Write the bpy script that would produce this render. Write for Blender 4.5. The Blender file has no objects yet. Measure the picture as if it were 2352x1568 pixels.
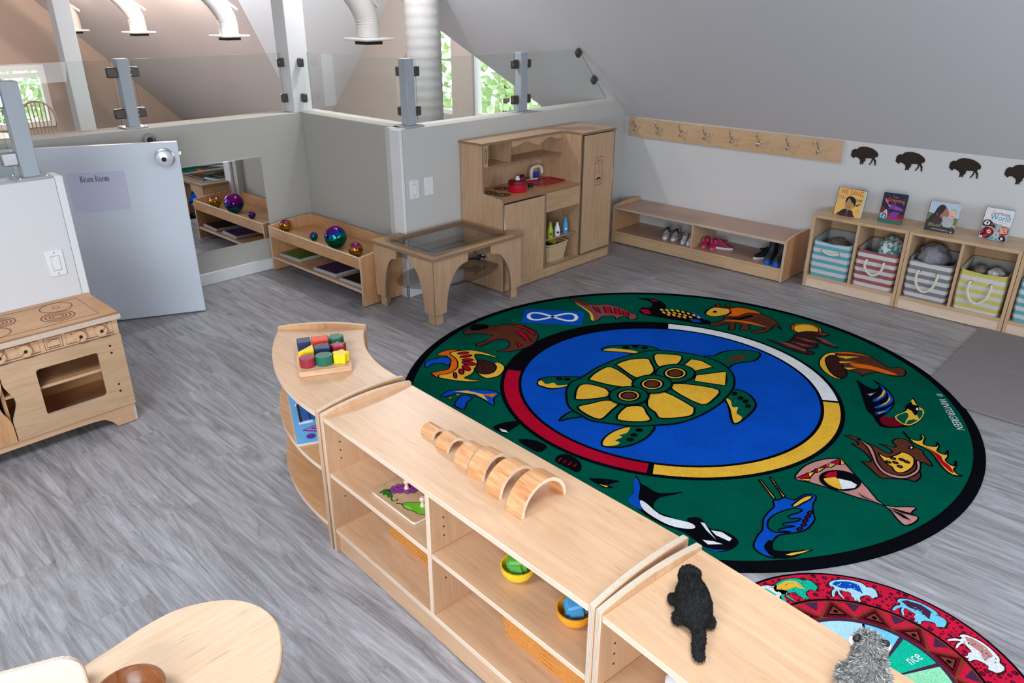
import bpy, bmesh, math, random
from math import sin, cos, pi, radians, sqrt, atan2
from mathutils import Vector, Matrix, geometry
SC = bpy.context.scene
COL = SC.collection

# ------------------------------------------------------------------ camera, world, lights, exposure
cam_d = bpy.data.cameras.new('camera')
cam_d.sensor_fit = 'HORIZONTAL'; cam_d.sensor_width = 36.0
cam_d.lens = 1727.94 / 2352 * 36.0
cam_d.clip_start = 0.05; cam_d.clip_end = 200
cam = bpy.data.objects.new('camera', cam_d); COL.objects.link(cam)
def _cam():
    p, r, y = radians(-23.8947), radians(0.0928), radians(-43.5182)
    fwd0 = Vector((sin(y), cos(y), 0)); right0 = Vector((cos(y), -sin(y), 0))
    fwd = fwd0 * cos(p) + Vector((0, 0, 1)) * sin(p); up = right0.cross(fwd)
    right = right0 * cos(r) + up * sin(r); up2 = up * cos(r) - right0 * sin(r)
    m = Matrix((right, up2, -fwd)).transposed().to_4x4()
    m.translation = Vector((0, 0, 1.82))
    return m
cam.matrix_world = _cam()
SC.camera = cam

world = bpy.data.worlds.new('overcast_sky'); SC.world = world
world.use_nodes = True
_bg = world.node_tree.nodes['Background']
_bg.inputs['Color'].default_value = (0.86, 0.92, 1.0, 1)
_bg.inputs['Strength'].default_value = 2.6

def area_light(name, loc, target, sx, sy, power, col, spread=180):
    d = bpy.data.lights.new(name, 'AREA'); d.shape = 'RECTANGLE'; d.size = sx; d.size_y = sy
    d.energy = power; d.color = col; d.spread = radians(spread)
    o = bpy.data.objects.new(name, d); COL.objects.link(o)
    o.location = loc
    o.rotation_euler = (Vector(target) - Vector(loc)).to_track_quat('-Z', 'Y').to_euler()
    return o
# big windows of the room behind and to the right of the photographer
area_light('window_light', (1.9, 3.0, 1.35), (-0.8, 3.3, 0.3), 1.8, 1.1, 52, (0.78, 0.89, 1.0))
area_light('window_light', (0.5, -1.3, 1.3), (-1.3, 1.3, 0.25), 2.0, 1.0, 108, (0.85, 0.92, 1.0))
area_light('overhead_light', (0.0, 1.1, 3.3), (-0.1, 1.4, 0.0), 1.4, 1.0, 20, (0.78, 0.89, 1.0), 80)
area_light('overhead_light', (-1.6, -0.8, 2.6), (-2.4, 0.6, 0.0), 1.2, 0.8, 26, (0.80, 0.89, 1.0), 100)  # added overhead fill for the stove side and left floor, no known source
def point_light(name, loc, power, col, r=0.08):
    d = bpy.data.lights.new(name, 'POINT'); d.energy = power; d.color = col; d.shadow_soft_size = r
    o = bpy.data.objects.new(name, d); COL.objects.link(o); o.location = loc
# warm lamps of the loft beyond the glass railing, above the frame, plus added unseen fills
for _x, _p in ((-9.7, 190), (-11.6, 140), (-13.4, 55)):
    point_light('loft_light', (_x, 3.9, 2.35), _p, (1.0, 0.74, 0.60), 0.05)
area_light('dormer_fill', (-6.5, 4.3, 2.62), (-9.0, 5.2, 1.3), 0.9, 0.5, 135, (0.97, 0.97, 1.0))  # added fill on the dormer slope, standing in for window daylight
point_light('loft_light', (-4.75, 3.6, 2.55), 62, (1.0, 0.97, 0.95), 0.06)  # added neutral fill for the slope above the kitchen, not a known lamp

SC.view_settings.view_transform = 'Standard'
SC.view_settings.look = 'None'
SC.view_settings.exposure = 0.0
SC.view_settings.gamma = 1.0
SC.view_settings.use_curve_mapping = False

# ------------------------------------------------------------------ materials
def srgb(r, g, b):
    f = lambda c: (c / 255 / 12.92) if c / 255 <= 0.04045 else ((c / 255 + 0.055) / 1.055) ** 2.4
    return (f(r), f(g), f(b), 1)
MATS = {}
def nmat(name):
    m = bpy.data.materials.new(name); m.use_nodes = True
    nt = m.node_tree; b = nt.nodes['Principled BSDF']
    MATS[name] = m
    return m, nt, b
def N(nt, t, **kw):
    n = nt.nodes.new(t)
    for k, v in kw.items(): setattr(n, k, v)
    return n
def ramp(nt, stops):
    r = N(nt, 'ShaderNodeValToRGB'); e = r.color_ramp.elements
    while len(e) < len(stops): e.new(0.5)
    for i, (p, c) in enumerate(stops): e[i].position = p; e[i].color = c
    return r
def mix(nt, fac, a, b, mode='MIX'):
    n = N(nt, 'ShaderNodeMix', data_type='RGBA', blend_type=mode)
    L = nt.links
    for sock, v in ((n.inputs[0], fac), (n.inputs[6], a), (n.inputs[7], b)):
        if hasattr(v, 'is_output'): L.new(v, sock)
        else: sock.default_value = v
    return n.outputs[2]
def plain(name, col, rough=0.5, metal=0.0, noise=0.06, scale=40, bump=0.0, spec=0.5, coat=0.0):
    """painted / moulded surface: slight tonal mottling and fine relief"""
    m, nt, b = nmat(name); L = nt.links
    tc = N(nt, 'ShaderNodeTexCoord'); no = N(nt, 'ShaderNodeTexNoise')
    no.inputs['Scale'].default_value = scale; no.inputs['Detail'].default_value = 3
    L.new(tc.outputs['Object'], no.inputs['Vector'])
    lo = tuple(c * (1 - noise) for c in col[:3]) + (1,); hi = tuple(min(1, c * (1 + noise)) for c in col[:3]) + (1,)
    r = ramp(nt, [(0.3, lo), (0.7, hi)]); L.new(no.outputs['Fac'], r.inputs[0])
    L.new(r.outputs[0], b.inputs['Base Color'])
    b.inputs['Roughness'].default_value = rough; b.inputs['Metallic'].default_value = metal
    b.inputs['Specular IOR Level'].default_value = spec
    b.inputs['Coat Weight'].default_value = coat
    if bump:
        bp = N(nt, 'ShaderNodeBump'); bp.inputs['Strength'].default_value = bump; bp.inputs['Distance'].default_value = 0.002
        L.new(no.outputs['Fac'], bp.inputs['Height']); L.new(bp.outputs[0], b.inputs['Normal'])
    return m
def wood(name, c1, c2, axis='x', rough=0.38, stretch=9.0, scale=3.0, fleck=0.25, coat=0.0):
    """veneer: stretched clouds of figure, fine pores along the grain, small flecks"""
    m, nt, b = nmat(name); L = nt.links
    tc = N(nt, 'ShaderNodeTexCoord'); oi = N(nt, 'ShaderNodeObjectInfo')
    mu = N(nt, 'ShaderNodeMath', operation='MULTIPLY'); mu.inputs[1].default_value = 37.0
    L.new(oi.outputs['Random'], mu.inputs[0])
    ad = N(nt, 'ShaderNodeVectorMath', operation='ADD')
    L.new(tc.outputs['Object'], ad.inputs[0]); L.new(mu.outputs[0], ad.inputs[1])
    def noise(al, ac, sc, det, dist):
        mp = N(nt, 'ShaderNodeMapping'); s = [ac, ac, ac]; s['xyz'.index(axis)] = al
        mp.inputs['Scale'].default_value = s; L.new(ad.outputs[0], mp.inputs['Vector'])
        n = N(nt, 'ShaderNodeTexNoise'); n.inputs['Scale'].default_value = sc
        n.inputs['Detail'].default_value = det; n.inputs['Distortion'].default_value = dist
        L.new(mp.outputs[0], n.inputs['Vector']); return n.outputs['Fac']
    f1 = noise(1.0, stretch, scale, 5, 1.6)
    r1 = ramp(nt, [(0.28, c1), (0.5, tuple((a + d) / 2 for a, d in zip(c1, c2))), (0.72, c2)]); L.new(f1, r1.inputs[0])
    f2 = noise(3.0, 120.0, 2.2, 2, 0.2)
    r2 = ramp(nt, [(0.3, (0.9, 0.88, 0.86, 1)), (0.62, (1, 1, 1, 1))]); L.new(f2, r2.inputs[0])
    c = mix(nt, 0.6, r1.outputs[0], r2.outputs[0], 'MULTIPLY')
    f3 = noise(7.0, 46.0, 1.6, 2, 0.5)
    r3 = ramp(nt, [(0.66, (1, 1, 1, 1)), (0.76, (1 - fleck, 1 - fleck * 1.25, 1 - fleck * 1.5, 1))]); L.new(f3, r3.inputs[0])
    c = mix(nt, 0.8, c, r3.outputs[0], 'MULTIPLY')
    f4 = noise(1.0, 1.6, 2.4, 3, 0.6)
    r4 = ramp(nt, [(0.3, (0.93, 0.91, 0.89, 1)), (0.7, (1.0, 1.0, 1.0, 1))]); L.new(f4, r4.inputs[0])
    c = mix(nt, 1.0, c, r4.outputs[0], 'MULTIPLY')
    L.new(c, b.inputs['Base Color'])
    b.inputs['Roughness'].default_value = rough; b.inputs['Coat Weight'].default_value = coat
    b.inputs['Coat Roughness'].default_value = 0.25
    bp = N(nt, 'ShaderNodeBump'); bp.inputs['Strength'].default_value = 0.08; bp.inputs['Distance'].default_value = 0.001
    L.new(f2, bp.inputs['Height']); L.new(bp.outputs[0], b.inputs['Normal'])
    return m
def wood3(name, c1, c2, **kw):
    return {a: wood(name + '_' + a, c1, c2, axis=a, **kw) for a in 'xyz'}
MAPLE = wood3('maple_veneer', srgb(208, 164, 125), srgb(221, 182, 146))
BIRCH = wood3('birch_panel', srgb(194, 156, 120), srgb(211, 177, 141), fleck=0.12)
HONEY = wood3('honey_maple', srgb(200, 146, 100), srgb(217, 169, 122))
BEECH = wood3('beech_laminate', srgb(184, 148, 128), srgb(198, 162, 142), fleck=0.12)
CUBBY = wood3('birch_effect_board', srgb(208, 172, 134), srgb(222, 188, 150), fleck=0.08)
PALE = wood3('pale_plinth_maple', srgb(230, 202, 176), srgb(241, 218, 195), fleck=0.15)
RED_OAK = wood3('turned_arch_wood', srgb(196, 128, 78), srgb(232, 182, 132), stretch=6, scale=7)
def ply_mat(name, axis, lo=srgb(200, 172, 146), hi=srgb(232, 212, 192)):
    m, nt, b = nmat(name); L = nt.links
    tc = N(nt, 'ShaderNodeTexCoord'); sp = N(nt, 'ShaderNodeSeparateXYZ'); L.new(tc.outputs['Object'], sp.inputs[0])
    mu = N(nt, 'ShaderNodeMath', operation='MULTIPLY'); mu.inputs[1].default_value = 2 * pi / 0.0046
    L.new(sp.outputs['xyz'.index(axis)], mu.inputs[0])
    si = N(nt, 'ShaderNodeMath', operation='SINE'); L.new(mu.outputs[0], si.inputs[0])
    mr = N(nt, 'ShaderNodeMapRange'); mr.inputs[1].default_value = -1; mr.inputs[2].default_value = 1
    L.new(si.outputs[0], mr.inputs[0])
    no = N(nt, 'ShaderNodeTexNoise'); no.inputs['Scale'].default_value = 60; L.new(tc.outputs['Object'], no.inputs['Vector'])
    r = ramp(nt, [(0.2, lo), (0.65, hi)]); L.new(mr.outputs[0], r.inputs[0])
    c = mix(nt, 0.25, r.outputs[0], no.outputs['Fac'], 'MULTIPLY'); L.new(c, b.inputs['Base Color'])
    b.inputs['Roughness'].default_value = 0.5
    return m
PLY = {a: ply_mat('birch_ply_edge_' + a, a) for a in 'xyz'}
PLYD = {a: ply_mat('brown_ply_edge_' + a, a, srgb(128, 96, 72), srgb(176, 144, 116)) for a in 'xyz'}

def floor_mat():
    m, nt, b = nmat('grey_oak_plank'); L = nt.links
    tc = N(nt, 'ShaderNodeTexCoord'); oi = N(nt, 'ShaderNodeObjectInfo')
    mu = N(nt, 'ShaderNodeMath', operation='MULTIPLY'); mu.inputs[1].default_value = 53.0; L.new(oi.outputs['Random'], mu.inputs[0])
    ad = N(nt, 'ShaderNodeVectorMath', operation='ADD'); L.new(tc.outputs['Object'], ad.inputs[0]); L.new(mu.outputs[0], ad.inputs[1])
    def noise(al, ac, sc, det, dist, rough=0.55):
        mp = N(nt, 'ShaderNodeMapping'); mp.inputs['Scale'].default_value = (al, ac, ac); L.new(ad.outputs[0], mp.inputs['Vector'])
        n = N(nt, 'ShaderNodeTexNoise'); n.inputs['Scale'].default_value = sc; n.inputs['Detail'].default_value = det
        n.inputs['Roughness'].default_value = rough; n.inputs['Distortion'].default_value = dist
        L.new(mp.outputs[0], n.inputs['Vector']); return n.outputs['Fac']
    f1 = noise(1.0, 11.0, 2.0, 8, 1.6, 0.68)
    r1 = ramp(nt, [(0.30, srgb(116, 112, 113)), (0.47, srgb(152, 149, 151)), (0.62, srgb(177, 175, 178)), (0.75, srgb(194, 193, 197))]); L.new(f1, r1.inputs[0])
    # cathedral figure: contour lines of a stretched noise
    f2 = noise(1.0, 6.0, 1.15, 2, 0.7, 0.4)
    m2 = N(nt, 'ShaderNodeMath', operation='MULTIPLY'); m2.inputs[1].default_value = 40.0; L.new(f2, m2.inputs[0])
    fr = N(nt, 'ShaderNodeMath', operation='PINGPONG'); fr.inputs[1].default_value = 0.5; L.new(m2.outputs[0], fr.inputs[0])
    r2 = ramp(nt, [(0.0, (0.76, 0.755, 0.76, 1)), (0.22, (1, 1, 1, 1))]); L.new(fr.outputs[0], r2.inputs[0])
    fm = noise(0.8, 2.6, 1.6, 2, 0.3)
    rm = ramp(nt, [(0.42, (0, 0, 0, 1)), (0.62, (0.75, 0.75, 0.75, 1))]); L.new(fm, rm.inputs[0])
    c = mix(nt, rm.outputs[0], r1.outputs[0], mix(nt, 1.0, r1.outputs[0], r2.outputs[0], 'MULTIPLY'))
    f3 = noise(4.0, 150.0, 1.4, 3, 0.15)
    r3 = ramp(nt, [(0.35, (0.84, 0.835, 0.83, 1)), (0.58, (1, 1, 1, 1))]); L.new(f3, r3.inputs[0])
    c = mix(nt, 0.9, c, r3.outputs[0], 'MULTIPLY')
    # knots: few dark stretched spots
    f5 = noise(2.6, 7.0, 1.5, 3, 1.4)
    r5 = ramp(nt, [(0.68, (1, 1, 1, 1)), (0.8, (0.5, 0.49, 0.5, 1))]); L.new(f5, r5.inputs[0])
    c = mix(nt, 0.9, c, r5.outputs[0], 'MULTIPLY')
    # plank to plank tone
    r6 = ramp(nt, [(0.0, (0.94, 0.935, 0.93, 1)), (1.0, (1.04, 1.04, 1.05, 1))])
    wn = N(nt, 'ShaderNodeTexWhiteNoise', noise_dimensions='1D'); L.new(mu.outputs[0], wn.inputs['W']); L.new(wn.outputs['Value'], r6.inputs[0])
    c = mix(nt, 1.0, c, r6.outputs[0], 'MULTIPLY')
    L.new(c, b.inputs['Base Color'])
    b.inputs['Roughness'].default_value = 0.36
    bp = N(nt, 'ShaderNodeBump'); bp.inputs['Strength'].default_value = 0.18; bp.inputs['Distance'].default_value = 0.001
    L.new(f3, bp.inputs['Height']); L.new(bp.outputs[0], b.inputs['Normal'])
    return m
FLOOR = floor_mat()
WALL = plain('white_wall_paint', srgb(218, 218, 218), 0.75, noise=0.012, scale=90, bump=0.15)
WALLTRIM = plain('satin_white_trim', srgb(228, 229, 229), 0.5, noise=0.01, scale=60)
WALLB = plain('half_shaded_wall_paint', srgb(202, 201, 196), 0.75, noise=0.012, scale=90, bump=0.15)  # same wall paint, toned down for the weaker light on the back wall
WALLN = plain('shaded_wall_paint', srgb(180, 178, 170), 0.75, noise=0.012, scale=90, bump=0.15)  # same wall paint with the shade of the nook put into its colour
CEIL = plain('white_ceiling_paint', srgb(212, 213, 217), 0.8, noise=0.012, scale=90, bump=0.1)
GABLE = plain('warm_beige_wall', srgb(180, 168, 158), 0.8, noise=0.02, scale=60)
DOORP = plain('door_paint', srgb(214, 221, 230), 0.45, noise=0.01, scale=50)
PAPER = plain('printer_paper', srgb(206, 205, 228), 0.7, noise=0.01)
POSTP = plain('grey_powder_coat', srgb(166, 174, 180), 0.45, noise=0.02)
CLAMP = plain('gunmetal_clamp', srgb(92, 86, 82), 0.35, metal=0.7, noise=0.05)
STEEL = plain('brushed_steel', srgb(196, 196, 198), 0.28, metal=1.0, noise=0.04)
CHROME = plain('polished_nickel', srgb(206, 203, 198), 0.2, metal=1.0, noise=0.02)
PLASTW = plain('white_plastic', srgb(236, 236, 238), 0.35, noise=0.01)
BLACK = plain('black_rubber', srgb(20, 20, 22), 0.5)
DARK = plain('dark_gap', srgb(34, 26, 22), 0.7)
DUCT = plain('white_duct_sleeve', srgb(196, 195, 194), 0.6, noise=0.02, scale=25)
MIRROR = plain('mirror_acrylic', (0.86, 0.87, 0.87, 1), 0.015, metal=1.0, noise=0.0)
MAT_G = plain('taupe_foam', srgb(132, 124, 124), 0.8, noise=0.05, scale=70, bump=0.4)
ROPE = plain('cotton_rope', srgb(226, 220, 206), 0.9, noise=0.08, scale=150)
LINER = plain('grey_liner', srgb(176, 176, 174), 0.9, noise=0.05, scale=120, bump=0.3)
INK = plain('black_ink', srgb(30, 30, 36), 0.6)
BROWNINK = plain('burnt_ink', srgb(46, 34, 28), 0.6)
def pl(name, r, g, b, rough=0.45, **k): return plain(name, srgb(r, g, b), rough, **k)
RED = pl('red_plastic', 190, 16, 46, 0.3); REDD = pl('dark_red_plastic', 120, 10, 36, 0.3)
SINKR = pl('sink_red', 178, 20, 32, 0.35); BLUEP = pl('blue_plastic', 36, 70, 170, 0.4)
NAVY = pl('navy_paint', 24, 48, 84, 0.45); ORANGE = pl('orange_red_paint', 226, 66, 40, 0.45)
GREENP = pl('green_paint', 24, 104, 78, 0.45); MAROON = pl('maroon_paint', 150, 34, 56, 0.45)
YELLOWP = pl('yellow_paint', 240, 208, 20, 0.4)
LIME = pl('lime_plastic', 168, 188, 24, 0.4); SKY = pl('sky_blue_plastic', 70, 158, 212, 0.4)
CUBEG = pl('green_stain', 92, 168, 72, 0.5); CUBEB = pl('blue_stain', 74, 150, 200, 0.5)
BOWLY = pl('yellow_lacquer', 244, 206, 40, 0.3); BOWLO = pl('amber_lacquer', 240, 162, 40, 0.3)
WICKER = pl('amber_wicker', 206, 136, 60, 0.6, noise=0.2, scale=200); STRAW = pl('straw_wicker', 214, 188, 146, 0.7, noise=0.12, scale=160)
SEATGREY = pl('shoe_grey', 178, 178, 182, 0.7); SHOENAVY = pl('shoe_navy', 34, 40, 60, 0.7); SHOEW = pl('shoe_white', 226, 228, 232, 0.6)
SHOEP = pl('shoe_pink', 196, 40, 100, 0.6); SHOEC = pl('shoe_coral', 244, 96, 128, 0.6); SHOEM = pl('shoe_magenta', 150, 24, 70, 0.6)
SHOEK = pl('shoe_black', 20, 21, 24, 0.8); BOOTN = pl('boot_navy', 38, 42, 58, 0.5); BOOTB = pl('boot_blue', 20, 96, 200, 0.45)
FURK = pl('black_fur', 16, 14, 15, 0.9, noise=0.2, scale=60); FURG = pl('grey_fur', 128, 126, 124, 0.9, noise=0.45, scale=45)
FURL = pl('pale_fur', 206, 202, 196, 0.9, noise=0.2)
CLOTHT = pl('teal_cloth', 60, 160, 160, 0.9); CLOTHW = pl('white_cloth', 222, 222, 224, 0.9, noise=0.06, bump=0.3); CLOTHG = pl('grey_fleece', 142, 142, 150, 0.95, noise=0.16, scale=90, bump=0.6)
TAUPE = pl('taupe_felt', 140, 126, 112, 0.9)
BISON = plain('dark_bronze_acrylic', srgb(44, 36, 32), 0.25, noise=0.08, scale=30)
BARK = pl('bark', 90, 74, 60, 0.9, noise=0.2); 
LEAF = [pl('leaf_green', 176, 200, 140, 0.6, noise=0.2), pl('leaf_pale_green', 206, 222, 176, 0.6, noise=0.2)]
BROWNBOWL = wood3('carved_brown_wood', srgb(104, 58, 30), srgb(150, 92, 52), rough=0.3)
CHAIRW = plain('chair_grey_wood', srgb(128, 116, 106), 0.5)
GRASSO = pl('lawn', 190, 206, 160, 0.9, noise=0.2, scale=3)

def glass_mat(name, tint, refl=1.0, rough=0.0):
    m = bpy.data.materials.new(name); m.use_nodes = True; nt = m.node_tree; nt.nodes.clear(); L = nt.links
    out = N(nt, 'ShaderNodeOutputMaterial'); tr = N(nt, 'ShaderNodeBsdfTransparent'); gl = N(nt, 'ShaderNodeBsdfGlossy')
    tr.inputs['Color'].default_value = tint + (1,); gl.inputs['Roughness'].default_value = rough
    fr = N(nt, 'ShaderNodeFresnel'); fr.inputs['IOR'].default_value = 1.45
    mu = N(nt, 'ShaderNodeMath', operation='MULTIPLY'); mu.inputs[1].default_value = refl; L.new(fr.outputs[0], mu.inputs[0])
    ge = N(nt, 'ShaderNodeNewGeometry'); iv = N(nt, 'ShaderNodeMath', operation='SUBTRACT'); iv.inputs[0].default_value = 1.0; L.new(ge.outputs['Backfacing'], iv.inputs[1])
    m2 = N(nt, 'ShaderNodeMath', operation='MULTIPLY'); L.new(mu.outputs[0], m2.inputs[0]); L.new(iv.outputs[0], m2.inputs[1]); mu = m2
    mx = N(nt, 'ShaderNodeMixShader'); L.new(mu.outputs[0], mx.inputs[0]); L.new(tr.outputs[0], mx.inputs[1]); L.new(gl.outputs[0], mx.inputs[2])
    L.new(mx.outputs[0], out.inputs['Surface'])
    return m
GLASS = glass_mat('railing_glass', (0.93, 0.955, 0.945))
GLEDGE = glass_mat('glass_edge_green', (0.55, 0.68, 0.63))
ACRYL = glass_mat('clear_acrylic', (0.93, 0.925, 0.92), 1.3, 0.03)
SMOKE = glass_mat('smoky_acrylic', (0.74, 0.71, 0.70), 1.3, 0.06)
PANE = glass_mat('window_pane', (0.98, 0.99, 0.985))

def stripes(name, col, pitch, phase):
    """woven canvas with printed horizontal bands"""
    m, nt, b = nmat(name); L = nt.links
    tc = N(nt, 'ShaderNodeTexCoord'); sp = N(nt, 'ShaderNodeSeparateXYZ'); L.new(tc.outputs['Object'], sp.inputs[0])
    no = N(nt, 'ShaderNodeTexNoise'); no.inputs['Scale'].default_value = 14; L.new(tc.outputs['Object'], no.inputs['Vector'])
    jo = N(nt, 'ShaderNodeMath', operation='MULTIPLY_ADD'); jo.inputs[1].default_value = 0.004; L.new(no.outputs['Fac'], jo.inputs[0]); L.new(sp.outputs['Z'], jo.inputs[2])
    a = N(nt, 'ShaderNodeMath', operation='ADD'); a.inputs[1].default_value = phase + 10 * pitch; L.new(jo.outputs[0], a.inputs[0])
    d = N(nt, 'ShaderNodeMath', operation='DIVIDE'); d.inputs[1].default_value = pitch; L.new(a.outputs[0], d.inputs[0])
    f = N(nt, 'ShaderNodeMath', operation='FRACT'); L.new(d.outputs[0], f.inputs[0])
    r = ramp(nt, [(0.46, col), (0.5, srgb(216, 214, 216))]); L.new(f.outputs[0], r.inputs[0])
    wv = N(nt, 'ShaderNodeTexNoise'); wv.inputs['Scale'].default_value = 260; L.new(tc.outputs['Object'], wv.inputs['Vector'])
    rr = ramp(nt, [(0.35, (0.88, 0.88, 0.88, 1)), (0.65, (1, 1, 1, 1))]); L.new(wv.outputs['Fac'], rr.inputs[0])
    L.new(mix(nt, 1.0, r.outputs[0], rr.outputs[0], 'MULTIPLY'), b.inputs['Base Color'])
    b.inputs['Roughness'].default_value = 0.9
    bp = N(nt, 'ShaderNodeBump'); bp.inputs['Strength'].default_value = 0.3; bp.inputs['Distance'].default_value = 0.001
    L.new(wv.outputs['Fac'], bp.inputs['Height']); L.new(bp.outputs[0], b.inputs['Normal'])
    return m
def oil(name, stops, axis):
    """oil-slick metallic ball: coloured bands across the sphere, mirror-like"""
    m, nt, b = nmat(name); L = nt.links
    tc = N(nt, 'ShaderNodeTexCoord')
    dt = N(nt, 'ShaderNodeVectorMath', operation='DOT_PRODUCT'); dt.inputs[1].default_value = axis
    nz = N(nt, 'ShaderNodeVectorMath', operation='NORMALIZE'); L.new(tc.outputs['Object'], nz.inputs[0]); L.new(nz.outputs[0], dt.inputs[0])
    mr = N(nt, 'ShaderNodeMapRange'); mr.inputs[1].default_value = -1; mr.inputs[2].default_value = 1; L.new(dt.outputs['Value'], mr.inputs[0])
    r = ramp(nt, stops); L.new(mr.outputs[0], r.inputs[0]); L.new(r.outputs[0], b.inputs['Base Color'])
    b.inputs['Metallic'].default_value = 1.0; b.inputs['Roughness'].default_value = 0.14
    return m
OILR = oil('oil_slick_rainbow', [(0.1, srgb(20, 120, 110)), (0.4, srgb(20, 150, 130)), (0.62, srgb(30, 70, 170)), (0.78, srgb(110, 30, 150)), (0.95, srgb(130, 40, 120))], (-0.45, -0.1, 0.88))
OILG = oil('oil_slick_gold', [(0.1, srgb(120, 110, 20)), (0.5, srgb(176, 150, 30)), (0.75, srgb(190, 120, 60)), (0.95, srgb(150, 50, 110))], (0.2, -0.1, 0.97))
def pile(name, r, g, b_):
    """rug pile: tonal speckle and tufted relief, no gloss"""
    m, nt, b = nmat(name); L = nt.links
    col = srgb(r, g, b_)
    tc = N(nt, 'ShaderNodeTexCoord'); no = N(nt, 'ShaderNodeTexNoise'); no.inputs['Scale'].default_value = 260; no.inputs['Detail'].default_value = 2
    L.new(tc.outputs['Object'], no.inputs['Vector'])
    n2 = N(nt, 'ShaderNodeTexNoise'); n2.inputs['Scale'].default_value = 5; n2.inputs['Detail'].default_value = 4; L.new(tc.outputs['Object'], n2.inputs['Vector'])
    k = lambda s: tuple(min(1, c * s) for c in col[:3]) + (1,)
    r1 = ramp(nt, [(0.3, k(0.72)), (0.7, k(1.22))]); L.new(no.outputs['Fac'], r1.inputs[0])
    r2 = ramp(nt, [(0.35, (0.86, 0.86, 0.86, 1)), (0.65, (1, 1, 1, 1))]); L.new(n2.outputs['Fac'], r2.inputs[0])
    L.new(mix(nt, 1.0, r1.outputs[0], r2.outputs[0], 'MULTIPLY'), b.inputs['Base Color'])
    b.inputs['Roughness'].default_value = 1.0; b.inputs['Specular IOR Level'].default_value = 0.0
    bp = N(nt, 'ShaderNodeBump'); bp.inputs['Strength'].default_value = 0.5; bp.inputs['Distance'].default_value = 0.002
    L.new(no.outputs['Fac'], bp.inputs['Height']); L.new(bp.outputs[0], b.inputs['Normal'])
    return m
RP = dict(black=pile('pile_black', 12, 13, 18), green=pile('pile_green', 2, 84, 66), blue=pile('pile_blue', 14, 78, 184), yellow=pile('pile_yellow', 240, 182, 58),
          white=pile('pile_white', 232, 234, 240), red=pile('pile_red', 176, 14, 44), orange=pile('pile_orange', 224, 104, 24), brown=pile('pile_brown', 92, 50, 36),
          darkbrown=pile('pile_dark_brown', 58, 32, 28), mauve=pile('pile_mauve', 128, 74, 72), pink=pile('pile_pink', 196, 138, 130), darkred=pile('pile_dark_red', 110, 14, 34),
          aqua=pile('pile_aqua', 120, 204, 236), teal=pile('pile_teal', 20, 184, 150), mint=pile('pile_mint', 150, 224, 178), ice=pile('pile_ice', 176, 220, 240),
          rust=pile('pile_rust', 128, 58, 40), scarlet=pile('pile_scarlet', 206, 30, 62), plum=pile('pile_plum', 70, 44, 70))

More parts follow.
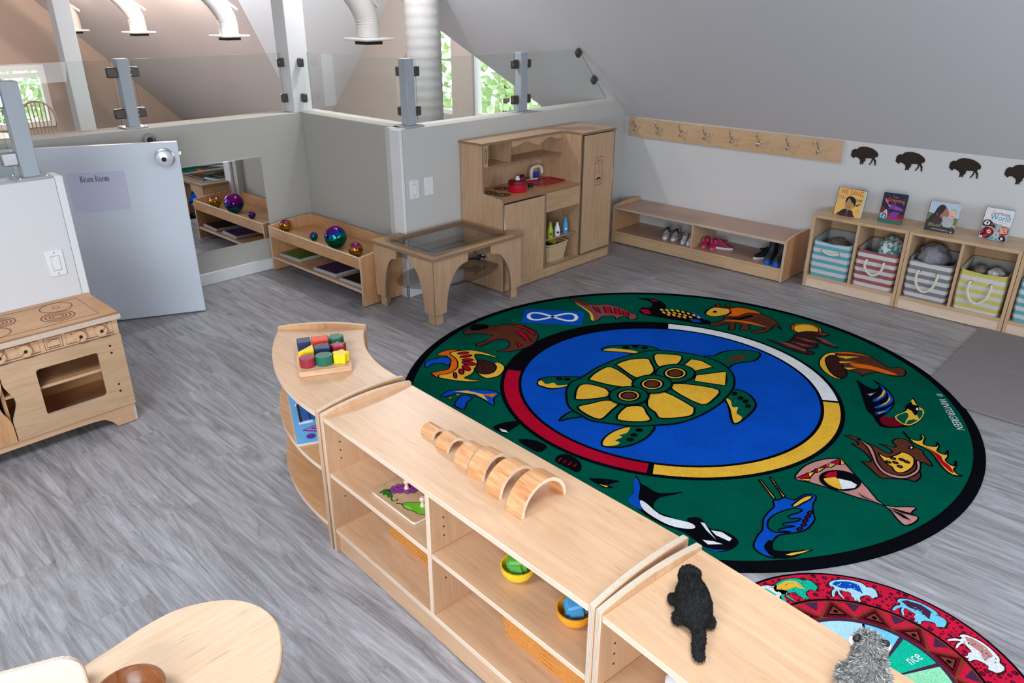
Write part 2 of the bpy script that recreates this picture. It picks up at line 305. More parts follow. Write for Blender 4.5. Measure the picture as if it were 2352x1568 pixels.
# ------------------------------------------------------------------ mesh builder
class G:
    def __init__(s): s.bm = bmesh.new()
    def _merge(s, b2, M=None):
        if M is not None: bmesh.ops.transform(b2, matrix=M, verts=b2.verts)
        me = bpy.data.meshes.new('tmp'); b2.to_mesh(me); b2.free(); s.bm.from_mesh(me); bpy.data.meshes.remove(me); return s
    def box(s, x0, x1, y0, y1, z0, z1, mi=0, bev=0.0015, thin=None, mi2=1, M=None):
        b = bmesh.new(); bmesh.ops.create_cube(b, size=1)
        d = (x1 - x0, y1 - y0, z1 - z0)
        bmesh.ops.transform(b, matrix=Matrix.Translation(((x0 + x1) / 2, (y0 + y1) / 2, (z0 + z1) / 2)) @ Matrix.Diagonal(d + (1,)), verts=b.verts)
        if bev: bmesh.ops.bevel(b, geom=b.edges[:], offset=min(bev, 0.3 * min(d)), segments=1, affect='EDGES')
        b.normal_update()
        for f in b.faces:
            f.material_index = mi
            if thin is not None and abs(f.normal['xyz'.index(thin)]) < 0.9: f.material_index = mi2
        return s._merge(b, M)
    def prism(s, pts, plane, a, b_, mi=0, mi2=None, holes=(), M=None, bev=0.0):
        """extrude a 2-D outline (with holes) along the axis normal to plane"""
        ax = {'xy': (0, 1, 2), 'xz': (0, 2, 1), 'yz': (1, 2, 0)}[plane]
        def P(p, t):
            v = [0, 0, 0]; v[ax[0]] = p[0]; v[ax[1]] = p[1]; v[ax[2]] = t; return Vector(v)
        b = bmesh.new(); loops = [list(pts)] + [list(h) for h in holes]
        flat = [p for l in loops for p in l]
        tris = geometry.tessellate_polygon([[Vector((p[0], p[1], 0)) for p in l] for l in loops])
        va = [b.verts.new(P(p, a)) for p in flat]; vb = [b.verts.new(P(p, b_)) for p in flat]
        if mi2 is None: mi2 = mi
        if len(loops) == 1:
            for v in (va, vb):
                f = b.faces.new(v); f.material_index = mi
        else:
            for t in tris:
                for v in (va, vb):
                    try: f = b.faces.new([v[i] for i in t]); f.material_index = mi
                    except ValueError: pass
        o = 0
        for l in loops:
            n = len(l)
            for i in range(n):
                j = (i + 1) % n
                f = b.faces.new((va[o + i], va[o + j], vb[o + j], vb[o + i])); f.material_index = mi2
            o += n
        bmesh.ops.recalc_face_normals(b, faces=b.faces[:])
        if bev and len(loops) == 1:
            es = [e for e in b.edges if e.calc_face_angle(0) > 0.6]
            bmesh.ops.bevel(b, geom=es, offset=bev, segments=1, affect='EDGES')
        return s._merge(b, M)
    def lathe(s, prof, c=(0, 0, 0), n=24, mi=0, M=None):
        b = bmesh.new(); rings = []
        for r, z in prof:
            if r < 1e-5: rings.append([b.verts.new((c[0], c[1], c[2] + z))])
            else: rings.append([b.verts.new((c[0] + r * cos(2 * pi * i / n), c[1] + r * sin(2 * pi * i / n), c[2] + z)) for i in range(n)])
        for A, B in zip(rings, rings[1:]):
            for i in range(n):
                j = (i + 1) % n
                if len(A) == 1 and len(B) == 1: continue
                if len(A) == 1: q = (A[0], B[i], B[j])
                elif len(B) == 1: q = (A[i], A[j], B[0])
                else: q = (A[i], A[j], B[j], B[i])
                b.faces.new(q).material_index = mi
        for R, fl in ((rings[0], 1), (rings[-1], 0)):
            if len(R) > 1: b.faces.new(R).material_index = mi
        bmesh.ops.recalc_face_normals(b, faces=b.faces[:])
        return s._merge(b, M)
    def tube(s, path, r, n=8, mi=0, closed=False, cap=True, M=None):
        b = bmesh.new(); P = [Vector(p) for p in path]; m = len(P); rings = []
        up = None
        for i in range(m):
            a = P[(i - 1) % m] if (closed or i > 0) else P[i]; c = P[(i + 1) % m] if (closed or i < m - 1) else P[i]
            t = (c - a).normalized()
            if up is None:
                up = Vector((0, 0, 1)) if abs(t.z) < 0.9 else Vector((1, 0, 0))
            u = (up - t * up.dot(t)).normalized(); v = t.cross(u); up = u
            rr = r[i] if isinstance(r, (list, tuple)) else r
            rings.append([b.verts.new(P[i] + (u * cos(2 * pi * k / n) + v * sin(2 * pi * k / n)) * rr) for k in range(n)])
        for i in range(m if closed else m - 1):
            A, B = rings[i], rings[(i + 1) % m]
            for k in range(n):
                b.faces.new((A[k], A[(k + 1) % n], B[(k + 1) % n], B[k])).material_index = mi
        if cap and not closed:
            b.faces.new(rings[0]).material_index = mi; b.faces.new(rings[-1]).material_index = mi
        bmesh.ops.recalc_face_normals(b, faces=b.faces[:])
        return s._merge(b, M)
    def ball(s, c, r, mi=0, u=16, v=10, M=None):
        b = bmesh.new(); bmesh.ops.create_uvsphere(b, u_segments=u, v_segments=v, radius=1)
        rr = r if isinstance(r, (list, tuple)) else (r, r, r)
        bmesh.ops.transform(b, matrix=Matrix.Translation(c) @ Matrix.Diagonal(tuple(rr) + (1,)), verts=b.verts)
        for f in b.faces: f.material_index = mi
        return s._merge(b, M)
    def loft(s, rings, mi=0, cap=True, M=None):
        b = bmesh.new(); R = [[b.verts.new(p) for p in ring] for ring in rings]; n = len(R[0])
        for A, B in zip(R, R[1:]):
            for k in range(n): b.faces.new((A[k], A[(k + 1) % n], B[(k + 1) % n], B[k])).material_index = mi
        if cap: b.faces.new(R[0]).material_index = mi; b.faces.new(R[-1]).material_index = mi
        bmesh.ops.recalc_face_normals(b, faces=b.faces[:])
        return s._merge(b, M)
    def flat(s, pts, z, mi=0, fn=None):
        """flat print: outline tessellated into one thin face set"""
        tris = geometry.tessellate_polygon([[Vector((p[0], p[1], 0)) for p in pts]])
        fn = fn or (lambda x, y, z: (x, y, z))
        vs = [s.bm.verts.new(fn(p[0], p[1], z)) for p in pts]
        for t in tris:
            try: f = s.bm.faces.new([vs[i] for i in t])
            except ValueError: continue
            f.material_index = mi
            f.normal_update()
        return s
    def mesh(s, me, M=None, mi=0):
        b = bmesh.new(); b.from_mesh(me)
        for f in b.faces: f.material_index = mi
        return s._merge(b, M)
    def build(s, name, mats, parent=None, smooth=True, angle=0.62, loc=None):
        me = bpy.data.meshes.new(name); s.bm.to_mesh(me); s.bm.free()
        for m in (mats if isinstance(mats, (list, tuple)) else [mats]): me.materials.append(m)
        if smooth:
            for p in me.polygons: p.use_smooth = True
            me.set_sharp_from_angle(angle=angle)
        o = bpy.data.objects.new(name, me); COL.objects.link(o)
        if parent is not None: o.parent = parent
        if loc is not None: o.location = loc
        return o
def tag(o, label=None, cat=None, group=None, kind=None):
    if label: o['label'] = label
    if cat: o['category'] = cat
    if group: o['group'] = group
    if kind: o['kind'] = kind
    return o
def thing(name, label, cat, loc=(0, 0, 0), rz=0.0, group=None):
    o = bpy.data.objects.new(name, None); COL.objects.link(o); o.empty_display_size = 0.05
    o.location = loc; o.rotation_euler = (0, 0, rz)
    return tag(o, label, cat, group)
def dup(root, loc, rz, label=None):
    """copy of a thing with its parts and sub-parts"""
    r = root.copy(); COL.objects.link(r); r.location = loc; r.rotation_euler = (0, 0, rz)
    if label: r['label'] = label
    def sub(src, dst):
        for ch in list(src.children):
            c = ch.copy(); COL.objects.link(c); c.parent = dst; sub(ch, c)
    sub(root, r)
    return r
def structure(o): o['kind'] = 'structure'; return o
def spline(pts, k=4, closed=True):
    """Catmull-Rom through the points"""
    n = len(pts); out = []
    for i in range(n if closed else n - 1):
        g = lambda j: pts[j % n] if closed else pts[max(0, min(n - 1, j))]
        p0, p1, p2, p3 = g(i - 1), g(i), g(i + 1), g(i + 2)
        for j in range(k):
            t = j / k
            out.append(tuple(0.5 * ((2 * b) + (-a + c) * t + (2 * a - 5 * b + 4 * c - d) * t * t + (-a + 3 * b - 3 * c + d) * t ** 3) for a, b, c, d in zip(p0, p1, p2, p3)))
    if not closed: out.append(tuple(pts[-1]))
    return out
def ribbon(pts, w, closed=True):
    """two offset lines around a 2-D path"""
    n = len(pts); L_, R_ = [], []
    for i in range(n):
        a = Vector(pts[(i - 1) % n]) if (closed or i) else Vector(pts[i]); c = Vector(pts[(i + 1) % n]) if (closed or i < n - 1) else Vector(pts[i])
        t = (c - a)
        if t.length < 1e-9: t = Vector((1, 0))
        t.normalize(); nn = Vector((-t.y, t.x)); p = Vector(pts[i])
        L_.append(p + nn * w / 2); R_.append(p - nn * w / 2)
    return L_, R_
def add_ribbon(g, pts, w, z, mi, closed=True, fn=None):
    fn = fn or (lambda x, y, z: (x, y, z))
    A, B = ribbon(pts, w, closed); n = len(pts)
    va = [g.bm.verts.new(fn(p.x, p.y, z)) for p in A]; vb = [g.bm.verts.new(fn(p.x, p.y, z)) for p in B]
    for i in range(n if closed else n - 1):
        j = (i + 1) % n; f = g.bm.faces.new((va[i], va[j], vb[j], vb[i])); f.material_index = mi
def text_mesh(body, size, xs=1.0, align='CENTER', shear=0.0, spacing=1.0):
    cu = bpy.data.curves.new('lettering', 'FONT'); cu.body = body; cu.size = size; cu.align_x = align; cu.align_y = 'CENTER'
    cu.shear = shear; cu.space_character = spacing; cu.resolution_u = 3
    o = bpy.data.objects.new('lettering', cu); COL.objects.link(o)
    me = bpy.data.meshes.new_from_object(o.evaluated_get(bpy.context.evaluated_depsgraph_get()))
    bpy.data.objects.remove(o); bpy.data.curves.remove(cu)
    if xs != 1.0: me.transform(Matrix.Diagonal((xs, 1, 1, 1)))
    return me
def frame(o, x, y):
    """matrix with origin o, x axis and y axis given, z = x cross y"""
    x = Vector(x).normalized(); y = Vector(y); y = (y - x * y.dot(x)).normalized(); z = x.cross(y)
    m = Matrix((x, y, z)).transposed().to_4x4(); m.translation = Vector(o); return m
def arc(cx, cy, r, a0, a1, n):
    return [(cx + r * cos(radians(a0 + (a1 - a0) * i / n)), cy + r * sin(radians(a0 + (a1 - a0) * i / n))) for i in range(n + 1)]
def rrect(x0, x1, y0, y1, r, n=4):
    return arc(x1 - r, y1 - r, r, 0, 90, n) + arc(x0 + r, y1 - r, r, 90, 180, n) + arc(x0 + r, y0 + r, r, 180, 270, n) + arc(x1 - r, y0 + r, r, 270, 360, n)
def circle(cx, cy, r, n=24): return [(cx + r * cos(2 * pi * i / n), cy + r * sin(2 * pi * i / n)) for i in range(n)]
RUG = [
('turtle_motif',[
 ('green',1,"-76,423 -35,470 -25,559 30,643 100,685 139,686 159,635 162,565 127,508 101,435 103,379 40,354 -33,379"),
 ('brown',0,"47,451 53,509 48,541 66,576 115,618 107,561 98,516 75,482"),
 ('green',1,"-542,90 -543,168 -478,250 -402,316 -346,330 -292,317 -310,249 -349,199 -451,147"),
 ('yellow',0,"-535,94 -518,147 -447,194 -387,214 -360,201 -452,148"),
 ('green',1,"-538,-469 -554,-419 -505,-345 -441,-288 -389,-261 -396,-322 -386,-377 -402,-413 -437,-478 -490,-491 -510,-495"),
 ('yellow',0,"-540,-462 -533,-442 -492,-457 -472,-416 -437,-425 -399,-378 -406,-419 -442,-472 -495,-485 -514,-488"),
 ('green',1,"-193,-702 -208,-645 -205,-587 -151,-582 -146,-608 -171,-649"),
 ('green',1,"87,-734 60,-680 56,-602 76,-524 92,-482 163,-431 186,-477 198,-548 187,-638 156,-697 115,-731"),
 ('yellow',0,"88,-729 64,-676 60,-597 85,-520 108,-569 95,-614 115,-615 110,-665 133,-661 137,-691 111,-727"),
 ('green',1,"268,46 245,144 269,182 332,176 397,121 424,69 437,-11 440,-97 432,-148 405,-130 353,-54 313,2"),
 ('yellow',0,"276,48 301,48 342,-8 362,10 386,-50 420,-63 435,-98 428,-140 402,-116 342,-28"),
 ('green',1,"-254,-559 -314,-501 -370,-434 -409,-355 -405,-298 -409,-214 -418,-108 -411,5 -388,124 -351,242 -286,322 -196,376 -103,410 -5,418 73,397 159,329 213,250 247,167 271,48 279,-40 275,-147 258,-254 221,-350 160,-426 96,-499 -7,-559 -82,-596 -134,-592 -191,-583"),
 ('yellow',1,"-284,237 -245,294 -160,335 -121,223 -159,175 -187,131"),
 ('yellow',1,"-104,335 -47,360 41,331 -8,211 -86,209"),
 ('yellow',1,"24,178 118,331 167,249 201,174 54,108"),
 ('yellow',1,"-6,8 83,73 201,109 232,11 217,-94 26,-55"),
 ('yellow',1,"-34,-173 17,-104 187,-138 220,-162 241,-216 213,-278 147,-351 95,-319 29,-289"),
 ('yellow',1,"-40,-374 14,-313 75,-357 123,-400 79,-463 -2,-502"),
 ('yellow',1,"-213,-530 -190,-470 -153,-386 -88,-363 -68,-456 -52,-541 -72,-568 -128,-569 -190,-554"),
 ('yellow',1,"-333,-398 -351,-343 -321,-303 -247,-285 -204,-296 -169,-343 -206,-417 -264,-483 -300,-448"),
 ('yellow',1,"-362,-257 -383,-166 -365,-58 -186,-110 -132,-175 -206,-225 -275,-249 -347,-264"),
 ('yellow',1,"-364,-10 -346,91 -283,169 -235,137 -165,65 -157,-17 -194,-74 -333,-27"),
 ('black',0,"291,137 295,124 293,112 286,106 277,108 269,116 265,129 267,141 274,148 283,146"),
 ('black',0,"338,112 341,100 339,88 333,81 324,83 316,92 313,104 314,116 321,123 330,121"),
 ('black',0,"373,97 376,84 374,73 368,67 359,68 351,77 348,89 350,101 356,107 365,106"),
 ('black',0,"406,61 409,49 407,38 400,32 392,33 384,41 381,54 383,65 389,71 398,70"),
 ('black',0,"150,-503 153,-512 150,-523 142,-530 133,-532 125,-527 123,-518 126,-507 134,-500 143,-498"),
 ('black',0,"159,-556 161,-565 158,-576 150,-583 141,-585 134,-580 131,-571 135,-560 142,-553 152,-551"),
 ('black',0,"169,-603 172,-612 169,-622 161,-629 152,-631 145,-626 142,-617 146,-607 153,-600 162,-598"),
 ('black',0,"-444,223 -441,212 -444,200 -453,192 -464,190 -473,195 -476,206 -472,218 -463,227 -452,229"),
 ('black',0,"-412,272 -409,261 -413,249 -422,240 -433,238 -441,244 -444,255 -441,267 -432,275 -421,277"),
 ('black',0,"-362,294 -359,283 -363,271 -372,262 -383,260 -391,266 -394,277 -390,289 -381,297 -371,299"),
 ('black',0,"-464,-354 -461,-363 -464,-373 -472,-381 -482,-384 -490,-380 -493,-371 -490,-361 -482,-353 -472,-350"),
 ('black',0,"-430,-328 -427,-337 -431,-348 -439,-355 -449,-358 -457,-354 -459,-345 -456,-335 -448,-327 -438,-324"),
 ('green',1,"14,184 30,142 32,96 20,53 -4,18 -38,-2 -75,-6 -111,7 -140,37 -158,79 -161,126 -150,171 -124,208 -89,229 -51,232 -14,216"),
 ('yellow',1,"-19,152 -8,123 -8,92 -19,65 -38,47 -62,41 -86,49 -107,69 -118,98 -119,129 -109,158 -89,177 -64,182 -39,173"),
 ('brown',1,"-34,138 -26,116 -28,92 -39,73 -57,65 -76,68 -92,83 -100,105 -98,129 -87,149 -69,158 -50,154"),
 ('green',1,"-5,-12 11,-51 13,-95 1,-136 -23,-169 -55,-189 -91,-194 -126,-182 -155,-155 -172,-117 -176,-72 -165,-29 -140,6 -106,27 -69,30 -33,17"),
 ('yellow',1,"-38,-43 -27,-70 -27,-99 -37,-125 -55,-143 -79,-149 -103,-143 -123,-124 -134,-98 -135,-68 -125,-41 -105,-23 -81,-17 -57,-24"),
 ('brown',1,"-52,-57 -44,-78 -46,-100 -57,-118 -74,-127 -93,-124 -108,-111 -116,-90 -115,-67 -104,-49 -86,-40 -67,-43"),
 ('green',1,"-20,-206 -4,-242 -2,-283 -13,-322 -36,-353 -68,-374 -103,-379 -137,-369 -165,-344 -182,-309 -185,-267 -175,-227 -151,-193 -118,-172 -81,-168 -47,-180"),
 ('yellow',1,"-51,-236 -41,-261 -40,-288 -50,-313 -68,-330 -91,-337 -114,-331 -133,-315 -145,-290 -145,-262 -136,-236 -117,-219 -94,-212 -70,-218"),
 ('brown',1,"-65,-249 -57,-268 -59,-290 -70,-307 -86,-316 -105,-314 -120,-301 -127,-282 -126,-261 -115,-243 -98,-234 -80,-236"),
]),
('infinity_flag_motif',[
 ('blue',0,"-1308,268 -990,494 -858,300 -1164,75"),
]),
('wolf_motif',[
 ('mauve',1,"-1203,602 -1200,641 -1122,644 -1024,635 -980,694 -900,719 -807,709 -760,688 -722,693 -679,639 -699,588 -745,623 -769,584 -761,530 -807,564 -856,516 -839,439 -863,401 -906,469 -968,521 -1073,554 -1145,588"),
 ('yellow',0,"-1142,584 -1003,537 -927,496 -859,420 -877,418 -957,500 -1087,558"),
 ('red',1,"-1015,609 -975,614 -904,551 -937,551"),
 ('red',1,"-961,654 -917,669 -841,595 -879,575"),
 ('red',1,"-898,688 -859,692 -786,615 -828,607"),
 ('red',1,"-829,688 -773,676 -741,636 -777,624"),
 ('brown',0,"-1198,607 -1195,635 -1117,639 -1041,628 -1061,582 -1147,603"),
]),
('loon_motif',[
 ('black',0,"-885,942 -832,993 -779,1009 -697,982 -644,915 -630,862 -554,951 -460,959 -345,928 -292,886 -335,831 -455,791 -578,752 -671,725 -736,744 -765,815 -727,852 -756,926 -814,950"),
 ('red',0,"-754,776 -712,816 -653,758 -691,738"),
 ('red',0,"-808,973 -775,995 -749,988 -780,962"),
 ('blue',0,"-436,856 -387,887 -342,863 -385,834"),
 ('blue',0,"-520,977 -435,967 -339,918 -389,922"),
 ('yellow',0,"-629,867 -631,856 -648,859 -662,874 -659,885 -643,881"),
 ('yellow',0,"-598,883 -601,872 -617,875 -631,890 -629,901 -612,897"),
 ('yellow',0,"-573,907 -576,896 -592,899 -606,914 -604,925 -587,921"),
 ('yellow',0,"-543,923 -545,912 -562,915 -575,930 -573,941 -557,937"),
 ('yellow',0,"-505,926 -508,915 -524,919 -537,934 -535,945 -519,941"),
 ('yellow',0,"-467,928 -469,917 -485,921 -498,935 -496,946 -480,942"),
 ('yellow',0,"-426,925 -429,915 -444,918 -457,933 -455,944 -439,940"),
 ('yellow',0,"-385,914 -388,903 -403,907 -416,921 -414,932 -398,928"),
 ('yellow',0,"-591,832 -593,821 -609,824 -623,838 -621,849 -605,846"),
 ('yellow',0,"-563,851 -566,841 -582,844 -596,858 -593,869 -577,866"),
 ('yellow',0,"-535,869 -537,859 -553,862 -567,876 -564,887 -548,884"),
 ('yellow',0,"-500,877 -502,866 -518,870 -532,884 -529,895 -513,892"),
 ('yellow',0,"-463,881 -465,870 -481,874 -494,888 -492,899 -476,895"),
 ('yellow',0,"-422,879 -425,868 -440,872 -453,886 -451,896 -435,893"),
 ('yellow',0,"-546,817 -548,806 -564,809 -578,823 -576,834 -560,831"),
 ('yellow',0,"-516,833 -519,822 -535,825 -548,839 -546,850 -530,847"),
 ('yellow',0,"-479,837 -482,826 -498,829 -511,843 -508,854 -493,851"),
 ('yellow',0,"-445,845 -448,834 -463,837 -476,851 -474,862 -458,859"),
]),
('bear_motif',[
 ('brown',1,"-1321,-276 -1338,-204 -1353,-144 -1304,-98 -1246,-86 -1208,-6 -1141,44 -1050,42 -965,9 -904,-71 -880,-168 -903,-268 -969,-343 -957,-268 -991,-209 -1042,-190 -1089,-221 -1087,-313 -1100,-366 -1133,-344 -1125,-297 -1126,-229 -1149,-195 -1204,-220 -1258,-258 -1272,-300"),
 ('black',0,"-1330,-212 -1348,-149 -1297,-106 -1254,-124 -1263,-185 -1292,-225"),
 ('red',1,"-1189,-2 -1114,40 -1004,28 -960,-20 -1066,12"),
 ('red',1,"-1109,-50 -1037,-32 -917,-98 -956,-108 -1046,-69"),
 ('red',1,"-976,-167 -927,-174 -915,-215"),
 ('red',0,"-1115,-274 -1143,-190 -1113,-231"),
]),
('thunderbird_motif',[
 ('yellow',1,"-1149,-541 -1104,-447 -1035,-407 -941,-393 -902,-400 -978,-420 -1031,-453 -974,-498 -908,-531 -846,-530 -882,-587 -861,-646 -852,-704 -766,-665 -814,-721 -876,-759 -956,-792 -980,-771 -957,-715 -977,-643 -1055,-575"),
 ('orange',1,"-1188,-603 -1190,-535 -1139,-468 -1146,-513 -1142,-547 -1055,-575 -976,-642 -954,-717 -980,-771 -959,-795 -995,-796 -1027,-782 -1012,-734 -999,-687 -1055,-624 -1126,-582 -1160,-602"),
 ('blue',1,"-1132,-745 -1161,-701 -1144,-636 -1117,-590 -1072,-603 -1030,-659 -1070,-662 -1108,-698 -1096,-757"),
 ('yellow',1,"-893,-586 -863,-534 -868,-445 -801,-451 -759,-504 -741,-564 -765,-621 -814,-623"),
 ('darkbrown',1,"-912,-558 -961,-490 -878,-466 -821,-493 -790,-555 -815,-602 -884,-600"),
 ('red',1,"-1074,-464 -1070,-479 -1079,-502 -1095,-518 -1108,-518 -1112,-503 -1104,-480 -1088,-464"),
 ('red',1,"-1033,-478 -1029,-495 -1036,-520 -1051,-539 -1064,-541 -1068,-525 -1061,-500 -1046,-480"),
 ('red',1,"-984,-514 -982,-528 -995,-547 -1015,-559 -1029,-558 -1031,-544 -1018,-525 -999,-513"),
 ('red',1,"-932,-547 -931,-564 -952,-581 -982,-588 -1004,-580 -1005,-563 -984,-546 -954,-540"),
 ('red',1,"-901,-617 -901,-631 -921,-635 -949,-627 -968,-611 -968,-597 -949,-593 -921,-601"),
 ('red',1,"-921,-647 -901,-665 -893,-681 -901,-687 -922,-679 -942,-662 -950,-645 -942,-639"),
 ('red',1,"-909,-709 -890,-726 -884,-738 -895,-738 -915,-725 -934,-708 -940,-696 -929,-696"),
]),
('trout_motif',[
 ('blue',1,"-792,-928 -806,-861 -767,-803 -697,-736 -637,-699 -589,-704 -580,-756 -526,-810 -590,-804 -667,-803 -748,-840 -767,-905"),
 ('yellow',0,"-783,-845 -739,-791 -650,-763 -584,-795 -680,-791"),
 ('orange',0,"-650,-763 -605,-710 -590,-755"),
 ('blue',1,"-673,-941 -707,-887 -714,-843 -664,-825 -647,-878 -607,-934 -631,-948"),
 ('orange',0,"-734,-849 -731,-854 -733,-859 -737,-863 -743,-864 -748,-862 -750,-857 -749,-852 -745,-848 -739,-847"),
 ('orange',0,"-738,-902 -735,-906 -735,-911 -738,-914 -743,-914 -747,-912 -750,-907 -750,-903 -747,-900 -742,-900"),
]),
('black_feather_motif',[
 ('black',0,"-379,-967 -373,-892 -327,-830 -306,-862 -303,-920 -296,-963"),
 ('white',0,"-352,-950 -317,-941 -293,-948 -322,-963"),
 ('black',0,"-219,-963 -175,-921 -129,-909 -85,-914 -75,-943 -77,-976 -138,-980"),
]),
('dark_wing_motif',[
 ('black',0,"20,-980 1,-931 28,-899 85,-904 130,-933 147,-980 91,-984"),
 ('red',0,"28,-972 22,-942 26,-942 35,-973"),
 ('red',0,"54,-968 49,-940 53,-940 60,-969"),
 ('red',0,"79,-964 75,-937 80,-938 86,-965"),
 ('red',0,"104,-960 102,-935 106,-936 111,-961"),
 ('black',0,"211,-980 312,-911 296,-964 325,-965 298,-993 256,-992"),
 ('yellow',0,"268,-990 303,-973 303,-986"),
]),
('whale_motif',[
 ('black',0,"427,-993 396,-929 352,-856 347,-831 388,-861 424,-865 482,-867 547,-795 525,-847 500,-895 509,-950 545,-977 619,-966 668,-961 654,-932 688,-896 745,-928 787,-908 835,-906 869,-928 868,-982 839,-1028 797,-1038 741,-1027 685,-1017 592,-1034 492,-1019"),
 ('blue',0,"422,-1000 404,-941 355,-863 355,-843 401,-887 439,-954 482,-984 488,-1014"),
 ('blue',0,"783,-1041 823,-1028 859,-994 834,-1033"),
 ('white',0,"455,-966 481,-962 561,-987 622,-971 678,-951 704,-959 697,-982 648,-1013 583,-1020 501,-1006"),
 ('white',0,"704,-922 717,-914 767,-952 801,-973 744,-948"),
 ('white',0,"758,-936 793,-918 839,-926 841,-947 786,-950"),
 ('white',0,"763,-1009 799,-987 831,-979 793,-1018"),
]),
('heron_motif',[
 ('yellow',1,"735,-502 741,-497 790,-534 840,-572 832,-580 790,-546"),
 ('yellow',1,"760,-455 769,-452 817,-497 842,-519 863,-534 858,-545 830,-519"),
 ('blue',1,"842,-595 856,-577 862,-549 883,-540 903,-532 913,-478 931,-451 948,-445 960,-461 970,-516 998,-573 1014,-598 1019,-653 1012,-699 986,-742 961,-777 954,-811 963,-857 990,-894 1011,-910 984,-927 953,-929 918,-910 900,-843 897,-799 870,-736 863,-682 862,-630"),
 ('green',1,"901,-765 886,-720 892,-663 921,-592 952,-575 950,-603 932,-646 942,-662 972,-630 968,-662 939,-705 946,-718 977,-693 944,-746 948,-760 982,-734 953,-769 926,-781"),
 ('black',0,"946,-883 944,-838 961,-841 972,-876 996,-871 1034,-837 1088,-775 1067,-823 1057,-858 1031,-897 996,-916 969,-906"),
 ('yellow',0,"1025,-875 1036,-851 1078,-789 1066,-820 1042,-864"),
 ('yellow',1,"912,-577 915,-526 924,-479 944,-460 946,-486 936,-528 927,-573"),
 ('red',1,"1002,-686 1003,-694 1001,-705 996,-711 992,-706 993,-695 997,-686"),
 ('red',1,"1002,-651 1004,-659 1001,-671 997,-676 993,-672 993,-661 997,-651"),
 ('red',1,"996,-622 998,-630 995,-642 991,-647 987,-643 987,-632 992,-622"),
 ('red',1,"992,-591 994,-599 991,-611 986,-617 983,-612 983,-601 987,-591"),
 ('red',1,"987,-559 989,-568 987,-580 982,-585 978,-580 978,-569 983,-559"),
]),
('fish_trap_motif',[
 ('pink',1,"837,-385 824,-301 833,-229 864,-155 910,-104 944,-124 990,-166 1089,-249 1177,-318 1269,-247 1271,-297 1301,-309 1299,-358 1278,-396 1240,-372 1179,-322 1076,-340 1008,-348 895,-370"),
 ('red',1,"838,-382 857,-312 883,-341"),
 ('red',1,"864,-311 871,-250 888,-277"),
 ('red',1,"878,-237 889,-189 905,-204"),
 ('red',1,"896,-163 911,-106 933,-153"),
 ('yellow',1,"858,-308 877,-277 881,-337"),
 ('yellow',1,"873,-248 896,-219 891,-267"),
 ('yellow',1,"894,-181 919,-160 913,-204"),
 ('yellow',1,"917,-106 947,-129 934,-151"),
 ('yellow',1,"853,-376 885,-346 890,-370"),
 ('black',0,"1053,-232 1056,-258 1053,-284 1042,-309 1026,-331 1005,-346 982,-355 959,-355 937,-347 920,-332 908,-311 903,-285 906,-258 917,-232 934,-209 956,-193 980,-185 1004,-185 1025,-194 1042,-210"),
 ('red',0,"919,-289 921,-247 944,-213 961,-260 939,-285"),
 ('yellow',0,"926,-306 942,-282 966,-264 1010,-330 970,-337 943,-325"),
 ('white',0,"970,-264 1017,-248 1045,-257 1046,-287 1012,-331"),
 ('black',0,"1190,-325 1274,-304 1299,-308 1246,-326"),
 ('black',0,"1201,-333 1249,-334 1289,-353 1260,-354"),
 ('black',0,"1063,-307 1096,-320 1161,-323 1094,-327"),
]),
('moose_motif',[
 ('brown',1,"849,110 896,133 929,116 971,114 1005,105 1045,90 1060,105 1046,131 990,146 1043,156 1057,175 1027,210 1044,260 1083,263 1114,230 1152,219 1172,185 1215,136 1223,111 1183,118 1193,52 1215,-1 1210,-59 1184,-65 1131,-104 1098,-130 1062,-110 1020,-76 988,-56 1017,-41 1010,-9 959,35 898,58 925,70 910,97"),
 ('pink',1,"901,120 935,114 977,92 1015,35 1043,-16 1090,-65 1137,-65 1169,-34 1183,42 1161,110 1177,112 1198,32 1180,-52 1140,-89 1087,-86 1037,-34 1002,22 956,86"),
 ('yellow',1,"1017,63 1059,51 1086,116 1089,139 1116,145 1148,123 1166,51 1152,-24 1124,-39 1100,-12 1065,5"),
 ('brown',1,"1086,17 1084,9 1076,6 1068,11 1066,19 1072,24 1081,23"),
 ('brown',1,"1110,33 1107,25 1099,23 1092,27 1090,35 1096,41 1105,40"),
 ('brown',1,"1122,77 1120,69 1112,66 1104,71 1102,79 1108,84 1117,84"),
 ('brown',1,"1145,73 1142,65 1135,63 1127,67 1125,75 1131,81 1140,80"),
 ('brown',1,"1135,14 1133,6 1125,3 1118,7 1116,15 1122,21 1130,20"),
 ('brown',1,"1091,60 1089,52 1081,49 1073,54 1071,62 1077,68 1086,67"),
 ('yellow',1,"1035,332 1069,292 1110,289 1119,325 1103,360 1125,346 1136,286 1154,275 1188,294 1179,341 1197,303 1204,255 1239,249 1235,298 1252,236 1254,198 1293,173 1287,230 1301,179 1301,143 1326,118 1343,122 1313,100 1276,119 1234,167 1188,227 1142,250 1098,263"),
 ('red',0,"1138,263 1182,248 1227,225 1246,191 1282,162 1309,114 1277,132 1238,170 1192,230"),
 ('white',1,"1117,212 1118,204 1116,196 1112,193 1108,194 1104,200 1103,209 1105,216 1109,220 1113,218"),
]),
('duck_motif',[
 ('black',0,"668,728 722,694 775,681 784,732 730,787 778,768 835,719 887,647 917,560 916,447 915,414 951,436 961,481 968,552 964,662 953,726 999,657 1030,630 1052,578 1057,484 1043,415 1003,354 957,311 921,327 874,389 835,425 779,524 730,618"),
 ('blue',0,"774,760 825,709 847,638 836,549 816,550 824,637 810,705"),
 ('blue',0,"828,712 882,643 896,578 870,487 849,485 872,574 861,643"),
 ('blue',0,"908,571 914,473 886,409 871,432 897,484"),
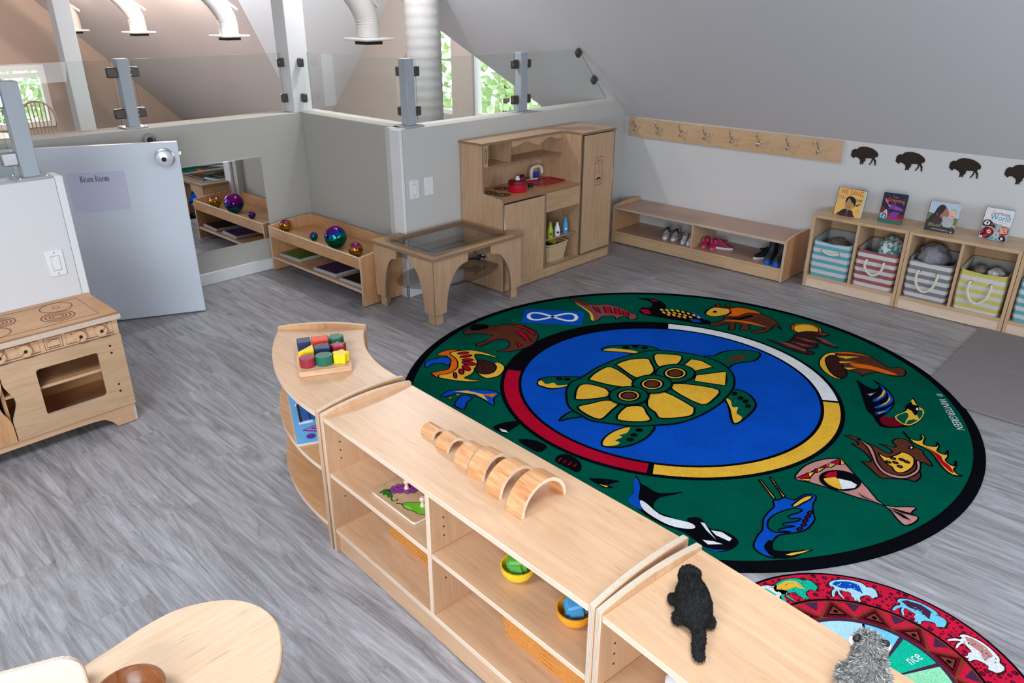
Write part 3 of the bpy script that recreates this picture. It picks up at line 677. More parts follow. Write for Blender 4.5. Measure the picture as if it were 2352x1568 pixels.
 ('blue',0,"769,595 798,653 792,580"),
 ('yellow',0,"815,710 832,685 839,631 829,557 827,639"),
 ('yellow',0,"864,655 881,612 880,553 865,501 874,586"),
 ('yellow',0,"904,482 892,425 884,431"),
 ('yellow',0,"778,599 795,635 791,591"),
 ('yellow',0,"956,453 977,546 966,645 959,700 997,646 1036,617 1053,560 1054,475 1034,406 995,407"),
 ('green',0,"963,456 982,529 1003,503 1009,446 1015,409 990,420"),
 ('green',0,"1016,453 1032,487 1050,486 1035,420 1021,409"),
 ('green',0,"1020,602 1035,607 1050,554 1051,504 1031,539"),
 ('black',0,"961,583 965,659 979,638 1002,641 1018,610 1028,528 994,568"),
 ('white',0,"1015,607 1017,598 1017,590 1014,588 1010,591 1007,599 1005,608 1005,615 1008,618 1012,614"),
 ('darkred',0,"912,404 960,427 992,404 1017,385 964,326 925,349"),
]),
('beaver_motif',[
 ('brown',1,"434,948 476,1034 543,1078 618,1075 694,1026 744,1004 787,1044 825,1012 834,942 780,901 723,903 680,828 673,788 648,819 588,808 543,811"),
 ('yellow',1,"434,802 414,904 430,977 461,975 450,890 474,815 543,719 600,685 594,666 546,677 480,728"),
 ('darkbrown',1,"440,879 449,950 505,905 591,788 611,729 599,679 538,714 478,796"),
 ('orange',0,"442,986 483,1036 546,1068 613,1070 546,1050 485,1012"),
 ('orange',0,"564,906 636,947 719,956 808,939 763,908 679,907 612,877"),
 ('yellow',0,"472,948 569,1028 525,949"),
 ('yellow',0,"509,885 585,946 526,870"),
 ('yellow',0,"562,825 615,868 592,816"),
]),
('lodge_motif',[
 ('orange',1,"261,1251 268,1218 264,1186 249,1157 227,1134 199,1121 168,1119 139,1128 114,1148 96,1175 89,1208 92,1241 107,1272 130,1295 159,1308 191,1310 220,1299 245,1279"),
 ('yellow',1,"243,1246 249,1218 246,1190 236,1164 218,1144 196,1132 171,1130 147,1137 126,1153 112,1177 105,1205 107,1234 118,1260 136,1281 159,1293 184,1295 208,1287 229,1270"),
 ('darkbrown',1,"76,900 142,903 185,971 166,1120 222,1202 310,1229 311,1188 267,1118 427,1078 398,1055 321,1068 340,986 308,930 363,905 342,855 248,852 173,873"),
 ('mauve',0,"135,918 202,933 316,912 313,883 213,891"),
 ('mauve',0,"185,971 284,985 325,985 275,951"),
 ('mauve',0,"181,1050 282,1064 333,1059 263,1032"),
 ('mauve',0,"258,1138 335,1129 423,1079 346,1084"),
 ('mauve',0,"248,1199 311,1225 295,1186"),
]),
('buffalo_motif',[
 ('brown',1,"-416,1018 -433,1133 -426,1207 -376,1188 -338,1241 -268,1291 -159,1264 -49,1226 11,1176 77,1092 8,1144 20,1066 15,989 -26,931 -48,958 -10,1038 -59,1065 -112,1029 -70,966 -118,920 -142,1000 -188,1001 -141,913 -165,875 -213,978 -238,908 -269,848 -295,884 -271,999 -299,1050 -349,1002"),
 ('yellow',1,"-405,1012 -427,1122 -395,1169 -326,1185 -297,1115 -315,1044 -348,1000"),
 ('orange',1,"-332,1196 -300,1261 -207,1283 -144,1256 -209,1216 -231,1115 -284,1074 -291,1138"),
 ('black',0,"-291,1035 -217,1088 -180,1195 -157,1186 -192,1059"),
 ('orange',0,"-259,979 -198,1053 -104,1082 -8,1069 -88,1052 -184,1027"),
 ('brown',1,"-407,1165 -446,1206 -435,1240 -401,1197"),
 ('brown',1,"-360,1203 -391,1241 -387,1287 -350,1229"),
 ('black',0,"-365,1089 -362,1079 -364,1068 -371,1062 -379,1063 -385,1070 -389,1080 -387,1091 -380,1096 -372,1096"),
]),
]
FLAGLOOP="-967,382 -954,362 -948,341 -951,322 -963,307 -983,296 -1012,289 -1047,286 -1085,285 -1124,283 -1159,280 -1189,273 -1210,262 -1222,246 -1224,227 -1217,206 -1204,187 -1185,171 -1165,162 -1146,161 -1128,170 -1113,188 -1102,215 -1093,248 -1085,285 -1077,322 -1068,355 -1056,383 -1041,401 -1023,410 -1003,409 -984,398"
# ------------------------------------------------------------------ setting
# floor of single planks running along the right wall
fl = structure(G().box(-5.3, 3.0, -2.6, 5.5, -0.06, -0.008, bev=0).build('floor', DARK, None, False))
PW, PL = 0.18, 1.22
rnd = random.Random(5)
pm = {}
def plank_mesh(w):
    k = round(w, 2)
    if k not in pm:
        g = G(); g.box(0.0, w, 0.0, PW, -0.008, 0.0, bev=0.0004)
        o = g.build('plank', FLOOR, fl); pm[k] = o.data; bpy.data.objects.remove(o)
    return pm[k]
row = 0; y = -1.2
structure(G().box(1.6, 3.0, -2.6, 5.47, -0.008, 0, bev=0).build('floor_east', FLOOR, None, False)); structure(G().box(-3.9, 1.6, -2.6, -1.2, -0.008, 0, bev=0).build('floor_south', FLOOR, None, False))
while y < 5.47:
    off = (row * 0.47 + rnd.uniform(-0.1, 0.1)) % PL
    x = -5.3
    first = True
    while x < 1.6:
        w = min((off if first and off > 0.15 else PL), 1.6 - x); first = False
        if w > 0.02:
            o = bpy.data.objects.new('plank', plank_mesh(w)); COL.objects.link(o); o.parent = fl; o.location = (x, y, 0)
        x += w
    y += PW; row += 1
structure(G().box(-15.5, -3.9, -4.1, -4.0, -0.3, 4.6, bev=0).build('wall_loft_south', WALL, None, False))
structure(G().box(-15.6, -5.28, -4, 7.0, -0.4, -0.3, bev=0).build('floor_loft', FLOOR, None, False))

# right wall: low knee wall, then the sloping roof
structure(G().box(-4.83, 3.0, 5.47, 5.6, 0, 0.984, bev=0).build('wall_right', WALL, None, False))
def slope_poly():
    P = [(3.0, 1.9), (3.0, 5.62), (-4.83, 5.62), (-4.83, 5.455), (-7.13, 3.155), (-10.72, 6.755), (-15.4, 6.755), (-15.4, 1.9)]
    g = G(); tris = geometry.tessellate_polygon([[Vector((a, b, 0)) for a, b in P]])
    lo = [g.bm.verts.new((a, b, 6.455 - b)) for a, b in P]; hi = [g.bm.verts.new((a, b + 0.05, 6.455 - b + 0.05)) for a, b in P]
    for t in tris:
        g.bm.faces.new([lo[i] for i in t]); g.bm.faces.new([hi[i] for i in t])
    n = len(P)
    for i in range(n): g.bm.faces.new((lo[i], lo[(i + 1) % n], hi[(i + 1) % n], hi[i]))
    bmesh.ops.recalc_face_normals(g.bm, faces=g.bm.faces[:])
    return g
structure(slope_poly().build('ceiling', CEIL, None, False))
structure(G().box(-15.5, 3.0, -4.0, 1.95, 4.55, 4.62, bev=0).build('ceiling_flat', CEIL, None, False))
structure(G().box(-3.9, 3.1, -2.7, -2.6, 0, 4.6, bev=0).build('wall_front', WALL, None, False))
structure(G().prism([(-2.7, 0), (5.6, 0), (5.6, 1.0), (1.95, 4.6), (-2.7, 4.6)], 'yz', 3.0, 3.1).build('wall_east', WALL, None, False))
def quadslab(name, pts, off, m):
    g = G(); a = [g.bm.verts.new(p) for p in pts]; b = [g.bm.verts.new(Vector(p) + Vector(off)) for p in pts]; n = len(pts)
    g.bm.faces.new(a); g.bm.faces.new(b)
    for i in range(n): g.bm.faces.new((a[i], a[(i + 1) % n], b[(i + 1) % n], b[i]))
    bmesh.ops.recalc_face_normals(g.bm, faces=g.bm.faces[:])
    return structure(g.build(name, m, None, False))
# dormer beyond the railing: two sloping ceilings, window wall, cheeks
quadslab('ceiling_dormer_left', [(-7.13, 3.155, 3.3), (-10.43, 6.455, 0.0), (-10.43, 6.65, 0.0), (-7.13, 6.65, 3.3)], (-0.04, 0, 0.04), CEIL)
quadslab('ceiling_dormer_right', [(-7.13, 3.155, 3.3), (-4.83, 5.455, 1.0), (-4.83, 6.65, 1.0), (-7.13, 6.65, 3.3)], (0.04, 0, 0.04), CEIL)
W1 = [(-8.46, 0.58), (-7.36, 0.58), (-7.36, 2.15), (-8.46, 1.05)]
W2 = [(-7.0, 0.58), (-5.85, 0.58), (-5.85, 1.0), (-7.0, 2.15)]
structure(G().prism([(-10.75, -0.3), (-4.83, -0.3), (-4.83, 1.0), (-7.13, 3.3), (-10.75, -0.3 + 0.0)][:4], 'xz', 6.65, 6.8, holes=[W1, W2]).build('wall_dormer', GABLE, None, False))
structure(G().box(-4.83, -4.75, 5.47, 6.8, -0.3, 1.0, bev=0).build('wall_dormer_cheek', CEIL, None, False))
def ring(poly, w):
    c = Vector((sum(p[0] for p in poly) / len(poly), sum(p[1] for p in poly) / len(poly)))
    out = []
    n = len(poly)
    for i in range(n):
        a, p, b = Vector(poly[i - 1]), Vector(poly[i]), Vector(poly[(i + 1) % n])
        d1 = (p - a).normalized(); d2 = (b - p).normalized(); n1 = Vector((-d1.y, d1.x)); n2 = Vector((-d2.y, d2.x))
        k = w / max(0.3, (1 + n1.dot(n2)) / 2) ; q = p + (n1 + n2) * 0.5 * k
        out.append((q.x, q.y))
    return out
for i, Wp in enumerate((W1, W2)):
    wf = structure(G().prism(Wp, 'xz', 6.70, 6.77, holes=[ring(Wp, 0.05)]).build('window_%d' % (i + 1), WALLTRIM, None, False))
    G().prism(ring(Wp, 0.045), 'xz', 6.73, 6.738).build('pane', PANE, wf, False)
# far gable wall with its window
WG = [(3.0, -0.1), (4.42, -0.1), (4.42, 0.92), (3.0, 0.92)]
structure(G().prism([(-3.5, -0.3), (6.9, -0.3), (2.9, 3.6), (-3.5, 3.6)], 'yz', -15.55, -15.4, holes=[WG]).build('wall_gable', GABLE, None, False))
wg = structure(G().prism(WG, 'yz', -15.5, -15.36, holes=[ring(WG, 0.09)]).build('window_3', WALLTRIM, None, False))
G().box(-15.47, -15.39, 3.05, 4.37, 0.72, 0.79).build('transom', WALLTRIM, wg)
G().box(-15.47, -15.39, 3.35, 3.42, -0.05, 0.72).build('mullion', WALLTRIM, wg)
G().box(-15.44, -15.43, 3.05, 4.37, -0.05, 0.87, bev=0).build('pane', PANE, wg)

# half walls with the glass railing on top
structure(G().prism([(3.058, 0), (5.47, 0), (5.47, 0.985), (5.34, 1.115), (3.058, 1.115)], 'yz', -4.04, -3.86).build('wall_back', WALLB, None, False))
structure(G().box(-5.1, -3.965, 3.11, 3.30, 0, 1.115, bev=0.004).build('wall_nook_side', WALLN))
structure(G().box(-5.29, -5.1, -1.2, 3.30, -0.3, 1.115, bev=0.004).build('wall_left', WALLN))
structure(G().box(-4.0, -3.86, -1.2, 1.05, 0, 1.115, bev=0.004).build('wall_stub', WALL))
structure(G().box(-3.985, -3.865, 1.05, 1.085, 0, 1.118, bev=0.004).build('trim_1', WALLTRIM))
structure(G().box(-3.97, -3.862, 3.035, 3.0575, 0, 1.115, bev=0.004).build('trim_2', WALLTRIM))
structure(G().box(-5.1, -5.085, -1.0, 3.11, 0, 0.088, bev=0.004).build('baseboard_left', WALLTRIM))
structure(G().box(-5.085, -3.97, 3.095, 3.11, 0, 0.088, bev=0.004).build('baseboard_nook', WALLTRIM))
structure(G().box(-3.86, -3.845, 3.02, 5.47, 0, 0.088, bev=0.004).build('baseboard_back', WALLTRIM))
structure(G().box(-3.985, -3.845, 3.02, 3.034, 0, 0.088, bev=0.004).build('baseboard_corner', WALLTRIM))
structure(G().box(-3.845, -2.0, 5.456, 5.47, 0, 0.088, bev=0.004).build('baseboard_right', WALLTRIM))

# door, half height, swung into the nook
dd = Vector((-0.44799, -0.89404, 0)); dn = Vector((0.89404, -0.44799, 0)); tip = Vector((-4.612, 1.945, 0))
door = bpy.data.objects.new('door_1', None); COL.objects.link(door); door['kind'] = 'structure'
door.matrix_world = frame(tip, dd, dn)          # x along the leaf from the latch edge, y out of the room face, z up
def dbox(x0, x1, y0, y1, z0, z1, name, m, bev=0.002):
    return G().box(x0, x1, y0, y1, z0, z1, bev=bev).build(name, m, door)
dbox(0, 0.975, -0.04, 0, 0.008, 1.088, 'door_leaf', DOORP)
CHROME_L = plain('satin_chrome', srgb(208, 210, 214), 0.3, metal=0.35, noise=0.02)
def dknob(x, z):
    M = Matrix.Translation((x, 0, z)) @ Matrix.Rotation(radians(-90), 4, 'X')
    k = G().lathe([(0.042, 0), (0.042, 0.008), (0.032, 0.014), (0.03, 0.022), (0.046, 0.036), (0.05, 0.05), (0.046, 0.064), (0.02, 0.07), (0, 0.07)], n=28, M=M).build('door_knob', CHROME_L, door)
    G().lathe([(0.014, 0.0695), (0.014, 0.0715), (0, 0.0715)], n=12, M=M).build('keyhole', DARK, k)
    G().lathe([(0.056, 0), (0.056, 0.006), (0.05, 0.009), (0, 0.009)], n=28, M=M).build('rosette', STEEL, k)
dknob(0.079, 1.0)
dbox(-0.016, 0.001, -0.028, -0.012, 1.008, 1.026, 'latch_bolt', STEEL)
dbox(-0.002, 0.0005, -0.034, -0.006, 0.96, 1.06, 'latch_plate', STEEL, 0.0005)
for zz in (0.2, 0.9): dbox(0.965, 0.985, -0.012, 0.008, zz, zz + 0.09, 'hinge', STEEL)
# paper sign taped to the door
paper = thing('paper_sign', 'white paper sign reading Bison Room taped to the open grey door', 'sign')
PMx = frame(tip + dd * 0.615 + dn * 0.003 + Vector((0, 0, 0.711)), -dd, (0, 0, 1))
paper.matrix_world = PMx
PWd, PHt = 0.300, 0.226
G().box(0, PWd, 0, PHt, -0.0012, 0.0, bev=0).build('paper_sheet', PAPER, paper)
def serif_word(word, h):
    """roman capitals and lower case drawn from strokes with serifs"""
    g = G(); x = 0; T, t, s = h * 0.14, h * 0.055, h * 0.09
    def vstem(cx, y0, y1, w=T, sl=True, sr=True, top=True):
        g.flat([(cx - w / 2, y0), (cx + w / 2, y0), (cx + w / 2, y1), (cx - w / 2, y1)], 0.0004)
        g.flat([(cx - w / 2 - s, y0), (cx + w / 2 + s, y0), (cx + w / 2 + s, y0 + t * 0.7), (cx - w / 2 - s, y0 + t * 0.7)], 0.0004)
        if top: g.flat([(cx - w / 2 - s, y1 - t * 0.7), (cx + w / 2 + (s if sr else 0), y1 - t * 0.7), (cx + w / 2 + (s if sr else 0), y1), (cx - w / 2 - s, y1)], 0.0004)
    def bowl(cx, cy, rx, ry, a0, a1, w=T):
        n = 14
        for i in range(n):
            q = []
            for k, aa in ((0, a0 + (a1 - a0) * i / n), (0, a0 + (a1 - a0) * (i + 1) / n)):
                c_, s_ = cos(radians(aa)), sin(radians(aa)); ww = t + (w - t) * abs(c_) ** 1.3
                q.append(((cx + rx * c_, cy + ry * s_), (cx + (rx - ww) * c_, cy + (ry - ww * 0.8) * s_)))
            g.flat([q[0][0], q[1][0], q[1][1], q[0][1]], 0.0004)
    xh = h * 0.68
    for ch in word:
        if ch == ' ': x += h * 0.32; continue
        if ch == 'B':
            vstem(x + 0.17 * h, 0, h, sr=False); bowl(x + 0.25 * h, 0.745 * h, 0.36 * h, 0.255 * h, -90, 90); bowl(x + 0.25 * h, 0.26 * h, 0.42 * h, 0.26 * h, -90, 90); x += 0.78 * h
        elif ch == 'R':
            vstem(x + 0.17 * h, 0, h, sr=False); bowl(x + 0.25 * h, 0.735 * h, 0.38 * h, 0.265 * h, -90, 90)
            g.flat([(x + 0.36 * h, 0.48 * h), (x + 0.5 * h, 0.48 * h), (x + 0.86 * h, 0), (x + 0.68 * h, 0)], 0.0004); x += 0.86 * h
        elif ch == 'i':
            vstem(x + 0.18 * h, 0, xh, sr=False); g.flat(circle(x + 0.17 * h, 0.9 * h, 0.085 * h, 10), 0.0004); x += 0.38 * h
        elif ch == 's':
            bowl(x + 0.24 * h, xh * 0.73, 0.17 * h, xh * 0.27, 30, 270); bowl(x + 0.24 * h, xh * 0.26, 0.2 * h, xh * 0.27, -150, 90); x += 0.5 * h
        elif ch == 'o':
            bowl(x + 0.3 * h, xh / 2, 0.28 * h, xh / 2 + 0.02 * h, 0, 360); x += 0.63 * h
        elif ch in 'nm':
            vstem(x + 0.16 * h, 0, xh, sr=False)
            for _k in range(1 if ch == 'n' else 2):
                bowl(x + 0.33 * h, xh * 0.6, 0.24 * h, xh * 0.4, 0, 165); vstem(x + 0.5 * h, 0, xh * 0.62, top=False); x += 0.34 * h
            x += 0.34 * h
    return g, x
gs, wlen = serif_word('Bison Room', 0.036)
s_ = 0.155 / wlen
bmesh.ops.transform(gs.bm, matrix=Matrix.Translation((0.062, 0.172, 0.0002)) @ Matrix.Diagonal((s_, 1, 1, 1)), verts=gs.bm.verts)
gs.build('printed_words', INK, paper, False)

# round bumper on the wall behind the door
wb = thing('wall_bumper', 'round chrome bumper on the wall above the open door', 'door stop', (-5.1, 1.98, 1.04))
RX = Matrix.Rotation(radians(90), 4, 'Y')
RXx = Matrix.Rotation(radians(90), 4, 'X')
G().lathe([(0.046, 0), (0.046, 0.008), (0.04, 0.03), (0.028, 0.03), (0.026, 0.012), (0, 0.012)], n=24, M=RX).build('bumper_cup', CHROME, wb)
G().lathe([(0.02, 0.012), (0.018, 0.022), (0, 0.024)], n=16, M=RX).build('rubber_centre', BLACK, wb)

# acrylic mirror on the left wall
mi = thing('wall_mirror', 'low frameless mirror screwed to the wall beside the door', 'mirror', (-5.1, 0, 0))
G().box(0, 0.006, 2.10, 2.733, 0.242, 0.839, bev=0.001).build('mirror_sheet', MIRROR, mi)
for yy, zz in ((2.70, 0.81), (2.70, 0.27)):
    G().lathe([(0.006, 0.006), (0.005, 0.0085), (0, 0.009)], n=10, M=Matrix.Translation((0, yy, zz)) @ RX).build('screw', STEEL, mi)

# switch plates
def switch_plate(x, y0, y1, z0, z1, label, rocker):
    t = thing('light_switch' if rocker else 'blank_wall_plate', label, 'switch' if rocker else 'wall plate', (x, (y0 + y1) / 2, (z0 + z1) / 2))
    w, h = (y1 - y0) / 2, (z1 - z0) / 2
    G().box(0, 0.007, -w, w, -h, h, bev=0.003).build('cover_plate', PLASTW, t)
    if rocker:
        G().box(0.006, 0.0075, -0.0185, 0.0185, -0.036, 0.036, bev=0.0).build('rocker_gap', LINER, t)
        G().box(0.006, 0.011, -0.0165, 0.0165, -0.033, 0.033, bev=0.002).build('rocker', PLASTW, t)
    for zz in (-0.05, 0.05):
        G().lathe([(0.0035, 0.007), (0.003, 0.0078), (0, 0.008)], n=8, M=Matrix.Translation((0, 0, zz)) @ RX).build('screw', STEEL, t)
switch_plate(-3.86, 0.933, 1.006, 0.668, 0.79, 'white rocker switch on the low wall above the play stove', True)
switch_plate(-3.86, 3.09, 3.167, 0.668, 0.79, 'white rocker switch at the wall corner left of the blank plate', True)
switch_plate(-3.86, 3.213, 3.29, 0.671, 0.793, 'blank white wall plate between the switch and the play kitchen', False)

# ------------------------------------------------------------------ glass railing
ZT, ZB = 1.525, 1.135
def post(x, y, label, ang=0.0, z0=1.115):
    t = thing('railing_post', label, 'post', (x, y, z0), ang, 'railing posts')
    del t['group']
    G().box(-0.035, 0.035, -0.035, 0.035, 0.008, 0.415, bev=0.003).build('post_tube', POSTP, t)
    G().box(-0.07, 0.07, -0.07, 0.07, 0, 0.009, bev=0.002).build('base_plate', POSTP, t)
    for a in (-1, 1):
        for b in (-1, 1):
            G().lathe([(0.007, 0.009), (0.006, 0.013), (0, 0.0135)], (a * 0.054, b * 0.054, 0), n=8).build('bolt', STEEL, t)
    return t
def clamps(t, sides, zs=(0.09, 0.335), s=0.03, cm=None):
    for d in sides:                       # d: direction of the pane from the post
        for z in zs:
            dx, dy = d
            c = G(); x0, x1 = 0.033, 0.098
            M = Matrix.Rotation(atan2(dy, dx), 4, 'Z')
            c.box(x0, x1, -0.016, 0.016, z - s, z + s, bev=0.006, M=M)
            k = c.build('glass_clamp', cm or CLAMP, t)
            for zz in (-0.015, 0.015):
                G().lathe([(0.005, 0.016), (0.004, 0.0185), (0, 0.019)], n=8, M=M @ Matrix.Translation((x0 + 0.012, 0, z + zz)) @ Matrix.Rotation(radians(90), 4, 'X')).build('clamp_screw', STEEL, k)
p1 = post(-3.935, 0.975, 'grey railing post on the low wall end above the stove'); clamps(p1, [(0, -1)], cm=STEEL)
p2 = post(-5.19, 1.93, 'grey railing post on the left wall above the door'); clamps(p2, [(0, -1), (0, 1)])
p3 = post(-3.965, 3.20, 'grey railing post at the outer wall corner above the switches'); clamps(p3, [(-1, 0), (0, 1)])
p4 = post(-3.95, 4.25, 'grey railing post on the back wall above the play kitchen'); clamps(p4, [(0, -1), (0, 1)])
def pane(label, a, b, off=0.006, poly=None):
    a, b = Vector(a), Vector(b); L_ = (b - a).length
    pts = poly or [(0, 0), (L_, 0), (L_, ZT - ZB), (0, ZT - ZB)]
    me = G().prism(pts, 'xz', -0.005, 0.005, mi=0, mi2=1)
    o = me.build('railing_glass', [GLASS, GLEDGE], None, False)
    o.location = (a.x, a.y, ZB); o.rotation_euler = (0, 0, atan2(b.y - a.y, b.x - a.x))
    return tag(o, label, 'glass')
pane('glass railing panel on the low wall left of the nearest post', (-3.935, -0.6), (-3.935, 0.915))
pane('glass railing panel left of the post above the door', (-5.19, 0.2), (-5.19, 1.865))
pane('glass railing panel between the post above the door and the white column', (-5.19, 1.995), (-5.19, 3.03))
pane('glass railing panel between the white column and the corner post', (-5.09, 3.20), (-4.03, 3.20))
pane('glass railing panel between the corner post and the post above the kitchen', (-3.955, 3.265), (-3.955, 4.185))
slant = pane('slant ended glass railing panel meeting the sloping ceiling', (-3.955, 4.315), (-3.955, 5.3), poly=[(0, 0), (0.985, 0), (0.60, 0.39), (0, 0.39)])
for yy, lab in ((5.137, 'lower'), (4.925, 'upper')):
    zz = 6.455 - yy
    t = G().box(-0.028, 0.028, -0.016, 0.016, -0.028, 0.028, bev=0.006).build('glass_clamp', CLAMP, slant)
    t.location = (yy - 0.012 - 4.315, 0, zz - 0.03 - ZB); t.rotation_euler = (0, radians(45), 0)
# white columns and the round pipe
col = thing('white_column', 'square white column standing on the inner corner of the half wall', 'column', (-5.195, 3.14, 1.113))
G().box(-0.08, 0.08, -0.08, 0.08, 0, 2.4, bev=0.004).build('column_shaft', WALLTRIM, col)
for d in ((0, -1), (1, 0)):
    for z in (0.10, 0.345):
        M = Matrix.Rotation(atan2(d[1], d[0]), 4, 'Z')
        G().box(0.078, 0.125, -0.016, 0.016, z - 0.03, z + 0.03, bev=0.006, M=M).build('glass_clamp', CLAMP, col)
c2 = thing('white_column', 'slim white column in the loft behind the left glass panel', 'column', (-7.27, 2.31, -0.3))
G().box(-0.065, 0.065, -0.065, 0.065, 0, 3.6, bev=0.004).build('column_shaft', WALLTRIM, c2)
pp = thing('vertical_duct_pipe', 'thick ribbed white pipe rising behind the corner glass panel', 'pipe', (-5.17, 4.37, -0.3))
G().lathe([(0.145 + (0.004 if k % 4 == 0 else 0.0), k * 0.02) for k in range(0, 117)], n=36).build('pipe_wall', DUCT, pp)
# flexible ducts with square diffusers
names = ['first and largest ceiling duct, left of the thick ribbed pipe', 'second ceiling duct, just left of the white column', 'third ceiling duct, above the railing post over the door', 'farthest ceiling duct, beside the slim loft column']
for (x, yy, z), nm in zip(((-5.83, 4.3, 1.56), (-8.35, 4.3, 1.53), (-10.7, 4.28, 1.52), (-13.0, 4.27, 1.50)), names):
    t = thing('ceiling_duct', 'white flexible ' + nm, 'duct', (x, yy, z), 0, 'ducts'); del t['group']
    path = [(0, 0, 0.02), (0, 0, 0.12), (0, -0.015, 0.2), (0, -0.07, 0.3), (0, -0.16, 0.41)] + [(0, -0.16 - 0.2 * k, 0.41 + 0.2 * k) for k in range(1, 7)]
    path = spline(path, 7, closed=False)
    G().tube(path, [0.1 + 0.0035 * (i % 2) for i in range(len(path))], n=24).build('duct_sleeve', DUCT, t)
    G().tube([(0, 0.02 + 0.115 - 0.01, 0.27), (0, -0.08, 0.42), (0, -0.9, 1.22)], 0.02, n=8).build('strap', DUCT, t)
    G().box(-0.16, 0.16, -0.16, 0.16, 0.0, 0.02, bev=0.006).build('diffuser_plate', WALLTRIM, t)
    g = G(); g.prism([(-0.085, -0.085), (0.085, -0.085), (0.085, 0.085), (-0.085, 0.085)], 'xy', -0.035, -0.006); g.build('diffuser_core', DARK, t)
    G().box(-0.1, 0.1, -0.1, 0.1, -0.008, 0.0, bev=0.001).build('diffuser_collar', WALLTRIM, t)

# ------------------------------------------------------------------ loft furniture seen through the glass
ch = thing('spindle_back_chair', 'grey wooden spindle back chair behind the left glass panel', 'chair', (-11.9, 3.22, -0.3), radians(75))
G().lathe([(0.2, 0.43), (0.215, 0.445), (0.2, 0.46), (0, 0.462)], n=24).build('seat', CHAIRW, ch)
for a in (45, 135, 225, 315):
    G().tube([(0.13 * cos(radians(a)), 0.13 * sin(radians(a)), 0.44), (0.2 * cos(radians(a)), 0.2 * sin(radians(a)), 0.0)], [0.02, 0.014], n=10).build('leg', CHAIRW, ch)
hoop = [(-0.19, 0.16, 0.45)] + [(-0.21 * cos(radians(a)), 0.19 + 0.02 * sin(radians(a)), 0.72 + 0.23 * sin(radians(a))) for a in range(0, 181, 15)] + [(0.19, 0.16, 0.45)]
G().tube(hoop, 0.014, n=8).build('hoop_back', CHAIRW, ch)
for k in range(7):
    u = -0.15 + 0.05 * k
    G().tube([(u * 0.85, 0.165, 0.45), (u, 0.2, 0.72 + 0.225 * sqrt(max(0, 1 - (u / 0.21) ** 2)))], 0.008, n=6).build('spindle', CHAIRW, ch)
tb = thing('loft_table', 'round white table in the loft at the far left behind the glass', 'table', (-10.6, 2.05, -0.3))
G().lathe([(0.55, 0.70), (0.56, 0.72), (0.55, 0.735), (0, 0.735)], n=40).build('table_top', PLASTW, tb)
G().lathe([(0.25, 0), (0.25, 0.02), (0.04, 0.05), (0.04, 0.7)], n=24).build('pedestal', PLASTW, tb)
tk = tag(G().box(-0.05, 0.05, -0.09, 0.09, 0, 0.05, bev=0.01).build('teal_box', pl('dark_teal', 20, 90, 100)), 'small dark teal box on the round white loft table', 'box')
tk.location = (-10.75, 2.1, 0.435)
# trees and lawn outside the dormer windows
lw = structure(G().box(-30, 6, 7.0, 40, -3.2, -3.0, bev=0).build('ground_outside', GRASSO, None, False))
structure(G().box(-40, -15.7, -10, 20, -3.2, -3.0, bev=0).build('ground_outside_west', GRASSO, None, False))
def tree(x, yy, h, r, seed, label, mats):
    rr = random.Random(seed)
    t = thing('leafy_tree', label, 'tree', (x, yy, -3.0))
    G().tube([(0, 0, 0), (0.05, 0, h * 0.35), (0, 0.08, h * 0.8)], [0.18, 0.13, 0.05], n=8).build('trunk', BARK, t)
    g = G(); bm = g.bm
    for _ in range(1100):
        while True:
            p = Vector((rr.uniform(-1, 1), rr.uniform(-1, 1), rr.uniform(-1, 1)))
            if 0.35 < p.length < 1: break
        p = Vector((p.x * r, p.y * r, h * 0.72 + p.z * h * 0.36))
        d = Vector((rr.gauss(0, 1), rr.gauss(0, 1), rr.gauss(0, 1))).normalized(); e = d.orthogonal().normalized(); s = rr.uniform(0.09, 0.17)
        vs = [bm.verts.new(p + d * s), bm.verts.new(p + e * s * 0.5), bm.verts.new(p - d * s), bm.verts.new(p - e * s * 0.5)]
        f = bm.faces.new(vs); f.material_index = rr.choice((0, 0, 1))
    tag(g.build('foliage', mats, t, False), kind='stuff')
tree(-8.6, 11.5, 4.2, 2.0, 1, 'pale green tree outside the right dormer window', LEAF)
tree(-12.6, 13.0, 4.6, 2.0, 2, 'pale green tree outside the left dormer window beside the pipe', LEAF)
tree(-21.0, 5.0, 4.6, 2.2, 3, 'green tree outside the loft window at the far left', LEAF)
# ------------------------------------------------------------------ rugs
rug = thing('round_rug', 'large round green rug with a turtle at its centre and animals around', 'rug', (-1.805, 3.135, 0.0))
G().lathe([(1.372, 0), (1.372, 0.012), (1.2, 0.0122), (0, 0.0122)], n=160).build('rug_pile', RP['green'], rug)
G().lathe([(1.371, 0.0), (1.371, 0.013), (1.385, 0.0145), (1.408, 0.013), (1.421, 0.006), (1.421, 0.0)], n=160).build('rug_binding', RP['black'], rug)
RC = (-0.031, -0.026)
def sector(g, c, r0, r1, a0, a1, z, mi, n=48):
    A = arc(c[0], c[1], r0, a0, a1, n); B = arc(c[0], c[1], r1, a0, a1, n)
    va = [g.bm.verts.new((p[0], p[1], z)) for p in A]; vb = [g.bm.verts.new((p[0], p[1], z)) for p in B]
    for i in range(n): g.bm.faces.new((va[i], vb[i], vb[i + 1], va[i + 1])).material_index = mi
g = G(); sector(g, RC, 0.0, 0.76, 0, 360, 0.0128, 0, 128); g.build('blue_field', RP['blue'], rug, False)
g = G(); order = ['black', 'white', 'yellow', 'red']
sector(g, RC, 0.752, 0.872, 0, 360, 0.0126, 0, 128)
for i, (a0, a1) in enumerate(((122.2, 211.0), (31.6, 122.0), (-60.8, 30.2), (-148.6, -62.6))): sector(g, RC, 0.776, 0.851, a0, a1, 0.0131, i)
g.build('four_colour_ring', [RP[k] for k in order], rug, False)
keys = list(RP.keys())
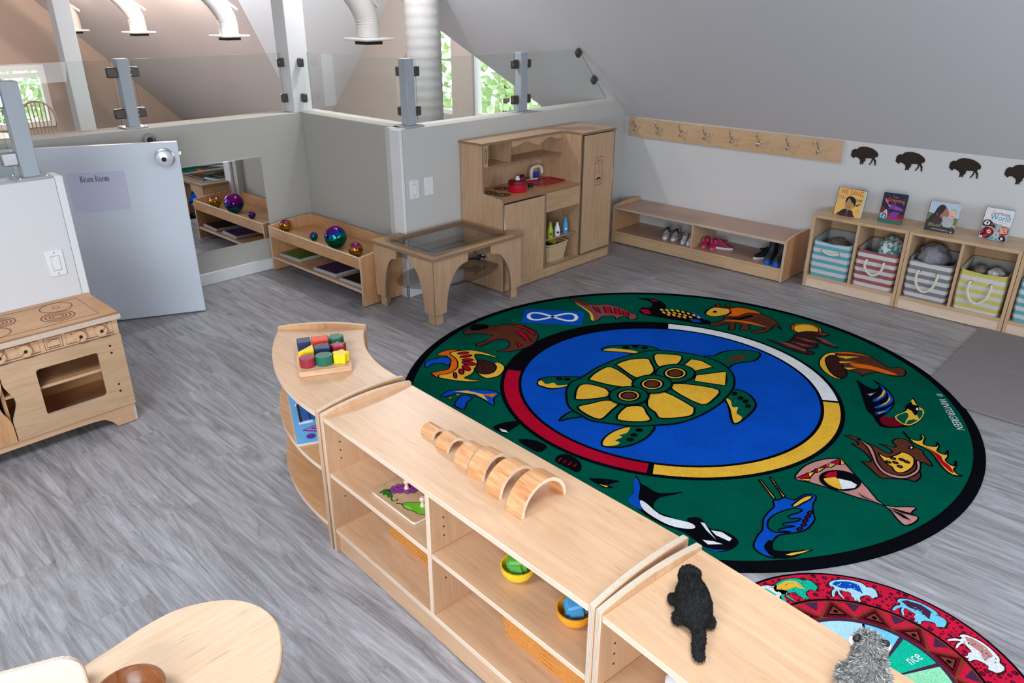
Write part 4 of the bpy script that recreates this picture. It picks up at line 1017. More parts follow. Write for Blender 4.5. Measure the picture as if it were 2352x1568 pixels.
def P2(s): return [tuple(int(v) / 1000 for v in q.split(',')) for q in s.split()]
for nm, polys in RUG:
    used = []; g = G(); z = 0.0134
    for c, outl, s in polys:
        if c not in used: used.append(c)
        if outl and 'black' not in used: used.append('black')
        raw = P2(s); pts = spline(raw, 3) if len(raw) > 5 else raw
        g.flat(pts, z, used.index(c))
        if outl: add_ribbon(g, pts, 0.011 if nm == 'turtle_motif' else 0.007, z + 0.00012, used.index('black'))
        z += 0.00024
    if nm == 'infinity_flag_motif':
        used.append('white'); add_ribbon(g, P2(FLAGLOOP), 0.024, z + 0.0002, used.index('white'))
    g.build(nm, [RP[k] for k in used], rug, False)
def rug_text(body, o, xd, h, mat, z, nm, par, shear=0.0, xs=1.0):
    me = text_mesh(body, h, xs, 'LEFT', shear)
    G().mesh(me, frame((o[0], o[1], z), (xd[0], xd[1], 0), (-xd[1], xd[0], 0))).build(nm, mat, par, False)
rug_text('WINTERGREEN', (1.063, 0.806), (0.159, -0.268), 0.052, RP['white'], 0.0136, 'woven_lettering', rug, 0.0, 0.88)
rug_text('\u00a9', (1.035, 0.856), (0.159, -0.268), 0.04, RP['white'], 0.0136, 'copyright_mark', rug)

small = thing('small_round_rug', 'small red round rug with painted bison partly behind the low shelf', 'rug', (-0.35, 1.899, 0.0))
G().lathe([(0.473, 0), (0.473, 0.006), (0.466, 0.008), (0, 0.008)], n=96).build('rug_base', RP['black'], small)
O2 = (0, 0)
g = G(); sector(g, O2, 0.342, 0.458, 0, 360, 0.0084, 0, 96)
r5 = random.Random(9)
dots = []
for _ in range(2600):
    a, q = r5.uniform(0, 360), r5.uniform(0.347, 0.453); p = (q * cos(radians(a)), q * sin(radians(a)))
    rr = r5.choice((0.0095, 0.0075, 0.0055, 0.0035))
    if all((p[0] - d[0]) ** 2 + (p[1] - d[1]) ** 2 > (rr + d[2] + 0.0016) ** 2 for d in dots): dots.append((p[0], p[1], rr))
for x, yy, rr in dots:
    g.flat(circle(x, yy, rr, 9), 0.0086, 1)
    if rr > 0.005: g.flat(circle(x, yy, rr * 0.45, 7), 0.0088, 2)
g.build('dotted_border', [RP['scarlet'], RP['darkred'], RP['plum']], small, False)
g = G(); sector(g, O2, 0.455, 0.462, 0, 360, 0.0086, 0, 96); sector(g, O2, 0.335, 0.343, 0, 360, 0.0086, 1, 96)
sector(g, O2, 0.255, 0.337, 0, 360, 0.0085, 2, 96)
NT = 15
for k in range(NT):
    a0 = 360 / NT * k; pol = lambda r, a: (r * cos(radians(a)), r * sin(radians(a)))
    st = 360 / NT
    g.flat([pol(0.262, a0), pol(0.262, a0 + st * 0.94), pol(0.331, a0 + st * 0.47)], 0.0087, 3)
    g.flat([pol(0.27, a0 + st * 0.17), pol(0.27, a0 + st * 0.77), pol(0.316, a0 + st * 0.47)], 0.0089, 1)
    g.flat([pol(0.275, a0 + st * 0.25), pol(0.275, a0 + st * 0.69), pol(0.308, a0 + st * 0.47)], 0.0091, 2)
    g.flat(circle(*pol(0.285, a0 + st * 0.47), 0.0075, 9), 0.0093, 1)
    g.flat([pol(0.332, a0 + st * 0.55), pol(0.332, a0 + st * 1.39), pol(0.272, a0 + st * 0.97)], 0.0087, 0)
    g.flat([pol(0.329, a0 + st * 0.8), pol(0.329, a0 + st * 1.14), pol(0.29, a0 + st * 0.97)], 0.0089, 4)
g.build('zigzag_band', [RP['scarlet'], RP['black'], RP['rust'], RP['darkred'], RP['plum']], small, False)
g = G(); sector(g, O2, 0.243, 0.256, 0, 360, 0.0086, 0, 96)
segs = ['aqua', 'teal', 'mint', 'yellow', 'orange', 'red', 'mauve', 'blue', 'ice']
cols = [RP['plum']] + [RP[k] for k in segs]
angs = [117, 88, 59, 16, -36, -76, -116, -156, -202, -248]
for i in range(9): sector(g, O2, 0.05, 0.243, angs[i + 1] + 1.6, angs[i] - 1.6, 0.0087, 1 + i, 12)
sector(g, O2, 0.0, 0.243, 0, 360, 0.0084, 0, 60)
g.build('segment_wheel', cols, small, False)
for a, nm in ((103, 'aqua'), (71, 'teal')):
    d = (cos(radians(a)), sin(radians(a)))
    rug_text('nce', (d[0] * 0.165, d[1] * 0.165), d, 0.05, RP['white'], 0.0092, 'woven_lettering', small, 0, 0.8)
bison_art = [(-94, 19), (-92, 52), (-78, 66), (-60, 66), (-47, 81), (-24, 88), (7, 89), (39, 83), (68, 68), (84, 52), (85, 36), (80, 28), (74, 32), (68, 18), (79, 3), (81, -28), (73, -27), (69, -4), (58, 12), (56, -6), (42, -29), (37, -26), (48, -3), (50, 16), (31, 15), (8, 12), (8, -5), (-2, -18), (-2, -29), (-10, -30), (-10, -17), (-16, -31), (-25, -31), (-23, -15), (-29, 1), (-50, 13), (-64, 14), (-72, 2), (-85, 12)]
def rug_bison(a, c1, c2, c3):
    g = G(); s = 0.00084
    R = radians(a); ux, uy = sin(R), -cos(R); vx, vy = cos(R), sin(R)
    def put(p, k=1.0): x, y_ = (-p[0]) * s * k, (p[1] - 30) * s * k; return (vx * 0.398 + ux * x + vx * y_, vy * 0.398 + uy * x + vy * y_)
    pts = spline([put(p) for p in bison_art], 2)
    g.flat([put(p, 1.09) for p in bison_art], 0.0090, 0); g.flat(pts, 0.0092, 1)
    g.flat([put(p) for p in [(-40, 20), (-30, 70), (10, 80), (60, 66), (75, 45), (40, 30), (0, 40)]], 0.0094, 2)
    rr = random.Random(a)
    for _ in range(16): g.flat(circle(*put((rr.uniform(-60, 55), rr.uniform(22, 70))), 0.0024, 7), 0.0096, rr.choice((0, 1)))
    g.build('bison_motif', [RP['darkbrown'], RP[c1], RP[c2]], small, False)
for a, c in ((146, ('teal', 'yellow', 'mint')), (118, ('ice', 'blue', 'white')), (88, ('aqua', 'plum', 'yellow')), (60, ('white', 'pink', 'mint')), (24, ('ice', 'orange', 'red')), (162, ('white', 'teal', 'blue'))): rug_bison(a, *c)

mat = thing('foam_floor_mat', 'taupe foam floor mat beside the rug in front of the cubbies', 'mat', (-0.86, 3.9, 0.0))
G().box(0.0, 0.60, 0.64, 1.24, 0, 0.012, bev=0.003).build('mat_tile', MAT_G, mat)
G().box(0.0, 0.60, 0.03, 0.638, 0, 0.012, bev=0.003).build('mat_tile', MAT_G, mat)
G().box(0.602, 1.2, 0.64, 1.24, 0, 0.012, bev=0.003).build('mat_tile', MAT_G, mat)
G().box(0.602, 1.2, 0.03, 0.638, 0, 0.012, bev=0.003).build('mat_tile', MAT_G, mat)

# ------------------------------------------------------------------ low maple shelf units in the middle
def arched_panel(x0, x1, y0, y1, zf, rise, parent, name='end_panel'):
    pts = [(y0, 0), (y1, 0), (y1, zf)] + [(y1 + (y0 - y1) * i / 12, zf + rise * (1 - (2 * i / 12 - 1) ** 2)) for i in range(1, 12)] + [(y0, zf)]
    return G().prism(pts, 'yz', x0, x1, mi=0, mi2=1, bev=0.0018).build(name, [MAPLE['z'], PLY['x']], parent)
def holes(parent, x, pts, ax=1):
    for yy, zz in pts: G().lathe([(0.0032, 0), (0.0032, 0.0006), (0, 0.0006)], n=8, M=Matrix.Translation((x, yy, zz)) @ Matrix.Rotation(radians(90 * ax), 4, 'Y')).build('peg_hole', DARK, parent)
def shelf_unit(name, label, loc, rz, L_, D, div):
    t = thing(name, label, 'shelf', loc, rz)
    arched_panel(0.0, 0.019, 0, D, 0.574, 0.016, t); arched_panel(L_ - 0.019, L_, 0, D, 0.574, 0.016, t)
    G().box(0.019, L_ - 0.019, 0.004, D - 0.004, 0.546, 0.565, thin='z').build('top_board', [MAPLE['x'], PALE['x']], t)
    G().box(0.019, L_ - 0.019, 0.004, D - 0.008, 0.088, 0.107, thin='z').build('bottom_board', [MAPLE['x'], PALE['x']], t)
    G().box(0.019, L_ - 0.019, 0.012, 0.03, 0.004, 0.088).build('kick_board', MAPLE['x'], t)
    G().box(0.019, L_ - 0.019, D - 0.012, D - 0.006, 0.004, 0.546).build('back_panel', MAPLE['z'], t)
    G().box(div, div + 0.019, 0.004, D - 0.012, 0.107, 0.546, thin='x').build('divider', [MAPLE['z'], PALE['z']], t)
    for a, b in ((0.0195, div - 0.0005), (div + 0.0195, L_ - 0.0195)):
        G().box(a, b, 0.006, D - 0.012, 0.325, 0.343, thin='z').build('shelf_board', [MAPLE['x'], PALE['x']], t)
    for x in (0.019, div + 0.019):
        holes(t, x, [(0.055, z) for z in (0.225, 0.385, 0.417, 0.45)] + [(D - 0.06, z) for z in (0.385, 0.417, 0.45)])
    return t
RZ1 = radians(-3.42)
U1 = shelf_unit('low_shelf_unit', 'low open maple shelf with six wooden arches on top', (-1.993, 1.158, 0), RZ1, 1.225, 0.368, 0.576)
RZ2 = radians(-6.7)
U2 = shelf_unit('low_shelf_unit', 'low open maple shelf with the two plush animals on top', (-0.768, 1.0845, 0), RZ2, 1.225, 0.368, 0.6)
def on1(x, yy, z): c, s = cos(RZ1), sin(RZ1); return (-1.993 + x * c - yy * s, 1.158 + x * s + yy * c, z)
def on2(x, yy, z): c, s = cos(RZ2), sin(RZ2); return (-0.768 + x * c - yy * s, 1.0845 + x * s + yy * c, z)

# curved corner unit
CU = thing('curved_corner_shelf', 'curved maple corner shelf at the far end holding the shape sorter', 'shelf', (-2.018, 2.235, 0))
RO, RI = 1.075, 0.705
A0, A1 = 270.0, 226.5
def fan(r0, r1, z0, z1, a0=A0, a1=A1, n=24):
    return arc(0, 0, r0, a0, a1, n) + arc(0, 0, r1, a1, a0, n)
def fanpart(name, r0, r1, z0, z1, m, edge):
    return G().prism(fan(r0, r1, z0, z1), 'xy', z0, z1, mi=0, mi2=1).build(name, [m, edge], CU)
fanpart('top_board', RI + 0.004, RO - 0.004, 0.546, 0.565, MAPLE['x'], PALE['x'])
fanpart('shelf_board', RI + 0.012, RO - 0.006, 0.325, 0.343, HONEY['x'], PALE['x'])
fanpart('bottom_board', RI + 0.012, RO - 0.006, 0.088, 0.107, HONEY['x'], PALE['x'])
fanpart('curved_back', RI, RI + 0.012, 0.004, 0.546, MAPLE['z'], MAPLE['z'])
fanpart('kick_board', RO - 0.06, RO - 0.045, 0.004, 0.088, HONEY['x'], HONEY['x'])
def endp(ang, th0, th1):
    pts = [(RI - 0.002, 0), (RO + 0.002, 0), (RO + 0.002, 0.574)] + [(RO - (RO - RI) * i / 12, 0.574 + 0.016 * (1 - (2 * i / 12 - 1) ** 2)) for i in range(1, 12)] + [(RI - 0.002, 0.574)]
    M = Matrix.Rotation(radians(ang), 4, 'Z')
    # outline in the radial / vertical plane, thickness tangential
    return G().prism(pts, 'xz', th0, th1, mi=0, mi2=1, bev=0.0018, M=M).build('end_panel', [HONEY['z'], PLY['y']], CU)
endp(A0, -0.004, 0.015); endp(A1, -0.0195, 0.0)

# shape sorter on the curved unit
es = Vector((0.47, 0.883, 0)).normalized(); el_ = Vector((-es.y, es.x, 0))
so = thing('shape_sorter', 'wooden shape sorter board with pegged sockets on the curved shelf', 'toy')
so.matrix_world = frame((-2.361, 1.4165, 0.565), es, el_)
G().prism(rrect(-0.100, 0.100, -0.137, 0.137, 0.012), 'xy', 0, 0.022, bev=0.003).build('board', MAPLE['x'], so)
def block(ix, iy, pts, mat, nm, lab, h=0.036):
    u, v = (-0.062 + 0.062 * ix), (-0.083 + 0.083 * iy)
    t = tag(G().prism([(p[0], p[1]) for p in pts], 'xy', 0.0, h, bev=0.002).build(nm, mat), lab, 'toy block', 'shape sorter blocks')
    del t['group']
    t.matrix_world = frame(so.matrix_world @ Vector((u, v, 0.0225)), es, el_)
star = [(0.034 * (1 if i % 2 == 0 else 0.62) * cos(radians(90 + 36 * i)), 0.034 * (1 if i % 2 == 0 else 0.62) * sin(radians(90 + 36 * i))) for i in range(10)]
flower = [((0.029 + 0.005 * cos(radians(5 * a))) * cos(radians(a)), (0.029 + 0.005 * cos(radians(5 * a))) * sin(radians(a))) for a in range(0, 360, 12)]
cross = [(-.03, -.014), (-.018, -.014), (-.018, -.028), (.018, -.028), (.018, -.014), (.03, -.014), (.03, .014), (.018, .014), (.018, .028), (-.018, .028), (-.018, .014), (-.03, .014)]
block(0, 0, circle(0, 0, 0.029), MAROON, 'round_block', 'maroon round block in the front left socket of the shape sorter')
block(1, 0, [(p[0] * 1.15, p[1]) for p in circle(0, 0, 0.029)], GREENP, 'oval_block', 'green oval block in the front socket between maroon and yellow')
block(2, 0, flower, YELLOWP, 'flower_block', 'yellow flower shaped block in the front right socket of the sorter')
block(0, 1, [(-.03, -.028), (.03, -.028), (.03, .032)], YELLOWP, 'triangle_block', 'yellow triangle block behind the maroon round block of the sorter')
block(1, 1, [(-.03, -.02)] + arc(0.0, 0.0, 0.03, 200, 60, 10) + [(.03, .026), (.03, -.026)], NAVY, 'half_round_block', 'navy half round block at the centre of the shape sorter')
block(2, 1, star, MAROON, 'star_block', 'maroon star block behind the yellow flower block of the sorter')
block(0, 2, [(-.026, -.026), (.026, -.026), (.026, .026), (-.026, .026)], NAVY, 'square_block', 'navy square block in the back left socket of the sorter')
block(1, 2, [(-.032, -.024), (.032, -.024), (.032, .024), (-.032, .024)], ORANGE, 'rectangle_block', 'orange red rectangle block in the back row of the sorter')
block(2, 2, cross, GREENP, 'cross_block', 'green cross shaped block in the back right socket of the sorter')

# picture puzzle on the curved unit's middle shelf
pu = Vector((-0.895, 0.445, 0)).normalized(); pv = Vector((0.445, 0.895, 0))
pz = thing('castle_puzzle', 'light blue wooden castle puzzle on the middle of the curved shelf', 'puzzle')
pz.matrix_world = frame((-2.208, 1.178, 0.3435), pv, pu)
# local x runs into the shelf, local y along its rim
sg = 1
BL = pl('puzzle_blue', 104, 176, 226, 0.4); DB = pl('puzzle_dark_blue', 20, 96, 176, 0.4); MB_ = pl('puzzle_mid_blue', 90, 150, 214, 0.4)
PUR = pl('puzzle_purple', 92, 40, 130, 0.4); LIL = pl('puzzle_lilac', 180, 140, 206, 0.4); AMB = pl('puzzle_amber', 204, 146, 60, 0.4); CREAM = pl('puzzle_cream', 244, 236, 190, 0.4)
G().prism(rrect(0, 0.30, 0, 0.42, 0.008), 'xy', 0 * sg, 0.006 * sg).build('backing', PALE['x'], pz)
g = G(); g.prism(rrect(0.001, 0.299, 0.001, 0.419, 0.008), 'xy', 0.006 * sg, 0.0095 * sg); g.build('sky_board', BL, pz)
def pp_(nm, pts, m, h=0.0125, h0=0.0095): return G().prism(pts, 'xy', h0 * sg, h * sg).build(nm, m, pz)
pp_('tower_piece', [(0.032, 0.165), (0.3, 0.165), (0.3, 0.30), (0.032, 0.30)], DB)
pp_('tower_ink_strip', [(0.026, 0.155), (0.036, 0.155), (0.036, 0.31), (0.026, 0.31)], INK, 0.0128)  # dark printed strip along the tower's top edge
g = G()
for k in range(14): g.prism([(0.062, 0.17 + k * 0.0092), (0.072, 0.17 + k * 0.0092), (0.072, 0.175 + k * 0.0092), (0.062, 0.175 + k * 0.0092)], 'xy', 0.0125 * sg, 0.0129 * sg)
tag(g.build('battlement', INK, pz), kind='stuff')
pp_('wall_strip', [(0.022, 0.145), (0.075, 0.150), (0.075, 0.163), (0.022, 0.160)], CLOTHW); pp_('wall_strip', [(0.022, 0.302), (0.075, 0.302), (0.075, 0.315), (0.022, 0.315)], CLOTHW)
for yy in (0.20, 0.262):
    pp_('window_piece', rrect(0.088, 0.128, yy - 0.02, yy + 0.02, 0.014), AMB, 0.0135)
    pp_('window_pane', [(0.133, yy - 0.018), (0.21, yy - 0.018), (0.21, yy + 0.018), (0.133, yy + 0.018)], MB_, 0.013)
    pp_('window_bar', [(0.128, yy + 0.022), (0.22, yy + 0.022), (0.22, yy + 0.028), (0.128, yy + 0.028)], CLOTHW, 0.0132)
def tri(x0, x1, yc, hw): return [(x0, yc), (x1, yc - hw), (x1, yc + hw)]
pp_('roof_piece', tri(0.03, 0.16, 0.092, 0.066), PUR); pp_('roof_trim', tri(0.04, 0.15, 0.092, 0.053), LIL, 0.0131); pp_('roof_inner', tri(0.058, 0.143, 0.092, 0.040), PUR, 0.0137)
pp_('roof_inner', tri(0.072, 0.132, 0.092, 0.026), LIL, 0.0141); pp_('roof_window', tri(0.082, 0.127, 0.092, 0.018), INK, 0.0145)
pp_('turret_piece', [(0.16, 0.035), (0.30, 0.035), (0.30, 0.15), (0.16, 0.15)], PUR)
for yy in (0.065, 0.12): pp_('window_piece', rrect(0.168, 0.2, yy - 0.015, yy + 0.015, 0.004), AMB, 0.0135)
pp_('cloud_piece', circle(0.055, 0.04, 0.017, 8), PUR)
pp_('flag_piece', [(0.028, 0.36), (0.085, 0.335), (0.085, 0.385)], CREAM); pp_('flag_star', circle(0.066, 0.36, 0.011, 8), YELLOWP, 0.0132)

# peg puzzle on the left middle shelf
qz = thing('peg_puzzle', 'wooden peg puzzle board with grapes and a pear on the shelf', 'puzzle')
qz.matrix_world = frame(on1(0.217, 0.045, 0.3435), (0.999, -0.05, 0), (0.05, 0.999, 0)) @ Matrix.Diagonal((0.79, 0.85, 1, 1))
G().prism(rrect(0, 0.30, 0, 0.225, 0.012), 'xy', 0, 0.0095, mi=0, mi2=1, bev=0.0015).build('board', [BIRCH['x'], CLOTHW], qz)
GRAPE = pl('grape_purple', 142, 62, 142, 0.4); GRAPED = pl('grape_outline', 74, 26, 80, 0.4); GRL = pl('leaf_ink_green', 24, 110, 34, 0.4); PEAR = pl('pear_green', 104, 184, 44, 0.4); PEARL = pl('pear_light', 168, 216, 120, 0.4)
g = G(); rows = [(0.178, [0.118]), (0.166, [0.098, 0.126]), (0.15, [0.09, 0.113, 0.135]), (0.132, [0.078, 0.1, 0.122, 0.142]), (0.114, [0.078, 0.102, 0.125]), (0.1, [0.096, 0.118])]
zz = 0.0097
for yy, xs_ in [(0.06 + 0.105 * 0, [0.052, 0.074]), (0.078, [0.046, 0.068, 0.09]), (0.096, [0.05, 0.072, 0.094, 0.114]), (0.114, [0.064, 0.086, 0.108, 0.128]), (0.132, [0.08, 0.102, 0.124]), (0.15, [0.1, 0.12])]:
    for x in xs_:
        g.flat(circle(x, yy, 0.0125, 14), zz, 1); g.flat(circle(x, yy, 0.0108, 14), zz + 0.0002, 0); zz += 0.0003
g.build('grape_picture', [GRAPE, GRAPED], qz, False)
g = G(); g.flat(spline([(0.03, 0.05), (0.05, 0.055), (0.075, 0.048), (0.1, 0.036), (0.085, 0.022), (0.065, 0.028), (0.06, 0.016), (0.045, 0.024), (0.036, 0.012), (0.03, 0.03)], 3), 0.0099, 0)
add_ribbon(g, spline([(0.085, 0.045), (0.1, 0.03), (0.12, 0.022), (0.13, 0.034), (0.122, 0.042)], 4, False), 0.006, 0.0101, 0, False); g.build('grape_leaf_picture', GRL, qz, False)
g = G(); pr = spline([(0.165, 0.04), (0.172, 0.062), (0.2, 0.085), (0.225, 0.112), (0.26, 0.12), (0.288, 0.1), (0.285, 0.062), (0.262, 0.044), (0.24, 0.042), (0.205, 0.03), (0.18, 0.03)], 4)
g.flat(pr, 0.0099, 0); add_ribbon(g, pr, 0.003, 0.0101, 1); g.flat(spline([(0.18, 0.036), (0.205, 0.037), (0.22, 0.045), (0.19, 0.042)], 3), 0.0101, 2)
add_ribbon(g, [(0.166, 0.036), (0.152, 0.03), (0.145, 0.02)], 0.005, 0.0101, 1, False); g.build('pear_picture', [PEAR, DARK, PEARL], qz, False)
for x, yy in ((0.092, 0.108), (0.235, 0.085)):
    G().lathe([(0.009, 0.0097), (0.0105, 0.014), (0.0065, 0.024), (0.006, 0.028), (0.0105, 0.034), (0.0115, 0.040), (0.008, 0.0455), (0, 0.047)], (x, yy, 0), n=18).build('wooden_peg', PALE['z'], qz)

# six nesting arches on top of the shelf
lab = ['smallest', 'second smallest', 'third smallest', 'third largest', 'second largest', 'largest']
for k, (x, R_, th) in enumerate(((-1.659, 0.029, 0.010), (-1.563, 0.040, 0.0105), (-1.456, 0.051, 0.011), (-1.381, 0.064, 0.0115), (-1.278, 0.076, 0.012), (-1.174, 0.0885, 0.0125))):
    yc = 1.349 - (x + 1.659) * 0.09
    pts = arc(0, 0, R_, 0, 180, 28) + arc(0, 0, R_ - th, 180, 0, 28)
    t = tag(G().prism(pts, 'yz', 0, 0.062, mi=1, mi2=0, bev=0.001).build('wooden_arch', [RED_OAK['x'], PALE['y']]), '%s of the six bare wooden arches on the low shelf' % lab[k], 'toy arch')
    t.location = (x, yc, 0.5652); t.rotation_euler = (0, 0, radians((-4, -6, -3, 2, -4, -3)[k]))

# bowls with wooden cubes, wicker trays
def bowl_cube(loc, mb, mc, cb, cc, rz):
    t = thing('toy_bowl', 'small %s wooden bowl on the right half of the low shelf' % cb, 'bowl', loc)
    G().lathe([(0.022, 0), (0.036, 0.006), (0.048, 0.024), (0.0505, 0.044), (0.046, 0.044), (0.043, 0.026), (0.032, 0.011), (0, 0.009)], n=36).build('bowl_shell', mb, t)
    b = bmesh.new(); bmesh.ops.create_cube(b, size=0.056); bmesh.ops.bevel(b, geom=b.edges[:], offset=0.011, segments=3, affect='EDGES'); me = bpy.data.meshes.new('c'); b.to_mesh(me); b.free()
    o = tag(G().mesh(me).build('wooden_cube', mc, None, True, 0.4), '%s wooden cube with cut corners sitting in the %s bowl' % (cc, cb), 'toy cube')
    o.location = (loc[0], loc[1], loc[2] + 0.046); o.rotation_euler = (radians(8), radians(-10), rz)
bowl_cube((-1.148, 1.235, 0.3435), BOWLY, CUBEG, 'yellow', 'green', 0.5)
bowl_cube((-0.925, 1.215, 0.3435), BOWLO, CUBEB, 'amber', 'blue', 0.9)
def wicker_tray(loc, L_, D, H, label):
    t = thing('wicker_tray', label, 'basket', loc, RZ1)
    o = rrect(0, L_, 0, D, 0.03, 5); n = len(o); per = spline([(p[0], p[1]) for p in o], 2); n = len(per)
    g = G()
    for k in range(8):
        z = 0.004 + H * k / 7.6
        path = []
        for i, p in enumerate(per):
            q = Vector(p) - Vector((L_ / 2, D / 2)); q = q.normalized(); w = 0.0022 * (1 if (i + k) % 2 else -1); fl_ = 1 + 0.03 * k
            path.append((p[0] + q.x * (w + 0.0015 * k), p[1] + q.y * (w + 0.0015 * k), z))
        g.tube(path, 0.0042, n=6, closed=True)
    tag(g.build('woven_wall', WICKER, t), kind='stuff')
    g = G()
    for i in range(0, n, 1):
        p = per[i]; q = (Vector(p) - Vector((L_ / 2, D / 2))).normalized(); g.tube([(p[0], p[1], 0), (p[0] + q.x * 0.012, p[1] + q.y * 0.012, H)], 0.0022, n=5)
    tag(g.build('wicker_stake', WICKER, t), kind='stuff')
    G().prism(o, 'xy', 0.001, 0.006).build('tray_base', WICKER, t)
    G().tube([(p[0] * 1.02 - 0.004, p[1] * 1.02 - 0.002, H + 0.006) for p in per], 0.007, n=8, closed=True).build('rim', WICKER, t)
    return t
wicker_tray(on1(0.185, 0.13, 0.1075), 0.38, 0.22, 0.075, 'orange wicker tray on the bottom left of the low shelf')
wicker_tray(on1(0.80, 0.115, 0.1075), 0.36, 0.22, 0.075, 'orange wicker tray on the bottom right of the low shelf')

# ------------------------------------------------------------------ plush animals
def blob(balls, voxel=0.005, smooth=4):
    g = G()
    for c, r in balls: g.ball(c, r, u=20, v=14)
    o = g.build('blob', [BLACK])
    m = o.modifiers.new('r', 'REMESH'); m.mode = 'VOXEL'; m.voxel_size = voxel
    s = o.modifiers.new('s', 'SMOOTH'); s.iterations = smooth
    me = bpy.data.meshes.new_from_object(o.evaluated_get(bpy.context.evaluated_depsgraph_get()))
    bpy.data.objects.remove(o); return me
def fur(me, n, ln, seed, w=0.0012, lie=(0, 0, 0)):
    """short fur: thin blades leaning along the coat"""
    rr = random.Random(seed); g = G(); bm = g.bm
    ps = list(me.polygons); ws = [p.area for p in ps]
    for p in rr.choices(ps, ws, k=n):
        vs = [me.vertices[i].co for i in p.vertices]
        a, b = rr.random(), rr.random(); c = vs[0].lerp(vs[1], a).lerp(vs[2 % len(vs)], b * 0.7); nn = p.normal
        d = (nn + Vector(lie) + Vector((rr.gauss(0, .3), rr.gauss(0, .3), rr.gauss(0, .3)))).normalized()
        t = d.cross(Vector((rr.gauss(0, 1), rr.gauss(0, 1), rr.gauss(0, 1)))).normalized() * w
        L_ = ln * rr.uniform(0.6, 1.2)
        f = bm.faces.new((bm.verts.new(c - t - nn * 0.001), bm.verts.new(c + t - nn * 0.001), bm.verts.new(c + d * L_)))
        f.material_index = rr.choice((0, 0, 1))
    return g
FURK2 = pl('black_fur_tip', 30, 27, 28, 0.8); FURG2 = pl('dark_grey_fur', 62, 58, 54, 0.9)
# sits with its back to the camera; local y runs from the tail to the nose
bk = thing('plush_beaver', 'black plush animal with a long tail lying on the low shelf', 'plush toy', (-0.607, 1.232, 0.5655), radians(39.0))
body = [((0, -0.012, 0.036), (0.041, 0.05, 0.037)), ((0, 0.012, 0.038), (0.038, 0.05, 0.036)), ((0, -0.035, 0.03), (0.034, 0.03, 0.03)), ((0, 0.03, 0.04), (0.033, 0.035, 0.034)), ((0, 0.068, 0.048), (0.026, 0.026, 0.026)), ((0, 0.09, 0.042), (0.016, 0.014, 0.013)),
        ((-0.018, 0.062, 0.066), 0.008), ((0.018, 0.062, 0.066), 0.008), ((-0.04, 0.03, 0.012), (0.012, 0.018, 0.012)), ((0.036, 0.035, 0.012), (0.012, 0.018, 0.012)), ((-0.036, -0.03, 0.012), (0.014, 0.02, 0.012)), ((0.034, -0.035, 0.012), (0.014, 0.02, 0.012))]
for k in range(12): body.append(((0.004 * sin(k * 0.5), -0.055 - 0.0075 * k, 0.02 - 0.0008 * k), (0.017 - 0.0003 * k, 0.012, 0.012 - 0.0002 * k)))
bme = blob(body)
G().mesh(bme).build('body', FURK, bk, True, 3.0)
tag(fur(bme, 9000, 0.005, 3, lie=(0, -1.0, 0)).build('fur', [FURK, FURK2], bk, False), kind='stuff')
for s in (-1, 1): G().ball((0.013 * s, 0.09, 0.056), 0.0035, u=10, v=8).build('eye', BLACK, bk)
gk = thing('plush_marmot', 'grey plush animal with black ears at the bottom edge of the picture', 'plush toy', (-0.238, 1.262, 0.5655), radians(30))
gb = [((0, 0, 0.04), (0.042, 0.046, 0.042)), ((0, 0.014, 0.075), (0.034, 0.034, 0.036)), ((0, 0.034, 0.105), (0.029, 0.031, 0.028)), ((0, 0.06, 0.1), (0.016, 0.016, 0.014)), ((-0.036, 0.022, 0.035), (0.014, 0.02, 0.026)), ((0.036, 0.022, 0.035), (0.014, 0.02, 0.026)), ((-0.03, 0.04, 0.01), (0.014, 0.022, 0.01)), ((0.03, 0.04, 0.01), (0.014, 0.022, 0.01)), ((0, -0.06, 0.02), (0.018, 0.03, 0.016))]
gme = blob(gb)
G().mesh(gme).build('body', FURG, gk, True, 3.0)
tag(fur(gme, 9000, 0.010, 4, 0.0013, lie=(0, -0.3, -0.4)).build('fur', [FURG, FURL], gk, False), kind='stuff')
for s in (-1, 1):
    G().ball((0.026 * s, 0.03, 0.124), (0.0085, 0.006, 0.009), u=12, v=8).build('ear', BLACK, gk)
    G().ball((0.033 * s, 0.036, 0.112), (0.007, 0.009, 0.009), u=12, v=8).build('cheek_tuft', FURL, gk)
    G().ball((0.014 * s, 0.062, 0.113), 0.0035, u=10, v=8).build('eye', BLACK, gk)
# toy bus on the second unit
bus = thing('toy_bus', 'white toy bus with pale blue windows on the second shelf', 'toy', on2(0.15, 0.07, 0.3432), radians(-8))
G().box(0, 0.15, 0, 0.075, 0.012, 0.105, bev=0.012).build('bus_body', PLASTW, bus)
for k in range(4): G().box(0.016 + 0.031 * k, 0.04 + 0.031 * k, -0.0012, 0.003, 0.062, 0.09, bev=0.0005).build('bus_window', pl('pale_blue_%d' % k, 180, 222, 238), bus)
for k in range(4): G().box(0.016 + 0.031 * k, 0.04 + 0.031 * k, 0.012, 0.06, 0.1045, 0.1062, bev=0.0005).build('roof_panel', pl('pale_blue_roof_%d' % k, 184, 222, 238), bus)
for x in (0.0, 0.12):
    for yy in (-0.006, 0.071): G().lathe([(0.018, 0), (0.018, 0.01), (0, 0.01)], n=18, M=Matrix.Translation((x + 0.016, yy + 0.01, 0.018)) @ RXx).build('bus_wheel', BLACK, bus)
